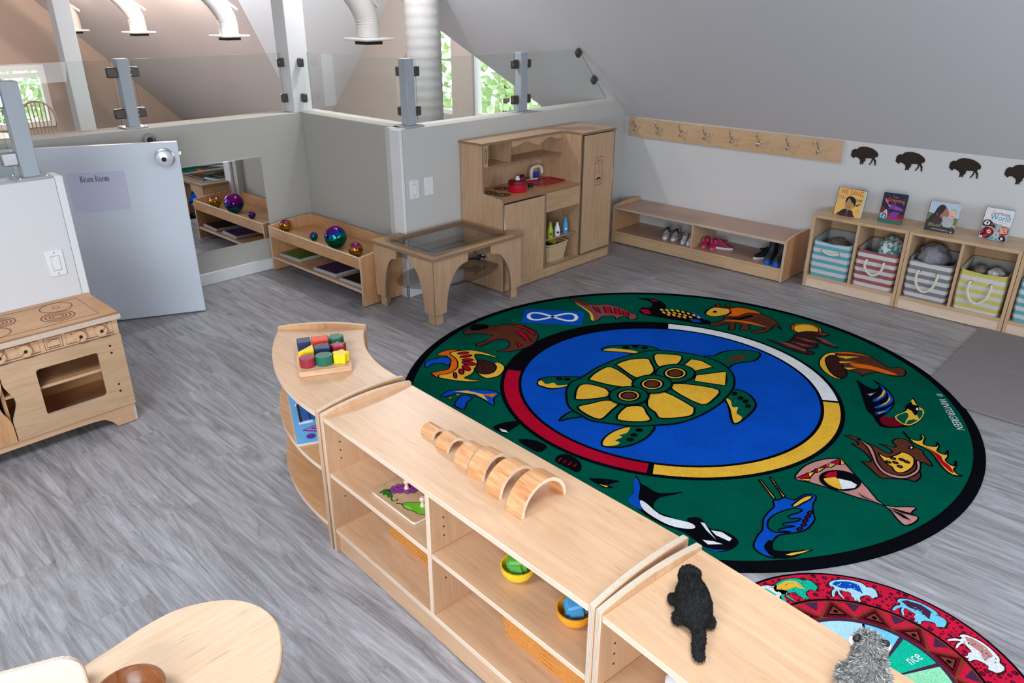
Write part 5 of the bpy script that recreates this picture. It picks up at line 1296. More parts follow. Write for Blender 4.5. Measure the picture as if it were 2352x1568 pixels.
# ------------------------------------------------------------------ low display shelf with the mirrored balls
bs = thing('low_display_shelf', 'low honey coloured wooden shelf with a tray top holding shiny balls', 'shelf', (-5.06, 2.70, 0))
LX, DY = 1.145, 0.375
def bs_end(x0):
    pts = [(0, 0.006), (DY, 0.006), (DY, 0.372), (DY * 0.75, 0.372), (DY * 0.4, 0.362), (0.0, 0.345)]
    return G().prism(pts, 'yz', x0, x0 + 0.018, mi=0, mi2=1, bev=0.002).build('end_panel', [HONEY['z'], PLY['x']], bs)
bs_end(0); bs_end(LX - 0.018)
G().box(0.018, LX - 0.018, 0.0, 0.016, 0.262, 0.338, thin='y').build('front_rail', [HONEY['x'], PLY['z']], bs)
G().box(0.018, LX - 0.018, DY - 0.016, DY, 0.262, 0.372).build('back_rail', HONEY['x'], bs)
G().box(0.018, LX - 0.018, 0.016, DY - 0.016, 0.272, 0.288).build('tray_top', HONEY['x'], bs)
G().box(0.018, LX - 0.018, 0.004, DY - 0.01, 0.094, 0.112, thin='z').build('lower_shelf', [HONEY['x'], PLY['z']], bs)
for (x, yy, r, m, l) in ((-5.02, 2.82, 0.043, OILG, 'gold mirrored ball at the far end of the display shelf'), (-4.655, 2.828, 0.030, OILR, 'smallest blue green mirrored ball on the display shelf'),
                   (-4.378, 2.83, 0.078, OILR, 'largest purple and green mirrored ball on the display shelf'), (-4.105, 2.80, 0.0505, OILG, 'gold mirrored ball at the near end of the display shelf')):
    o = tag(G().ball((0, 0, 0), r, u=32, v=20).build('mirrored_ball', m, None, True, 3), l, 'ball'); o.location = (x, yy, 0.288 + r)
def tray(x, yy, m, l, rz):
    t = thing('picture_tray', l, 'tray', (x, yy, 0.1125), rz)
    G().box(0, 0.26, 0, 0.24, 0, 0.022, bev=0.004).build('tray_frame', LINER, t)
    G().box(0.014, 0.246, 0.014, 0.226, 0.022, 0.0232, bev=0).build('liquid_window', m, t)
tray(-5.015, 2.735, pl('liquid_green', 70, 120, 30, 0.2), 'flat grey framed tray with a green window on the lower display shelf', 0.06)
tray(-4.54, 2.725, pl('liquid_purple', 70, 40, 90, 0.2), 'flat grey framed tray with a purple window on the lower display shelf', 0.05)
tray(-4.215, 2.72, pl('liquid_dark', 24, 32, 26, 0.2), 'flat grey framed tray with a dark window on the lower display shelf', 0.05)

# ------------------------------------------------------------------ sensory table with clear tub
st = thing('sensory_table', 'birch sensory table with arched legs and a clear tub on top', 'table', (-3.92, 2.79, 0))
TX, TY, TZ = 0.615, 0.805, 0.446
g = G(); g.prism([(0, 0), (TX, 0), (TX, TY), (0, TY)], 'xy', TZ - 0.02, TZ, mi=0, mi2=1, holes=[[(0.11, 0.07), (0.555, 0.07), (0.555, 0.70), (0.11, 0.70)]])
g.build('table_top', [pl('masonite_top', 176, 138, 98, 0.5), PLYD['z']], st, False)
def legboard(w):
    # profile in width u (0 at the corner) and height
    c = [(w, TZ - 0.021), (w, TZ - 0.075), (w - 0.02, TZ - 0.082)]
    cv = [(w - 0.02 - (w - 0.12) * (1 - cos(radians(a))) ** 0.9 * 1.0, TZ - 0.082 - 0.29 * sin(radians(a))) for a in range(10, 91, 10)]
    cv = [(0.098 + (w - 0.118) * (1 - sin(radians(a))), TZ - 0.082 - 0.285 * (1 - cos(radians(a)))) for a in range(10, 91, 10)]
    return [(0.004, 0.075), (0.004, TZ - 0.021)] + c + cv + [(0.092, 0.075)]
for cx, sx in ((0.012, 1), (TX - 0.012, -1)):
    for cy, sy in ((0.012, 1), (TY - 0.012, -1)):
        lg = bpy.data.objects.new('leg', None)
        M = Matrix.Translation((cx, cy, 0)) @ Matrix.Diagonal((sx, sy, 1, 1))
        k = G().prism(legboard(0.235), 'xz', 0.0, 0.018, mi=0, mi2=1, M=M); bmesh.ops.recalc_face_normals(k.bm, faces=k.bm.faces[:])
        lo = k.build('leg', [BIRCH['z'], PLYD['y']], st, False)
        k = G().prism([(p[0], p[1]) for p in legboard(0.29)], 'yz', 0.0, 0.018, mi=0, mi2=1, M=M @ Matrix.Translation((0.0, 0.0, 0))); bmesh.ops.recalc_face_normals(k.bm, faces=k.bm.faces[:])
        k.build('leg_board', [BIRCH['z'], PLYD['x']], lo, False)
        k = G().box(0.02, 0.085, 0.019, 0.037, 0.0, 0.20, thin='y', M=M); bmesh.ops.recalc_face_normals(k.bm, faces=k.bm.faces[:])
        k.build('leg_extension', [BIRCH['z'], PLYD['y']], lo, False)
        k = G().box(0.019, 0.037, 0.02, 0.085, 0.0, 0.20, thin='x', M=M); bmesh.ops.recalc_face_normals(k.bm, faces=k.bm.faces[:])
        k.build('leg_extension', [BIRCH['z'], PLYD['x']], lo, False)
        k = G().box(0.05, 0.056, -0.0015, 0.0, 0.11, 0.116, bev=0.001, M=M); k.build('screw', STEEL, lo, False)
tu = thing('clear_tub', 'clear plastic tub set into the top of the sensory table', 'tub', (-3.92, 2.79, TZ))
ox0, ox1, oy0, oy1 = 0.085, 0.58, 0.045, 0.725
G().prism(rrect(ox0, ox1, oy0, oy1, 0.02), 'xy', 0.001, 0.010, holes=[rrect(ox0 + 0.03, ox1 - 0.03, oy0 + 0.03, oy1 - 0.03, 0.02)]).build('tub_flange', ACRYL, tu, False)
G().prism(rrect(ox0 + 0.018, ox1 - 0.018, oy0 + 0.018, oy1 - 0.018, 0.02), 'xy', 0.010, 0.028, holes=[rrect(ox0 + 0.026, ox1 - 0.026, oy0 + 0.026, oy1 - 0.026, 0.016)]).build('tub_rim', ACRYL, tu, False)
G().prism(rrect(ox0 + 0.03, ox1 - 0.03, oy0 + 0.03, oy1 - 0.03, 0.02), 'xy', -0.09, 0.001, holes=[rrect(ox0 + 0.034, ox1 - 0.034, oy0 + 0.034, oy1 - 0.034, 0.018)]).build('tub_wall', ACRYL, tu, False)
G().prism(rrect(ox0 + 0.034, ox1 - 0.034, oy0 + 0.034, oy1 - 0.034, 0.018), 'xy', -0.09, -0.086).build('tub_bottom', ACRYL, tu, False)
sh = G().prism([(TX / 2 + (0.27 - 0.03) * cos(a) * (1.0), TY / 2 + 0.40 * sin(a)) for a in [2 * pi * i / 40 for i in range(40)]], 'xy', 0.20, 0.206).build('lower_shelf', SMOKE, st, False)
oc = thing('toy_orca', 'black and white toy orca on the clear shelf under the sensory table', 'toy', (-3.66, 3.36, 0.2065), radians(62))
ome = blob([((0.0 + 0.018 * k, 0, 0.03 + 0.006 * k - 0.0006 * k * k), (0.024, 0.018 - abs(k - 5) * 0.0018, 0.022 - abs(k - 5) * 0.0022)) for k in range(9)] + [((-0.035, 0, 0.018), (0.024, 0.008, 0.007)), ((-0.06, 0.0, 0.010), (0.012, 0.03, 0.005)), ((0.09, 0, 0.075), (0.012, 0.004, 0.02)), ((0.1, 0.028, 0.03), (0.016, 0.016, 0.006)), ((0.1, -0.028, 0.03), (0.016, 0.016, 0.006))], 0.005, 3)
G().mesh(ome).build('body', BLACK, oc, True, 3)
G().ball((0.135, 0, 0.034), (0.018, 0.012, 0.008), u=12, v=8).build('white_belly', PLASTW, oc)
for s in (-1, 1): G().ball((0.142, 0.013 * s, 0.052), (0.009, 0.003, 0.004), u=10, v=6).build('eye_patch', PLASTW, oc)

# ------------------------------------------------------------------ play kitchen
kt = thing('play_kitchen', 'tall birch play kitchen with hutch counter and refrigerator', 'play kitchen', (-3.852, 3.54, 0))
DX = 0.402; KY = 1.225; HX = 0.212      # depth, length, hutch depth
side = [(0, 0.005), (DX, 0.005), (DX, 0.646), (DX - 0.02, 0.655)] + [(HX + 0.012 - 0.012 * sin(radians(a)), 0.668 + 0.02 - 0.02 * cos(radians(a))) for a in range(0, 91, 30)] + [(HX, 0.985), (0, 0.985)]
def kpart(nm, g, m): return g.build(nm, m, kt)
kpart('side_panel', G().prism(side, 'xz', 0.0, 0.016, mi=0, mi2=1), [BIRCH['z'], PLYD['y']])
kpart('side_panel', G().box(0, DX, KY - 0.016, KY, 0.005, 0.985, thin='y'), [BIRCH['z'], PLYD['y']])
kpart('refrigerator_side', G().box(0, DX - 0.004, 0.822, 0.838, 0.07, 0.985, thin='y'), [BIRCH['z'], PLYD['y']])
kpart('top_board', G().prism([(-0.002, -0.012), (HX + 0.012, -0.012), (HX + 0.012, 0.805), (HX + 0.03, 0.82), (DX + 0.006, 0.832), (DX + 0.006, KY + 0.006), (-0.002, KY + 0.006)], 'xy', 0.985, 1.001, mi=0, mi2=1), [BIRCH['y'], PLYD['z']])
kpart('back_panel', G().box(0.0, 0.008, 0.016, KY - 0.016, 0.02, 0.985), BIRCH['z'])
kpart('counter_top', G().prism([(0.008, 0.016), (DX + 0.004, 0.016), (DX + 0.004, 0.822), (0.008, 0.822)], 'xy', 0.628, 0.643, mi=0, mi2=1), [HONEY['y'], PLYD['z']])
kpart('hutch_shelf', G().box(0.008, HX + 0.008, 0.016, 0.822, 0.826, 0.840, thin='z'), [BIRCH['y'], PLYD['z']])
kpart('hutch_divider', G().box(0.008, HX - 0.002, 0.272, 0.285, 0.84, 0.985, thin='y'), [BIRCH['z'], PLYD['y']])
kpart('hutch_face', G().box(HX - 0.012, HX, 0.016, 0.056, 0.84, 0.985), BIRCH['z'])
val = [(0.285, 0.985), (0.822, 0.985), (0.822, 0.948)] + spline([(0.80, 0.947), (0.75, 0.951), (0.70, 0.968), (0.66, 0.962), (0.60, 0.938), (0.56, 0.930), (0.52, 0.938), (0.45, 0.962), (0.42, 0.966), (0.38, 0.955), (0.33, 0.945), (0.285, 0.942)], 3, False)
kpart('wavy_valance', G().prism(val, 'yz', HX - 0.012, HX, mi=0, mi2=1), [BIRCH['y'], PLYD['x']])
dl = kpart('cupboard_door', G().box(DX - 0.012, DX + 0.002, 0.020, 0.425, 0.072, 0.618, thin='x'), [BIRCH['z'], PLYD['x']])
kpart('door_hinge', G().box(DX - 0.004, DX + 0.0035, 0.0162, 0.0198, 0.08, 0.61, bev=0.001), STEEL)
kpart('middle_panel', G().box(0.008, DX, 0.43, 0.446, 0.07, 0.628, thin='y'), [BIRCH['z'], PLYD['y']])
kpart('sink_front', G().box(DX - 0.014, DX, 0.447, 0.821, 0.49, 0.628), BIRCH['y'])
kpart('open_shelf', G().box(0.008, DX - 0.02, 0.446, 0.822, 0.270, 0.276), BEECH['y'])
kpart('floor_board', G().box(0.008, DX - 0.002, 0.016, KY - 0.016, 0.072, 0.086, thin='z'), [BIRCH['y'], PLYD['z']])
kpart('kick_board', G().box(DX - 0.02, DX - 0.004, 0.016, KY - 0.016, 0.004, 0.072), BIRCH['y'])
fd = kpart('refrigerator_door', G().box(DX - 0.010, DX + 0.004, 0.848, 1.206, 0.094, 0.978, thin='x'), [BIRCH['z'], PLYD['x']])
kpart('door_gap', G().box(DX - 0.014, DX - 0.011, 0.839, 1.209, 0.09, 0.983, bev=0), DARK)
kpart('door_hinge', G().box(DX - 0.002, DX + 0.0045, 1.2068, 1.2092, 0.10, 0.97, bev=0.0005), STEEL)
# burnt drawing of a water dispenser on the refrigerator door
g = G(); fx = DX + 0.0043
F = lambda a, b, z: (fx + z, a, b)
add_ribbon(g, rrect(0.985, 1.080, 0.600, 0.805, 0.006), 0.003, 0, 0, True, F); add_ribbon(g, [(0.985, 0.765), (1.005, 0.760), (1.06, 0.760), (1.08, 0.765)], 0.0025, 0, 0, False, F)
add_ribbon(g, [(0.985, 0.632), (1.08, 0.632)], 0.002, 0, 0, False, F); add_ribbon(g, spline([(1.032, 0.752), (1.022, 0.72), (1.026, 0.7), (1.008, 0.682), (1.03, 0.69), (1.04, 0.69), (1.058, 0.682), (1.04, 0.7), (1.043, 0.72)], 3), 0.0018, 0, 0, True, F)
g.flat([(1.004, 0.64), (1.062, 0.64), (1.058, 0.65), (1.046, 0.656), (1.02, 0.656), (1.008, 0.65)], 0, 0, F)
for k in range(5): add_ribbon(g, [(1.008 + k * 0.011, 0.772), (1.015 + k * 0.011, 0.790)], 0.0035, 0, 0, False, F)
for k in range(6): add_ribbon(g, [(1.002 + k * 0.011, 0.615), (1.008 + k * 0.011, 0.624)], 0.0025, 0, 0, False, F)
g.build('dispenser_drawing', BROWNINK, fd, False)
g = G(); hx = HX + 0.0004; F = lambda a, b, z: (hx + z, a, b)
add_ribbon(g, rrect(0.024, 0.048, 0.862, 0.965, 0.008), 0.0022, 0, 0, True, F)
for zc in (0.875, 0.952): add_ribbon(g, circle(0.036, zc, 0.006, 12), 0.0025, 0, 0, True, F); add_ribbon(g, [(0.036, zc - 0.005), (0.036, zc + 0.005)], 0.002, 0, 0, False, F)
for k in range(7): add_ribbon(g, [(0.030, 0.892 + k * 0.008), (0.042, 0.892 + k * 0.008)], 0.002, 0, 0, False, F)
add_ribbon(g, rrect(0.028, 0.044, 0.887, 0.946, 0.004), 0.0018, 0, 0, True, F); g.build('control_panel_drawing', BROWNINK, kt, False)
for bx, by in ((-3.705, 3.665), (-3.738, 3.83), (-3.598, 3.69), (-3.60, 3.838)):
    g = G()
    for r0 in (0.058, 0.042, 0.026): sector(g, (bx + 3.852, by - 3.54), r0 - 0.011, r0, 0, 360, 0.6434, 0, 28)
    g.build('painted_burner', INK, kt, False)
sk = kpart('sink_basin', G().prism(rrect(0.09, 0.28, 0.535, 0.815, 0.03), 'xy', 0.6435, 0.650, holes=[rrect(0.105, 0.265, 0.55, 0.80, 0.025)]), SINKR)
G().prism(rrect(0.1, 0.27, 0.545, 0.805, 0.025), 'xy', 0.560, 0.6435, holes=[rrect(0.107, 0.263, 0.552, 0.798, 0.022)]).build('basin_wall', SINKR, sk)
G().prism(rrect(0.1, 0.27, 0.545, 0.805, 0.025), 'xy', 0.6437, 0.6447).build('basin_bottom', SINKR, sk)
# things on and in the play kitchen
pt = thing('toy_pot', 'red toy cooking pot with a white lid knob on the play kitchen counter', 'toy pot', (-3.60, 3.845, 0.6436))
G().lathe([(0.062, 0), (0.066, 0.006), (0.066, 0.052), (0.060, 0.052), (0.058, 0.01), (0, 0.008)], n=36).build('pot_body', RED, pt)
G().lathe([(0.0665, 0.052), (0.067, 0.058), (0.066, 0.072), (0.058, 0.078), (0, 0.080)], n=36).build('pot_lid', REDD, pt)
G().lathe([(0.016, 0.080), (0.018, 0.086), (0.018, 0.09), (0.011, 0.094), (0.013, 0.102), (0.013, 0.106), (0, 0.107)], n=20).build('lid_knob', PLASTW, pt)
G().box(-0.012, 0.012, 0.064, 0.135, 0.05, 0.062, bev=0.004).build('pot_handle', RED, pt)
by_ = thing('toy_berries', 'cluster of three black toy berries beside the red toy pot', 'toy food', (-3.617, 3.985, 0.6436))
for p, r in (((0.0, -0.045, 0.013), 0.013), ((0.0, 0.0, 0.0135), 0.0135), ((0.002, 0.024, 0.0155), 0.0155)): G().ball(p, r, u=14, v=10).build('berry', BLACK, by_)
fm = thing('toy_frame', 'white rounded toy handle with a blue centre behind the red sink', 'toy', (-3.80, 4.27, 0.6436), radians(90))
G().tube(spline([(-0.06, 0, 0.004), (-0.062, 0, 0.05), (-0.045, 0, 0.085), (0.02, 0, 0.087), (0.052, 0, 0.07), (0.058, 0, 0.03)], 5, False), 0.012, n=10).build('white_loop', PLASTW, fm)
G().box(-0.038, 0.03, -0.005, 0.005, 0.003, 0.045, bev=0.003).build('blue_plate', BLUEP, fm)
rk = thing('toy_spoon', 'white toy spoon with a red ball end lying behind the red sink', 'toy', (-3.76, 4.10, 0.6436), radians(84))
G().tube([(-0.03, 0, 0.012), (0.06, 0.0, 0.014), (0.12, 0, 0.012)], 0.006, n=8).build('spoon_handle', PLASTW, rk)
G().ball((-0.005, 0.03, 0.028), 0.027, u=18, v=12).build('red_ball', REDD, rk)
for yy, h_, m, l, x in ((4.085, 0.118, LIME, 'lime green toy bottle on the open shelf of the play kitchen', -3.495), (4.17, 0.10, PLASTW, 'white toy milk bottle on the open shelf of the play kitchen', -3.50), (4.268, 0.122, SKY, 'sky blue toy bottle on the open shelf of the play kitchen', -3.505)):
    t = thing('toy_bottle', l, 'toy bottle', (x, yy, 0.2765))
    w = 0.022
    G().lathe([(w * 0.9, 0), (w, 0.004), (w, h_ * 0.45), (w * 0.8, h_ * 0.62), (w * 0.42, h_ * 0.86), (w * 0.45, h_ * 0.94), (w * 0.5, h_ * 0.96), (w * 0.5, h_), (0, h_)], n=22).build('bottle_body', m, t)
    M = Matrix.Rotation(radians(-35), 4, 'Z') @ Matrix.Translation((w + 0.0003, 0, h_ * 0.28)) @ Matrix.Rotation(radians(90), 4, 'Y')
    G().lathe([(0.009, 0), (0.008, 0.0006), (0, 0.0008)], n=14, M=M).build('bottle_label', GREENP if m is LIME else (INK if m is PLASTW else PLASTW), t)
kb = thing('toy_food_basket', 'small straw basket on the bottom of the open play kitchen shelf', 'basket', (-3.56, 4.165, 0.0865), 0)
def taper(z): return 0.78 + 0.22 * z / 0.12
bo = rrect(-0.075, 0.075, -0.115, 0.115, 0.025, 4); bo = spline(bo, 2)
for nm in ('woven_wall',):
    g = G()
    for k in range(14):
        z = 0.004 + 0.0086 * k
        g.tube([(p[0] * taper(z) * (1 + 0.012 * (1 if (i + k) % 2 else -1)), p[1] * taper(z) * (1 + 0.01 * (1 if (i + k) % 2 else -1)), z) for i, p in enumerate(bo)], 0.0048, n=5, closed=True)
    tag(g.build(nm, STRAW, kb), kind='stuff')
G().tube([(p[0] * 1.04, p[1] * 1.04, 0.126 + 0.006 * abs(p[1]) / 0.115) for p in bo], 0.006, n=7, closed=True).build('rim', STRAW, kb)
G().prism([(p[0] * 0.78, p[1] * 0.78) for p in bo], 'xy', 0, 0.004).build('basket_base', STRAW, kb)
o = tag(G().box(-0.03, 0.03, -0.035, 0.035, -0.02, 0.02, bev=0.008).build('toy_sponge', pl('mustard', 190, 160, 30)), 'mustard yellow toy block in the straw basket', 'toy food'); o.location = (-3.57, 4.20, 0.204); o.rotation_euler = (0.4, 0.3, 0.5)
o = tag(G().ball((0, 0, 0), (0.05, 0.06, 0.03), u=20, v=12).build('toy_vegetable', pl('dark_green_food', 20, 60, 48)), 'dark green toy vegetable in the straw basket', 'toy food'); o.location = (-3.545, 4.12, 0.19)

# ------------------------------------------------------------------ coat rack on the right wall
cr = thing('coat_rack', 'long maple board of eight coat hooks on the right wall', 'coat rack', (-3.815, 5.47, 0.828))
G().box(0, 1.81, -0.018, -0.0005, 0, 0.152, thin='y').build('rack_board', [CUBBY['x'], PLY['y']], cr)
hook_o = None
for x in (-3.735, -3.515, -3.292, -3.073, -2.845, -2.622, -2.392, -2.165):
    if hook_o is None:
        g = G(); g.box(-0.008, 0.008, -0.023, -0.018, -0.022, 0.022, bev=0.002)
        g.tube(spline([(0, -0.022, 0.008), (0, -0.035, 0.012), (0, -0.058, 0.026), (0, -0.072, 0.044), (0, -0.074, 0.058)], 4, False), [0.0062] * 8 + [0.0045] * 9, n=8)
        g.ball((0, -0.074, 0.062), 0.0085, u=12, v=8)
        g.tube(spline([(0, -0.022, -0.006), (0, -0.028, -0.022), (0, -0.042, -0.03), (0, -0.055, -0.022), (0, -0.057, -0.008)], 4, False), 0.0048, n=8); g.ball((0, -0.057, -0.005), 0.0075, u=12, v=8)
        hook_o = g.build('coat_hook', CHROME, cr)
        h = hook_o
    else:
        h = hook_o.copy(); COL.objects.link(h); h.parent = cr
    h.location = (x + 3.815, 0, 0.076)
for x, z in ((0.30, 0.035), (0.77, 0.09), (1.30, 0.03), (1.60, 0.11)):
    G().lathe([(0.004, 0), (0.003, 0.0008), (0, 0.0008)], n=8, M=Matrix.Translation((x, -0.018, z)) @ Matrix.Rotation(radians(90), 4, 'X')).build('screw_plug', DARK, cr)
# bison silhouettes
pos = ['leftmost bison cutout, next to the coat rack', 'second bison cutout from the coat rack', 'third bison cutout from the coat rack', 'rightmost bison cutout, cut by the picture edge']
for x, l in zip((-1.853, -1.556, -1.228, -0.915), pos):
    o = tag(G().prism([(p[0] / 1000, p[1] / 1000) for p in bison_art], 'xz', -0.0035, 0.0).build('bison_cutout', BISON, None, False), 'dark brown ' + l, 'wall decoration')
    o.location = (x, 5.4695, 0.868)

# ------------------------------------------------------------------ bench with shoes
bn = thing('shoe_bench', 'long low wooden bench with shoes in its two open compartments', 'bench', (-3.662, 5.078, 0))
BL_, BD = 1.524, 0.378
def bn_end(x0, m):
    pts = [(0, 0.004), (BD, 0.004), (BD, 0.33), (BD * 0.72, 0.334), (BD * 0.4, 0.331), (BD * 0.15, 0.322), (0.0, 0.310)]
    G().prism(pts, 'yz', x0, x0 + 0.02, mi=0, mi2=1, bev=0.002).build('end_panel', [m, PLY['x']], bn)
bn_end(0, HONEY['z']); bn_end(BL_ - 0.02, HONEY['z'])
G().box(0.02, BL_ - 0.02, 0.0, BD - 0.002, 0.288, 0.306, thin='z').build('seat_board', [BEECH['x'], PLY['z']], bn)
G().box(0.02, BL_ - 0.02, 0.004, BD - 0.002, 0.084, 0.102, thin='z').build('bottom_board', [BEECH['x'], CUBBY['x']], bn)
G().box(0.02, BL_ - 0.02, 0.006, 0.022, 0.008, 0.084).build('kick_board', CUBBY['x'], bn)
G().box(0.752, 0.770, 0.006, BD - 0.004, 0.102, 0.288, thin='y').build('divider', [CUBBY['z'], CUBBY['z']], bn)
def shoe(loc, rz, L_, up, sole, label, trim=None, strap=None, high=0.0, solem=None):
    """child's shoe, toe along local -y: lofted upper, moulded sole, dark opening, tongue"""
    t = thing('child_shoe', label, 'shoe', loc, rz)
    W = L_ * 0.38
    def ring_at(u, z, k, n=16):      # cross section outline of the sole at height z
        pass
    foot = spline([(0.0, -0.5), (0.3, -0.44), (0.43, -0.24), (0.4, 0.0), (0.33, 0.28), (0.24, 0.46), (0, 0.5), (-0.24, 0.46), (-0.33, 0.28), (-0.38, 0.0), (-0.36, -0.24), (-0.26, -0.43)], 3)
    F_ = [(p[0] * W, p[1] * L_) for p in foot]
    sh_ = L_ * 0.13
    G().prism(F_, 'xy', 0, sh_, bev=0.003).build('sole', solem or sole, t)
    n = len(F_)
    def H(p): v = p[1] / L_; return sh_ + L_ * (0.12 + 0.26 * max(0, min(1, (v + 0.42) / 0.55)) ** 1.2 + (0.07 if v > 0.2 else 0) + high)
    rings = []
    for k, (s, hh) in enumerate(((0.97, 0.0), (0.98, 0.35), (0.90, 0.7), (0.72, 0.95), (0.5, 1.0))):
        cy = L_ * (0.0 + 0.10 * hh)
        rings.append([(p[0] * s, cy + (p[1] - cy) * s, sh_ + (H(p) - sh_) * hh) for p in F_])
    G().loft(rings).build('upper', up, t)
    G().prism([(p[0] * 0.48, L_ * 0.2 + p[1] * 0.32) for p in F_], 'xy', sh_ + L_ * 0.39, sh_ + L_ * (0.40 + 0.01) + L_ * high, bev=0.0).build('opening', trim or DARK, t)
    G().box(-W * 0.2, W * 0.2, -L_ * 0.16, L_ * 0.06, sh_ + L_ * 0.33, sh_ + L_ * 0.42, bev=0.003, M=None).build('tongue', trim or up, t)
    if strap:
        for yy in (-0.10, -0.02): G().tube(spline([(-W * 0.42, yy * L_, sh_ + L_ * 0.2), (-W * 0.2, yy * L_, sh_ + L_ * 0.36), (W * 0.2, yy * L_, sh_ + L_ * 0.37), (W * 0.42, yy * L_, sh_ + L_ * 0.2)], 3, False), L_ * 0.03, n=6).build('strap', strap, t)
    return t
ZS = 0.1025
shoe((-3.205, 5.215, ZS), 0.25, 0.155, SEATGREY, SHOEW, 'grey sneaker with navy straps, left one of the pair on the bench', SHOENAVY, SHOENAVY)
shoe((-3.122, 5.222, ZS), 0.12, 0.155, SEATGREY, SHOEW, 'grey sneaker with navy straps, right one of the pair on the bench', SHOENAVY, SHOENAVY)
shoe((-3.02, 5.185, ZS), 0.2, 0.125, SHOEW, SHOEW, 'small white shoe, left one of the pair beside the grey sneakers', SEATGREY)
shoe((-2.958, 5.178, ZS), 0.05, 0.125, SHOEW, SHOEW, 'small white shoe against the bench divider', SEATGREY)
shoe((-2.845, 5.215, ZS), 0.1, 0.13, SHOEP, SHOEC, 'pink shoe with a coral strap nearest the bench divider', SHOEM, SHOEC)
shoe((-2.772, 5.205, ZS), 0.25, 0.135, SHOEP, SHOEC, 'pink shoe with a coral strap, second from the bench divider', SHOEM, SHOEC)
shoe((-2.70, 5.24, ZS), 1.9, 0.14, SHOEM, SHOEW, 'magenta shoe with a white sole turned sideways behind the pink pair', SHOEM)
shoe((-2.372, 5.225, ZS), -0.55, 0.15, SHOEK, SHOEW, 'black slip on shoe with a white sole, left one of its pair', SHOEK)
shoe((-2.315, 5.27, ZS), -0.1, 0.15, SHOEK, SHOEW, 'black slip on shoe with a white sole beside the rain boots', SHOEK)
def boot(x, yy, label):
    t = thing('rain_boot', label, 'boot', (x, yy, ZS))
    L_ = 0.15; W = 0.062
    foot = spline([(0.0, -0.5), (0.32, -0.42), (0.45, -0.22), (0.42, 0.1), (0.35, 0.4), (0, 0.5), (-0.35, 0.4), (-0.42, 0.1), (-0.45, -0.22), (-0.32, -0.42)], 3)
    F_ = [(p[0] * W, p[1] * L_) for p in foot]
    G().prism(F_, 'xy', 0, 0.014, bev=0.002).build('boot_sole', BOOTB, t)
    sec = [(0.95, 0.0, 1.0, 0.014), (0.98, 0.0, 1.0, 0.04), (0.92, 0.006, 0.92, 0.055), (0.86, 0.026, 0.64, 0.075), (0.86, 0.032, 0.54, 0.1), (0.94, 0.034, 0.56, 0.14), (1.0, 0.034, 0.58, 0.180)]
    G().loft([[(p[0] * a, cy + p[1] * c, z) for p in F_] for a, cy, c, z in sec]).build('boot_shaft', BOOTN, t)
    G().loft([[(p[0] * 1.03, -0.02 + p[1] * 0.66, z) for p in F_] for z in (0.0145, 0.036)]).build('toe_cap', BOOTB, t) if False else None
    G().prism([(p[0] * 1.02, p[1] * 1.015) for p in F_ if p[1] < 0.0], 'xy', 0.006, 0.034, bev=0.003).build('toe_cap', BOOTB, t)
boot(-2.285, 5.17, 'navy rain boot with a blue toe, left one of the pair'); boot(-2.212, 5.16, 'navy rain boot with a blue toe against the bench end')

# ------------------------------------------------------------------ cubbies, baskets, books
def cubby(x, label, first):
    t = thing('cubby_unit', label, 'cubby', (x, 5.14, 0))
    W, D, Hh = 0.628, 0.325, 0.52
    for a in (0, W - 0.02): G().box(a, a + 0.02, 0, D, 0.004, Hh, thin='x').build('side_panel', [CUBBY['z'], CUBBY['z']], t)
    G().box(0.0202, W - 0.0202, 0.0, D, Hh - 0.02, Hh - 0.0005).build('top_board', CUBBY['x'], t)
    G().box(0.0202, W - 0.0202, 0.0, D, 0.072, 0.089).build('bottom_board', CUBBY['x'], t)
    G().box(W / 2 - 0.008, W / 2 + 0.008, 0.001, D - 0.008, 0.089, Hh - 0.02, thin='x').build('divider', [CUBBY['z'], CUBBY['z']], t)
    G().box(0.0202, W - 0.0202, D - 0.008, D - 0.002, 0.089, Hh - 0.02).build('back_panel', CUBBY['z'], t)
    G().box(0.0202 if first else 0.0, W - 0.001, 0.006, 0.022, 0.003, 0.072).build('base_plinth', PALE['x'], t)
cubby(-2.010, 'birch cubby unit holding the turquoise and red striped baskets', True)
cubby(-1.379, 'birch cubby unit holding the grey and yellow striped baskets', False)
cubby(-0.748, 'birch cubby unit cut off by the right edge of the picture', False)
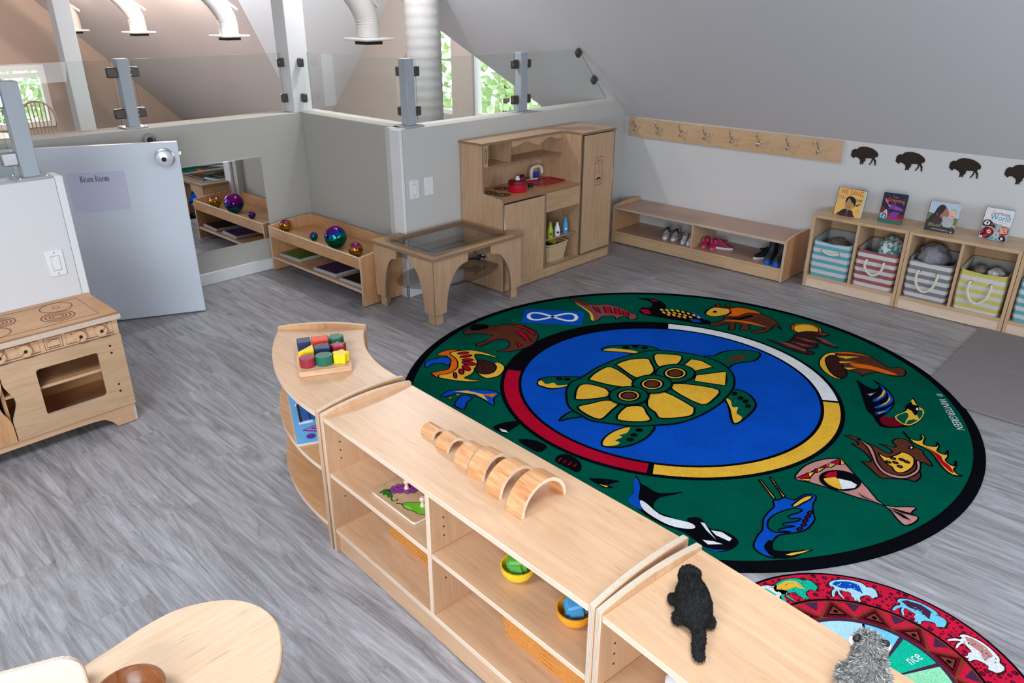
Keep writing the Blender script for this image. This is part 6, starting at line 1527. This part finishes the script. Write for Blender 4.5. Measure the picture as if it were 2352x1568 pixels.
def basket(x0, col, cname, label, rope_up, phase=0.0):
    W, D, Hh = 0.262, 0.275, 0.255
    t = thing('striped_basket', label, 'basket', (x0, 5.152, 0.0895))
    m = stripes('canvas_' + cname, col, 0.051, phase)
    o = rrect(0, W, 0, D, 0.03, 4); o = spline(o, 2)
    rr = random.Random(hash(cname) % 97)
    def Hp(p): return Hh + (0.022 * (p[1] / D)) - 0.012 * (1 - (2 * p[0] / W - 1) ** 2) * (1 - p[1] / D)
    def shape(p, z):
        b = 0.010 * sin(pi * z / Hh); cx, cy = W / 2, D / 2; k = 0.965 + 0.02 * z / Hh
        return (cx + (p[0] - cx) * (k + b / W), cy + (p[1] - cy) * (k + b / D))
    outer = [[shape(p, z * Hp(p)) + (z * Hp(p) + 0.001,) for p in o] for z in (0, 0.1, 0.3, 0.5, 0.7, 0.85, 1.0)]
    G().loft(outer, cap=False).build('canvas_wall', m, t)
    th = 0.004
    def inn(p, z): q = shape(p, z); return (W / 2 + (q[0] - W / 2) * 0.965, D / 2 + (q[1] - D / 2) * 0.965)
    inner = [[inn(p, z * Hp(p)) + (z * Hp(p) + 0.001,) for p in o] for z in (1.0, 0.75, 0.5, 0.25, 0.03)]
    G().loft([outer[-1]] + inner, cap=False).build('grey_lining', LINER, t)
    G().prism([shape(p, 0) for p in o], 'xy', 0, 0.003).build('basket_base', LINER, t)
    g = G(); g.tube([(p[0], p[1], p[2]) for p in outer[-1]], 0.0035, n=6, closed=True); g.build('rim_binding', plain('binding_' + cname, col, 0.9), t)
    for s in (-1, 1):
        G().lathe([(0.011, 0), (0.011, 0.002), (0.006, 0.0025), (0.006, 0)], n=14, M=Matrix.Translation((W / 2 + s * 0.055, -0.002, Hh * 0.74)) @ Matrix.Rotation(radians(90), 4, 'X')).build('grommet', STEEL, t)
    zt = Hh * 0.74; path = []
    if rope_up == 'flat': ctrl = [(-0.055, 0.0, 0), (-0.05, -0.012, 0.004), (-0.02, -0.018, -0.008), (0.02, -0.018, -0.012), (0.05, -0.012, -0.004), (0.055, 0.0, 0)]
    elif rope_up == 'short': ctrl = [(-0.055, 0.0, 0), (-0.058, -0.016, -0.01), (-0.055, -0.02, -0.045), (-0.02, -0.02, -0.085), (0.02, -0.02, -0.085), (0.052, -0.02, -0.045), (0.056, -0.016, -0.01), (0.055, 0.0, 0)]
    else: ctrl = [(-0.055, 0.0, 0), (-0.06, -0.016, -0.01), (-0.06, -0.02, -0.06), (-0.03, -0.02, -0.115), (0.01, -0.02, -0.122), (0.048, -0.02, -0.08), (0.06, -0.016, -0.01), (0.055, 0.0, 0)]
    c = spline([(W / 2 + a, b - 0.001, zt + d) for a, b, d in ctrl], 8, False)
    g = G()
    for ph in range(3):
        pth = []
        for i, p in enumerate(c):
            a = Vector(c[max(0, i - 1)]); b = Vector(c[min(len(c) - 1, i + 1)]); tn = (b - a).normalized(); u = tn.cross(Vector((0, 1, 0))).normalized(); v = tn.cross(u); w_ = i * 0.62 + ph * 2 * pi / 3
            pth.append(Vector(p) + (u * cos(w_) + v * sin(w_)) * 0.0042)
        g.tube(pth, 0.0046, n=6)
    g.build('rope_handle', ROPE, t)
    return t
basket(-1.983, srgb(96, 178, 190), 'turquoise', 'turquoise and white striped basket in the leftmost cubby', 'flat')
basket(-1.681, srgb(166, 92, 92), 'dusty_red', 'dusty red and white striped basket in the second cubby', 'short', 0.02)
basket(-1.352, srgb(132, 132, 132), 'grey', 'grey and white striped basket in the third cubby', 'long', 0.01)
basket(-1.050, srgb(214, 202, 104), 'yellow', 'yellow and white striped basket in the fourth cubby', 'long', 0.03)
basket(-0.722, srgb(96, 178, 190), 'turquoise_b', 'turquoise and white striped basket cut off by the right picture edge', 'short')
basket(-0.42, srgb(132, 132, 132), 'grey_b', 'grey and white striped basket in the last cubby outside the frame', 'short') if False else None
def heap(name, label, cat, loc, r, mats, seed, fold=0.02, smooth=True):
    rr = random.Random(seed); b = bmesh.new(); bmesh.ops.create_icosphere(b, subdivisions=4, radius=1)
    from mathutils import noise as nz
    for v in b.verts:
        n = nz.noise(v.co * 2.2 + Vector((seed, 0, 0))) * 0.22 + abs(nz.noise(v.co * 4.5 + Vector((0, seed, 0)))) * 0.18
        v.co = v.co * (1 + n); v.co = Vector((v.co.x * r[0], v.co.y * r[1], v.co.z * r[2]))
    for f in b.faces: f.material_index = 0 if len(mats) == 1 else (1 if nz.noise(f.calc_center_median() * 42 + Vector((seed, 3, 1))) > 0.08 else 0)
    me = bpy.data.meshes.new(name); b.to_mesh(me); b.free()
    for m in mats: me.materials.append(m)
    for p in me.polygons: p.use_smooth = True
    o = bpy.data.objects.new(name, me); COL.objects.link(o); o.location = loc
    return tag(o, label, cat)
heap('felt_bundle', 'taupe folded felt bundle inside the leftmost turquoise basket', 'cloth', (-1.86, 5.30, 0.29), (0.07, 0.07, 0.05), [TAUPE], 1)
heap('patterned_cloth', 'teal and white patterned cloth heaped in the red striped basket', 'cloth', (-1.51, 5.285, 0.335), (0.075, 0.09, 0.085), [CLOTHW, CLOTHT], 2)
heap('fleece_blanket', 'fluffy grey blanket heaped high in the grey striped basket', 'blanket', (-1.245, 5.28, 0.345), (0.088, 0.095, 0.085), [CLOTHG], 3)
heap('white_cloth_roll', 'white rolled cloth in the yellow striped basket', 'cloth', (-0.875, 5.27, 0.315), (0.048, 0.07, 0.04), [CLOTHW], 4)
heap('taupe_cloth', 'taupe cloth beside the white roll in the yellow striped basket', 'cloth', (-0.965, 5.285, 0.31), (0.04, 0.06, 0.04), [TAUPE], 5)

def book(label, bl, br, h, lean, cover_m, spine_m, page_m, back_m, art, open_a=26):
    """board book standing open like a tent: front cover, pages, back cover"""
    bl, br = Vector(bl), Vector(br); xd = (br - bl); w = xd.length; xd.normalize()
    out = Vector((0, 0, 1)).cross(xd)          # horizontal, away from the viewer
    up = (Vector((0, 0, 1)) * cos(lean) + out * sin(lean)).normalized()
    t = thing('board_book', label, 'book'); t.matrix_world = frame(bl, xd, up)
    # local x across the cover, y up the cover, z toward the viewer
    G().prism(rrect(0, w, 0, h, 0.006), 'xy', -0.0022, 0.0, bev=0.0004).build('front_cover', cover_m, t)
    for k in range(4):
        a = radians(open_a * (0.12 + 0.2 * k)); M = Matrix.Rotation(a, 4, 'Y')
        G().prism(rrect(0.002, w - 0.003, 0.001, h - 0.002, 0.006), 'xy', -0.0046, -0.0028, M=M).build('page', page_m, t)
    a = radians(open_a); M = Matrix.Rotation(a, 4, 'Y')
    G().prism(rrect(0, w, 0, h, 0.006), 'xy', -0.0045, -0.0023, M=M).build('back_cover', back_m, t)
    G().box(-0.003, 0.001, 0, h, -0.006, 0.0, bev=0.0008).build('spine', spine_m, t)
    for nm, items in art:
        g = G(); used = []; z = 0.0004
        for it in items:
            m = it[1]
            if m not in used: used.append(m)
            if it[0] == 'poly': g.flat([(p[0] * w, p[1] * h) for p in it[2]], z, used.index(m))
            elif it[0] == 'blob': g.flat(spline([(p[0] * w, p[1] * h) for p in it[2]], 4), z, used.index(m))
            elif it[0] == 'line': add_ribbon(g, spline([(p[0] * w, p[1] * h) for p in it[2]], 4, False), it[3], z, used.index(m), False)
            elif it[0] == 'text':
                me = text_mesh(it[2], it[5] * h, 1.0, 'CENTER'); xs_ = [v.co.x for v in me.vertices]; span = max(xs_) - min(xs_)
                k = it[6] * w / span
                g.mesh(me, Matrix.Translation((it[3] * w, it[4] * h, z)) @ Matrix.Diagonal((k, 1, 1, 1)), used.index(m))
            z += 0.00012
        g.build(nm, used, t, False)
ct = lambda n, r, g_, b: pl('print_' + n, r, g_, b, 0.4)
cY = ct('amber', 240, 196, 110); cO = ct('orange', 214, 96, 32); cPk = ct('plum', 160, 60, 110); cK = ct('black', 22, 20, 26); cSk = ct('skin', 196, 146, 96); cBr = ct('dark_brown', 56, 34, 40)
cW = ct('white', 236, 236, 238); cN = ct('night', 30, 26, 64); cP = ct('purple', 128, 54, 160); cT = ct('teal', 0, 120, 122); cOr = ct('flame', 240, 120, 60); cRd = ct('red', 200, 30, 50); cR2 = ct('rust', 110, 40, 30)
cLB = ct('sky', 186, 204, 224); cGr = ct('grass', 104, 120, 72); cGy = ct('grey', 176, 178, 186); cCr = ct('cream', 244, 232, 170); cSk2 = ct('skin_pale', 226, 186, 160); cSk3 = ct('skin_tan', 170, 112, 82); cB = ct('azure', 30, 146, 190); cTq = ct('turquoise', 40, 170, 190); cLm = ct('lime', 180, 210, 60); cDk = ct('charcoal', 40, 40, 46)
book('yellow board book titled We Sang You Home standing on the leftmost cubby', (-1.916, 5.247, 0.5215), (-1.735, 5.232, 0.5215), 0.183, 0.16, cY, cDk, cW, cDk, [
 ('cover_title', [('text', cO, 'WE SANG', 0.52, 0.86, 0.26, 0.86), ('text', cPk, 'YOU', 0.18, 0.66, 0.17, 0.24), ('text', cDk, 'HOME', 0.81, 0.62, 0.15, 0.30)]),
 ('cover_picture', [('blob', cBr, [(0.14, 0.01), (0.2, 0.12), (0.33, 0.24), (0.5, 0.27), (0.68, 0.22), (0.74, 0.1), (0.77, 0.01)]), ('blob', cSk, [(0.36, 0.45), (0.37, 0.33), (0.45, 0.25), (0.55, 0.24), (0.65, 0.3), (0.69, 0.42), (0.7, 0.55), (0.55, 0.62), (0.4, 0.6)]),
   ('blob', cK, [(0.36, 0.48), (0.35, 0.62), (0.42, 0.72), (0.55, 0.74), (0.68, 0.68), (0.74, 0.55), (0.72, 0.36), (0.68, 0.48), (0.58, 0.54), (0.47, 0.66), (0.42, 0.58)]), ('poly', cW, circle(0.5, 0.19, 0.015, 8)), ('poly', cW, circle(0.5, 0.1, 0.015, 8)), ('poly', cW, circle(0.5, 0.02, 0.015, 8)),
   ('line', cK, [(0.45, 0.46), (0.48, 0.475)], 0.002), ('line', cK, [(0.6, 0.455), (0.63, 0.455)], 0.002), ('line', cPk, [(0.49, 0.33), (0.53, 0.32), (0.57, 0.34)], 0.0015), ('blob', cK, [(0.76, 0.45), (0.82, 0.47), (0.88, 0.52), (0.93, 0.53), (0.86, 0.46), (0.82, 0.41)])]),
 ('author_lines', [('line', cO, [(0.8, 0.30 - 0.05 * k), (0.93, 0.295 - 0.05 * k)], 0.0015) for k in range(4)])])
book('dark blue board book titled I Am Dreaming standing on the second cubby', (-1.621, 5.262, 0.5215), (-1.472, 5.262, 0.5215), 0.192, 0.14, cN, cN, cT, cT, [
 ('cover_picture', [('poly', cR2, [(0, 0.1), (1, 0.1), (1, 0.35), (0.6, 0.25), (0.3, 0.42), (0, 0.55)]), ('poly', cRd, [(0.3, 0.1), (1, 0.1), (1, 0.18), (0.6, 0.2), (0.35, 0.24)]), ('poly', cT, [(0, 0), (1, 0), (1, 0.09), (0, 0.13)]),
   ('blob', cP, [(0.28, 0.62), (0.42, 0.64), (0.6, 0.6), (0.8, 0.56), (0.9, 0.52), (0.97, 0.38), (0.85, 0.26), (0.83, 0.13), (0.74, 0.14), (0.76, 0.28), (0.8, 0.36), (0.68, 0.40), (0.56, 0.40), (0.44, 0.34), (0.42, 0.2), (0.36, 0.2), (0.38, 0.34), (0.46, 0.44), (0.34, 0.45), (0.3, 0.47), (0.26, 0.44), (0.36, 0.53), (0.25, 0.58)]),
   ('line', cSk2, [(0.6, 0.56), (0.63, 0.47)], 0.002), ('line', cSk2, [(0.7, 0.55), (0.72, 0.46)], 0.002), ('line', cSk2, [(0.8, 0.52), (0.82, 0.42)], 0.002), ('poly', cW, [(0.26, 0.60), (0.35, 0.57), (0.4, 0.52), (0.3, 0.56)]),
   ('blob', cLB, [(0.02, 0.15), (0.02, 0.28), (0.12, 0.32), (0.22, 0.44), (0.3, 0.34), (0.32, 0.2), (0.26, 0.12), (0.1, 0.14)]), ('line', cN, [(0.12, 0.16), (0.14, 0.26), (0.2, 0.3), (0.26, 0.24), (0.24, 0.15)], 0.006), ('line', cB, [(0.05, 0.18), (0.08, 0.25)], 0.004),
   ('blob', cOr, [(0.1, 0.82), (0.18, 0.76), (0.25, 0.68), (0.25, 0.62), (0.16, 0.68), (0.1, 0.75)])] + [('poly', cLB, circle(x, yy, 0.008, 6)) for x, yy in ((0.2, 0.93), (0.9, 0.85), (0.42, 0.7), (0.85, 0.62), (0.08, 0.45), (0.4, 0.9))]),
 ('cover_title', [('text', cSk, 'I am', 0.52, 0.88, 0.10, 0.2), ('text', cOr, 'Dreaming', 0.56, 0.77, 0.17, 0.7), ('text', cSk, 'of', 0.52, 0.66, 0.08, 0.08)])])
book('photo board book titled May We Have Enough To Share on the third cubby', (-1.33, 5.252, 0.5215), (-1.157, 5.262, 0.5215), 0.182, 0.17, cLB, cDk, cW, cW, [
 ('cover_picture', [('poly', cGr, [(0, 0.35), (0, 0.62), (0.25, 0.6), (1, 0.52), (1, 0.12)]), ('poly', cDk, [(0, 0), (1, 0), (1, 0.14), (0.9, 0.22), (0.5, 0.28), (0, 0.36)]), ('blob', cCr if False else cGy, [(0.5, 0.5), (0.58, 0.58), (0.72, 0.6), (0.84, 0.56), (0.88, 0.4), (0.84, 0.2), (0.6, 0.2), (0.5, 0.32)]),
   ('blob', cK, [(0.05, 0.32), (0.1, 0.5), (0.2, 0.62), (0.26, 0.8), (0.36, 0.92), (0.5, 0.9), (0.56, 0.78), (0.48, 0.6), (0.36, 0.55), (0.3, 0.62), (0.28, 0.5), (0.2, 0.3)]), ('blob', cBr, [(0.16, 0.3), (0.26, 0.5), (0.34, 0.56), (0.48, 0.5), (0.52, 0.34), (0.4, 0.24)]),
   ('blob', cSk3, [(0.42, 0.6), (0.4, 0.52), (0.5, 0.46), (0.52, 0.54), (0.66, 0.54), (0.68, 0.62), (0.65, 0.72), (0.56, 0.84), (0.5, 0.74), (0.46, 0.64)]), ('blob', cSk2, [(0.68, 0.58), (0.7, 0.72), (0.76, 0.79), (0.86, 0.77), (0.92, 0.66), (0.9, 0.58), (0.8, 0.5), (0.72, 0.52)]), ('blob', cGy, [(0.7, 0.74), (0.76, 0.83), (0.86, 0.82), (0.94, 0.72), (0.86, 0.76), (0.78, 0.78)]), ('line', cRd, [(0.76, 0.585), (0.8, 0.57), (0.84, 0.59)], 0.003)]),
 ('cover_title', [('text', cCr, 'MAY WE HAVE', 0.58, 0.365, 0.165, 0.66), ('text', cCr, 'ENOUGH TO SHARE', 0.54, 0.215, 0.165, 0.88), ('line', cGy, [(0.24, 0.085), (0.78, 0.06)], 0.004), ('blob', cW, [(0.84, 0.06), (0.9, 0.06), (0.95, 0.1), (0.9, 0.05), (0.92, 0.02), (0.87, 0.03)])])], 20)
book('white board book titled Good Morning World on the fourth cubby', (-1.028, 5.288, 0.5215), (-0.873, 5.275, 0.5215), 0.189, 0.16, cW, ct('maroon_spine', 120, 30, 44), cB, cTq, [
 ('cover_picture', [('poly', cGy, [(0.0, 0), (1, 0), (1, 0.48), (0.0, 0.58)]), ('poly', cTq, [(0.3, 0.56), (0.45, 0.42), (0.55, 0.52)]), ('poly', cTq, [(0.3, 0.02), (0.62, 0.16), (0.7, 0.02)]), ('poly', cOr, [(0.1, 0.42), (0.5, 0.36), (0.4, 0.3)]), ('poly', cLm, [(0.6, 0.55), (0.66, 0.44), (0.7, 0.52)]), ('poly', cLm, [(0.5, 0.03), (0.6, 0.12), (0.58, 0.02)]),
   ('blob', cK, [(0.02, 0.44), (0.06, 0.58), (0.2, 0.62), (0.34, 0.56), (0.48, 0.44), (0.52, 0.38), (0.34, 0.42), (0.12, 0.4)]), ('blob', cW, [(0.07, 0.46), (0.1, 0.56), (0.2, 0.58), (0.28, 0.52), (0.22, 0.45)]), ('poly', cK, circle(0.18, 0.515, 0.035, 10)), ('blob', cRd, [(0.3, 0.46), (0.36, 0.54), (0.42, 0.47)]),
   ('blob', cK, [(0.04, 0.1), (0.14, 0.36), (0.3, 0.38), (0.46, 0.3), (0.48, 0.2), (0.34, 0.04), (0.2, 0.02)]), ('blob', cRd, [(0.2, 0.3), (0.3, 0.35), (0.42, 0.28), (0.42, 0.18), (0.34, 0.14), (0.22, 0.2)]), ('blob', cW, [(0.26, 0.27), (0.32, 0.31), (0.38, 0.26), (0.36, 0.2), (0.28, 0.21)]), ('blob', cRd, [(0.29, 0.25), (0.33, 0.28), (0.36, 0.25), (0.33, 0.22)]), ('blob', cRd, [(0.02, 0.2), (0.08, 0.32), (0.14, 0.24), (0.08, 0.16)]), ('blob', cW, [(0.05, 0.02), (0.1, 0.1), (0.16, 0.06)]), ('blob', cRd, [(0.14, 0.06), (0.24, 0.16), (0.3, 0.1), (0.2, 0.02)]),
   ('blob', cRd, [(0.64, 0.3), (0.7, 0.44), (0.84, 0.46), (0.97, 0.4), (0.97, 0.26), (0.86, 0.2), (0.7, 0.2)]), ('poly', cSk2, [(0.66, 0.42), (0.92, 0.44), (0.95, 0.28), (0.7, 0.23)]), ('line', cRd, [(0.74, 0.36), (0.82, 0.38), (0.84, 0.3), (0.9, 0.32)], 0.004),
   ('blob', cLB, [(0.5, 0.2), (0.58, 0.28), (0.68, 0.26), (0.7, 0.16), (0.64, 0.08), (0.54, 0.1)]), ('poly', cOr, circle(0.6, 0.18, 0.045, 8)), ('blob', cK, [(0.72, 0.1), (0.8, 0.2), (0.92, 0.16), (0.97, 0.04), (0.84, 0.01)]), ('poly', cW, [(0.8, 0.14), (0.88, 0.1), (0.84, 0.04), (0.77, 0.08)])]),
 ('cover_title', [('text', cDk, 'Good Morning', 0.56, 0.845, 0.13, 0.62), ('text', cB, 'World', 0.58, 0.71, 0.24, 0.7), ('line', cGy, [(0.25, 0.605), (0.9, 0.575)], 0.002)])], 22)

# ------------------------------------------------------------------ play stove on the left
sv = thing('play_stove', 'wooden play stove and cupboard with carved burners against the low wall', 'play kitchen', (-3.858, 0.15, 0))
SX, SY, SZ = 0.375, 0.922, 0.556
def sp_(nm, g, m): return g.build(nm, m, sv)
tp = sp_('counter_top', G().box(0.0, SX + 0.02, 0.0, SY, SZ - 0.024, SZ, thin='z'), [HONEY['y'], PLY['z']])
def groove(g, pts, w, closed=True): add_ribbon(g, pts, w, SZ + 0.0004, 0, closed)
GRV = pl('burnt_groove', 120, 76, 46, 0.7)
g = G(); groove(g, [(0.045, 0.33), (0.325, 0.33), (0.325, 0.855), (0.045, 0.855)], 0.005)
for (x, yy, n) in ((0.11, 0.745, 1), (0.235, 0.715, 4), (0.135, 0.505, 4), (0.255, 0.455, 1)):
    if n == 1: groove(g, circle(x, yy, 0.066, 32), 0.005); groove(g, circle(x, yy, 0.014, 14), 0.004)
    else:
        for r in (0.066, 0.05, 0.034, 0.02): groove(g, circle(x, yy, r, 32), 0.006)
for i in range(3):
    for j in range(9): groove(g, [(0.07 + i * 0.09, 0.30 - j * 0.021), (0.125 + i * 0.09, 0.30 - j * 0.021)], 0.009, False)
groove(g, [(0.055, 0.115), (0.325, 0.115), (0.325, 0.315), (0.055, 0.315)], 0.005)
for k in range(3): groove(g, [(SX + 0.001 + k * 0.006, 0.0), (SX + 0.001 + k * 0.006, SY)], 0.0022, False)
g.build('carved_burner', GRV, tp, False)
sp_('side_panel', G().prism([(0, 0.004), (SX - 0.012, 0.004), (SX - 0.012, SZ - 0.024), (0, SZ - 0.024)], 'xz', SY - 0.03, SY - 0.014, mi=0, mi2=1), [HONEY['z'], PLY['y']])
sp_('side_panel', G().box(0, SX - 0.012, 0.014, 0.03, 0.004, SZ - 0.024), HONEY['z'])
sp_('middle_panel', G().box(0, SX - 0.03, 0.40, 0.415, 0.09, SZ - 0.024), HONEY['z'])
cpn = sp_('control_panel', G().box(SX - 0.03, SX - 0.006, 0.014, SY - 0.012, SZ - 0.098, SZ - 0.024), MAPLE['y'])
g = G(); fx2 = SX - 0.0056; F = lambda a, b, z: (fx2 + z, a, b)
for a0, a1 in ((0.06, 0.34), (0.375, 0.585), (0.605, 0.675), (0.69, 0.885)): add_ribbon(g, [(a0, SZ - 0.088), (a1, SZ - 0.088), (a1, SZ - 0.036), (a0, SZ - 0.036)], 0.004, 0, 0, True, F)
add_ribbon(g, [(0.618, SZ - 0.056), (0.64, SZ - 0.048), (0.662, SZ - 0.052)], 0.003, 0, 0, False, F); add_ribbon(g, [(0.614, SZ - 0.079), (0.666, SZ - 0.079), (0.666, SZ - 0.045), (0.614, SZ - 0.045)], 0.003, 0, 0, True, F)
for yy, z in ((0.405, 0.043), (0.455, 0.042), (0.50, 0.043), (0.552, 0.041), (0.625, 0.081), (0.64, 0.081), (0.656, 0.081), (0.715, 0.046), (0.775, 0.042), (0.81, 0.044), (0.865, 0.042)): g.flat(circle(yy, SZ - z, 0.0035, 8), 0.0002, 0, F)
g.build('panel_groove', GRV, cpn, False)
for yy in (0.43, 0.527, 0.745, 0.832):
    M = Matrix.Translation((SX - 0.006, yy, SZ - 0.063)) @ RX
    kn = G().lathe([(0.027, 0), (0.027, 0.012), (0.024, 0.02), (0, 0.02)], n=28, M=M).build('stove_knob', MAPLE['z'], cpn)
    G().lathe([(0.0075, 0.02), (0.0075, 0.0215), (0, 0.0215)], n=12, M=M).build('knob_screw', BLACK, kn)
    g = G(); a = yy * 31; add_ribbon(g, [(yy + 0.006 * cos(a), SZ - 0.063 + 0.006 * sin(a)), (yy + 0.024 * cos(a), SZ - 0.063 + 0.024 * sin(a))], 0.003, 0.0206, 0, False, F); g.build('knob_mark', GRV, kn, False)
# oven door with window opening, bulging handle cut-outs on both doors
def wavy(side, y0, y1, z0, z1):
    bulge = [(z0 + (z1 - z0) * t, 0.030 * (0.5 - 0.5 * cos(2 * pi * (t - 0.22) / 0.56)) if 0.22 < t < 0.78 else 0) for t in [i / 24 for i in range(25)]]
    if side == 'l': return [(y0 + b, z) for z, b in bulge] + [(y1, z1), (y1, z0)]
    return [(y1 - b * 0.95, z) for z, b in bulge] + [(y0, z1), (y0, z0)]
zd0, zd1 = 0.098, SZ - 0.102
sp_('oven_door', G().prism(wavy('l', 0.415, SY - 0.012, zd0, zd1), 'yz', SX - 0.016, SX, mi=0, mi2=1, holes=[rrect(0.545, 0.80, 0.175, 0.395, 0.014, 3)]), [BIRCH['y'], PLY['x']])
cd = sp_('cupboard_door', G().prism(wavy('r', 0.02, 0.41, zd0, zd1), 'yz', SX - 0.016, SX, mi=0, mi2=1), [HONEY['z'], PLY['x']])
g = G(); F = lambda a, b, z: (SX + 0.0004 + z, a, b); add_ribbon(g, [(0.09, 0.14), (0.31, 0.14), (0.31, 0.40), (0.09, 0.40)], 0.0025, 0, 0, True, F); g.build('door_groove', pl('door_groove_brown', 168, 118, 76), cd, False)
for yy, z in ((0.855, 0.41), (0.855, 0.375), (0.855, 0.215), (0.855, 0.18)):
    G().lathe([(0.005, 0), (0.005, 0.002), (0, 0.002)], n=10, M=Matrix.Translation((SX, yy, z)) @ RX).build('door_screw', BLACK, sv)
sp_('oven_shelf', G().box(0.012, SX - 0.03, 0.415, SY - 0.03, 0.288, 0.302, thin='z'), [HONEY['y'], MAPLE['y']])
sp_('oven_floor', G().box(0.0, SX - 0.018, 0.03, SY - 0.03, 0.086, 0.098), HONEY['y'])
sp_('back_panel', G().box(0.0, 0.01, 0.03, SY - 0.03, 0.098, SZ - 0.024), HONEY['y'])
sk_ = [(0.014, 0.004), (0.06, 0.004)] + spline([(0.1, 0.045), (0.16, 0.062), (0.45, 0.064), (0.72, 0.062), (0.78, 0.045), (0.815, 0.004)], 5, False) + [(SY - 0.03, 0.004), (SY - 0.03, 0.096), (0.014, 0.096)]
sp_('scalloped_base', G().prism(sk_, 'yz', SX - 0.024, SX - 0.010, mi=0, mi2=1), [MAPLE['y'], PLY['x']])

# ------------------------------------------------------------------ table, bowl and chair in the front corner
ft = thing('lobed_table', 'pale maple table with rounded lobes at the bottom left corner', 'table', (0, 0, 0))
oln = [(-1.52, 0.237), (-1.53, 0.30), (-1.543, 0.376), (-1.542, 0.448), (-1.516, 0.513), (-1.47, 0.568), (-1.401, 0.599), (-1.328, 0.599), (-1.261, 0.571), (-1.208, 0.534), (-1.16, 0.48), (-1.08, 0.40), (-0.98, 0.34), (-0.87, 0.30), (-0.80, 0.20), (-0.80, 0.05), (-0.88, -0.05), (-1.0, -0.08), (-1.08, -0.16), (-1.12, -0.30), (-1.24, -0.40), (-1.38, -0.38), (-1.48, -0.28), (-1.50, -0.14), (-1.455, 0.0), (-1.45, 0.06), (-1.48, 0.15)]
oln = spline(oln, 4)
G().prism(oln, 'xy', 0.480, 0.5, mi=0, mi2=1, bev=0.003).build('table_top', [wood('pale_maple_top', srgb(212, 178, 146), srgb(222, 194, 164), 'y'), RED_OAK['x']], ft)
for x, yy in ((-1.33, 0.40), (-0.98, 0.12), (-1.28, -0.2)): G().tube([(x, yy, 0.48), (x, yy, 0.0)], [0.028, 0.022], n=16).build('leg', MAPLE['z'], ft)
bw = thing('wooden_bowl', 'dark carved wooden bowl on the lobed table at the bottom edge', 'bowl', (-1.328, 0.268, 0.5008))
G().lathe([(0.035, 0), (0.055, 0.008), (0.068, 0.03), (0.071, 0.05), (0.064, 0.052), (0.058, 0.03), (0.044, 0.013), (0, 0.01)], n=40).build('bowl_shell', BROWNBOWL['x'], bw)
o = tag(G().ball((0, 0, 0), (0.022, 0.016, 0.014), u=18, v=12).build('wooden_egg', RED_OAK['x'], None, True, 3), 'small brown wooden egg inside the carved bowl', 'toy'); o.location = (-1.325, 0.262, 0.526)
cc = thing('child_chair', 'pale wooden child chair with a rounded back beside the lobed table', 'chair', (-1.60, 0.02, 0), radians(0))
# back rest leans; local frame follows the chair's back edge
bd = Vector((0.057, 0.128, 0)).normalized(); bnrm = Vector((bd.y, -bd.x, 0))
MB2 = Matrix.Translation(Vector((-1.455, 0.20, 0)) - Vector((-1.60, 0.02, 0)))
def cpart(nm, g, m):
    o = g.build(nm, m, cc); return o
RM = frame((0.152, 0.208, 0), (-bd.x, -bd.y, 0), (0, 0, 1))    # x from the visible end leftwards, y up
BS = 1 if (RM.to_3x3() @ Vector((0, 0, 1))).x < 0 else -1     # legs on the far side, seat towards the table
bk_pts = rrect(0.0, 0.34, 0.40, 0.60, 0.045, 6)
G().prism(bk_pts, 'xy', -0.008, 0.008, mi=0, mi2=1, bev=0.003, M=RM).build('back_rest', [PALE['y'], PLY['x']], cc)
for x in (0.03, 0.31): G().box(x - 0.014, x + 0.014, 0.0, 0.56, *sorted((0.0085 * BS, 0.03 * BS)), bev=0.004, M=RM).build('back_leg', MAPLE['z'], cc)
G().box(0.01, 0.33, 0.29, 0.306, *sorted((-0.32 * BS, -0.02 * BS)), bev=0.004, M=RM).build('seat', MAPLE['y'], cc)
for x in (0.035, 0.305): G().box(x - 0.014, x + 0.014, 0.0, 0.29, *sorted((-0.31 * BS, -0.28 * BS)), bev=0.004, M=RM).build('front_leg', MAPLE['z'], cc)
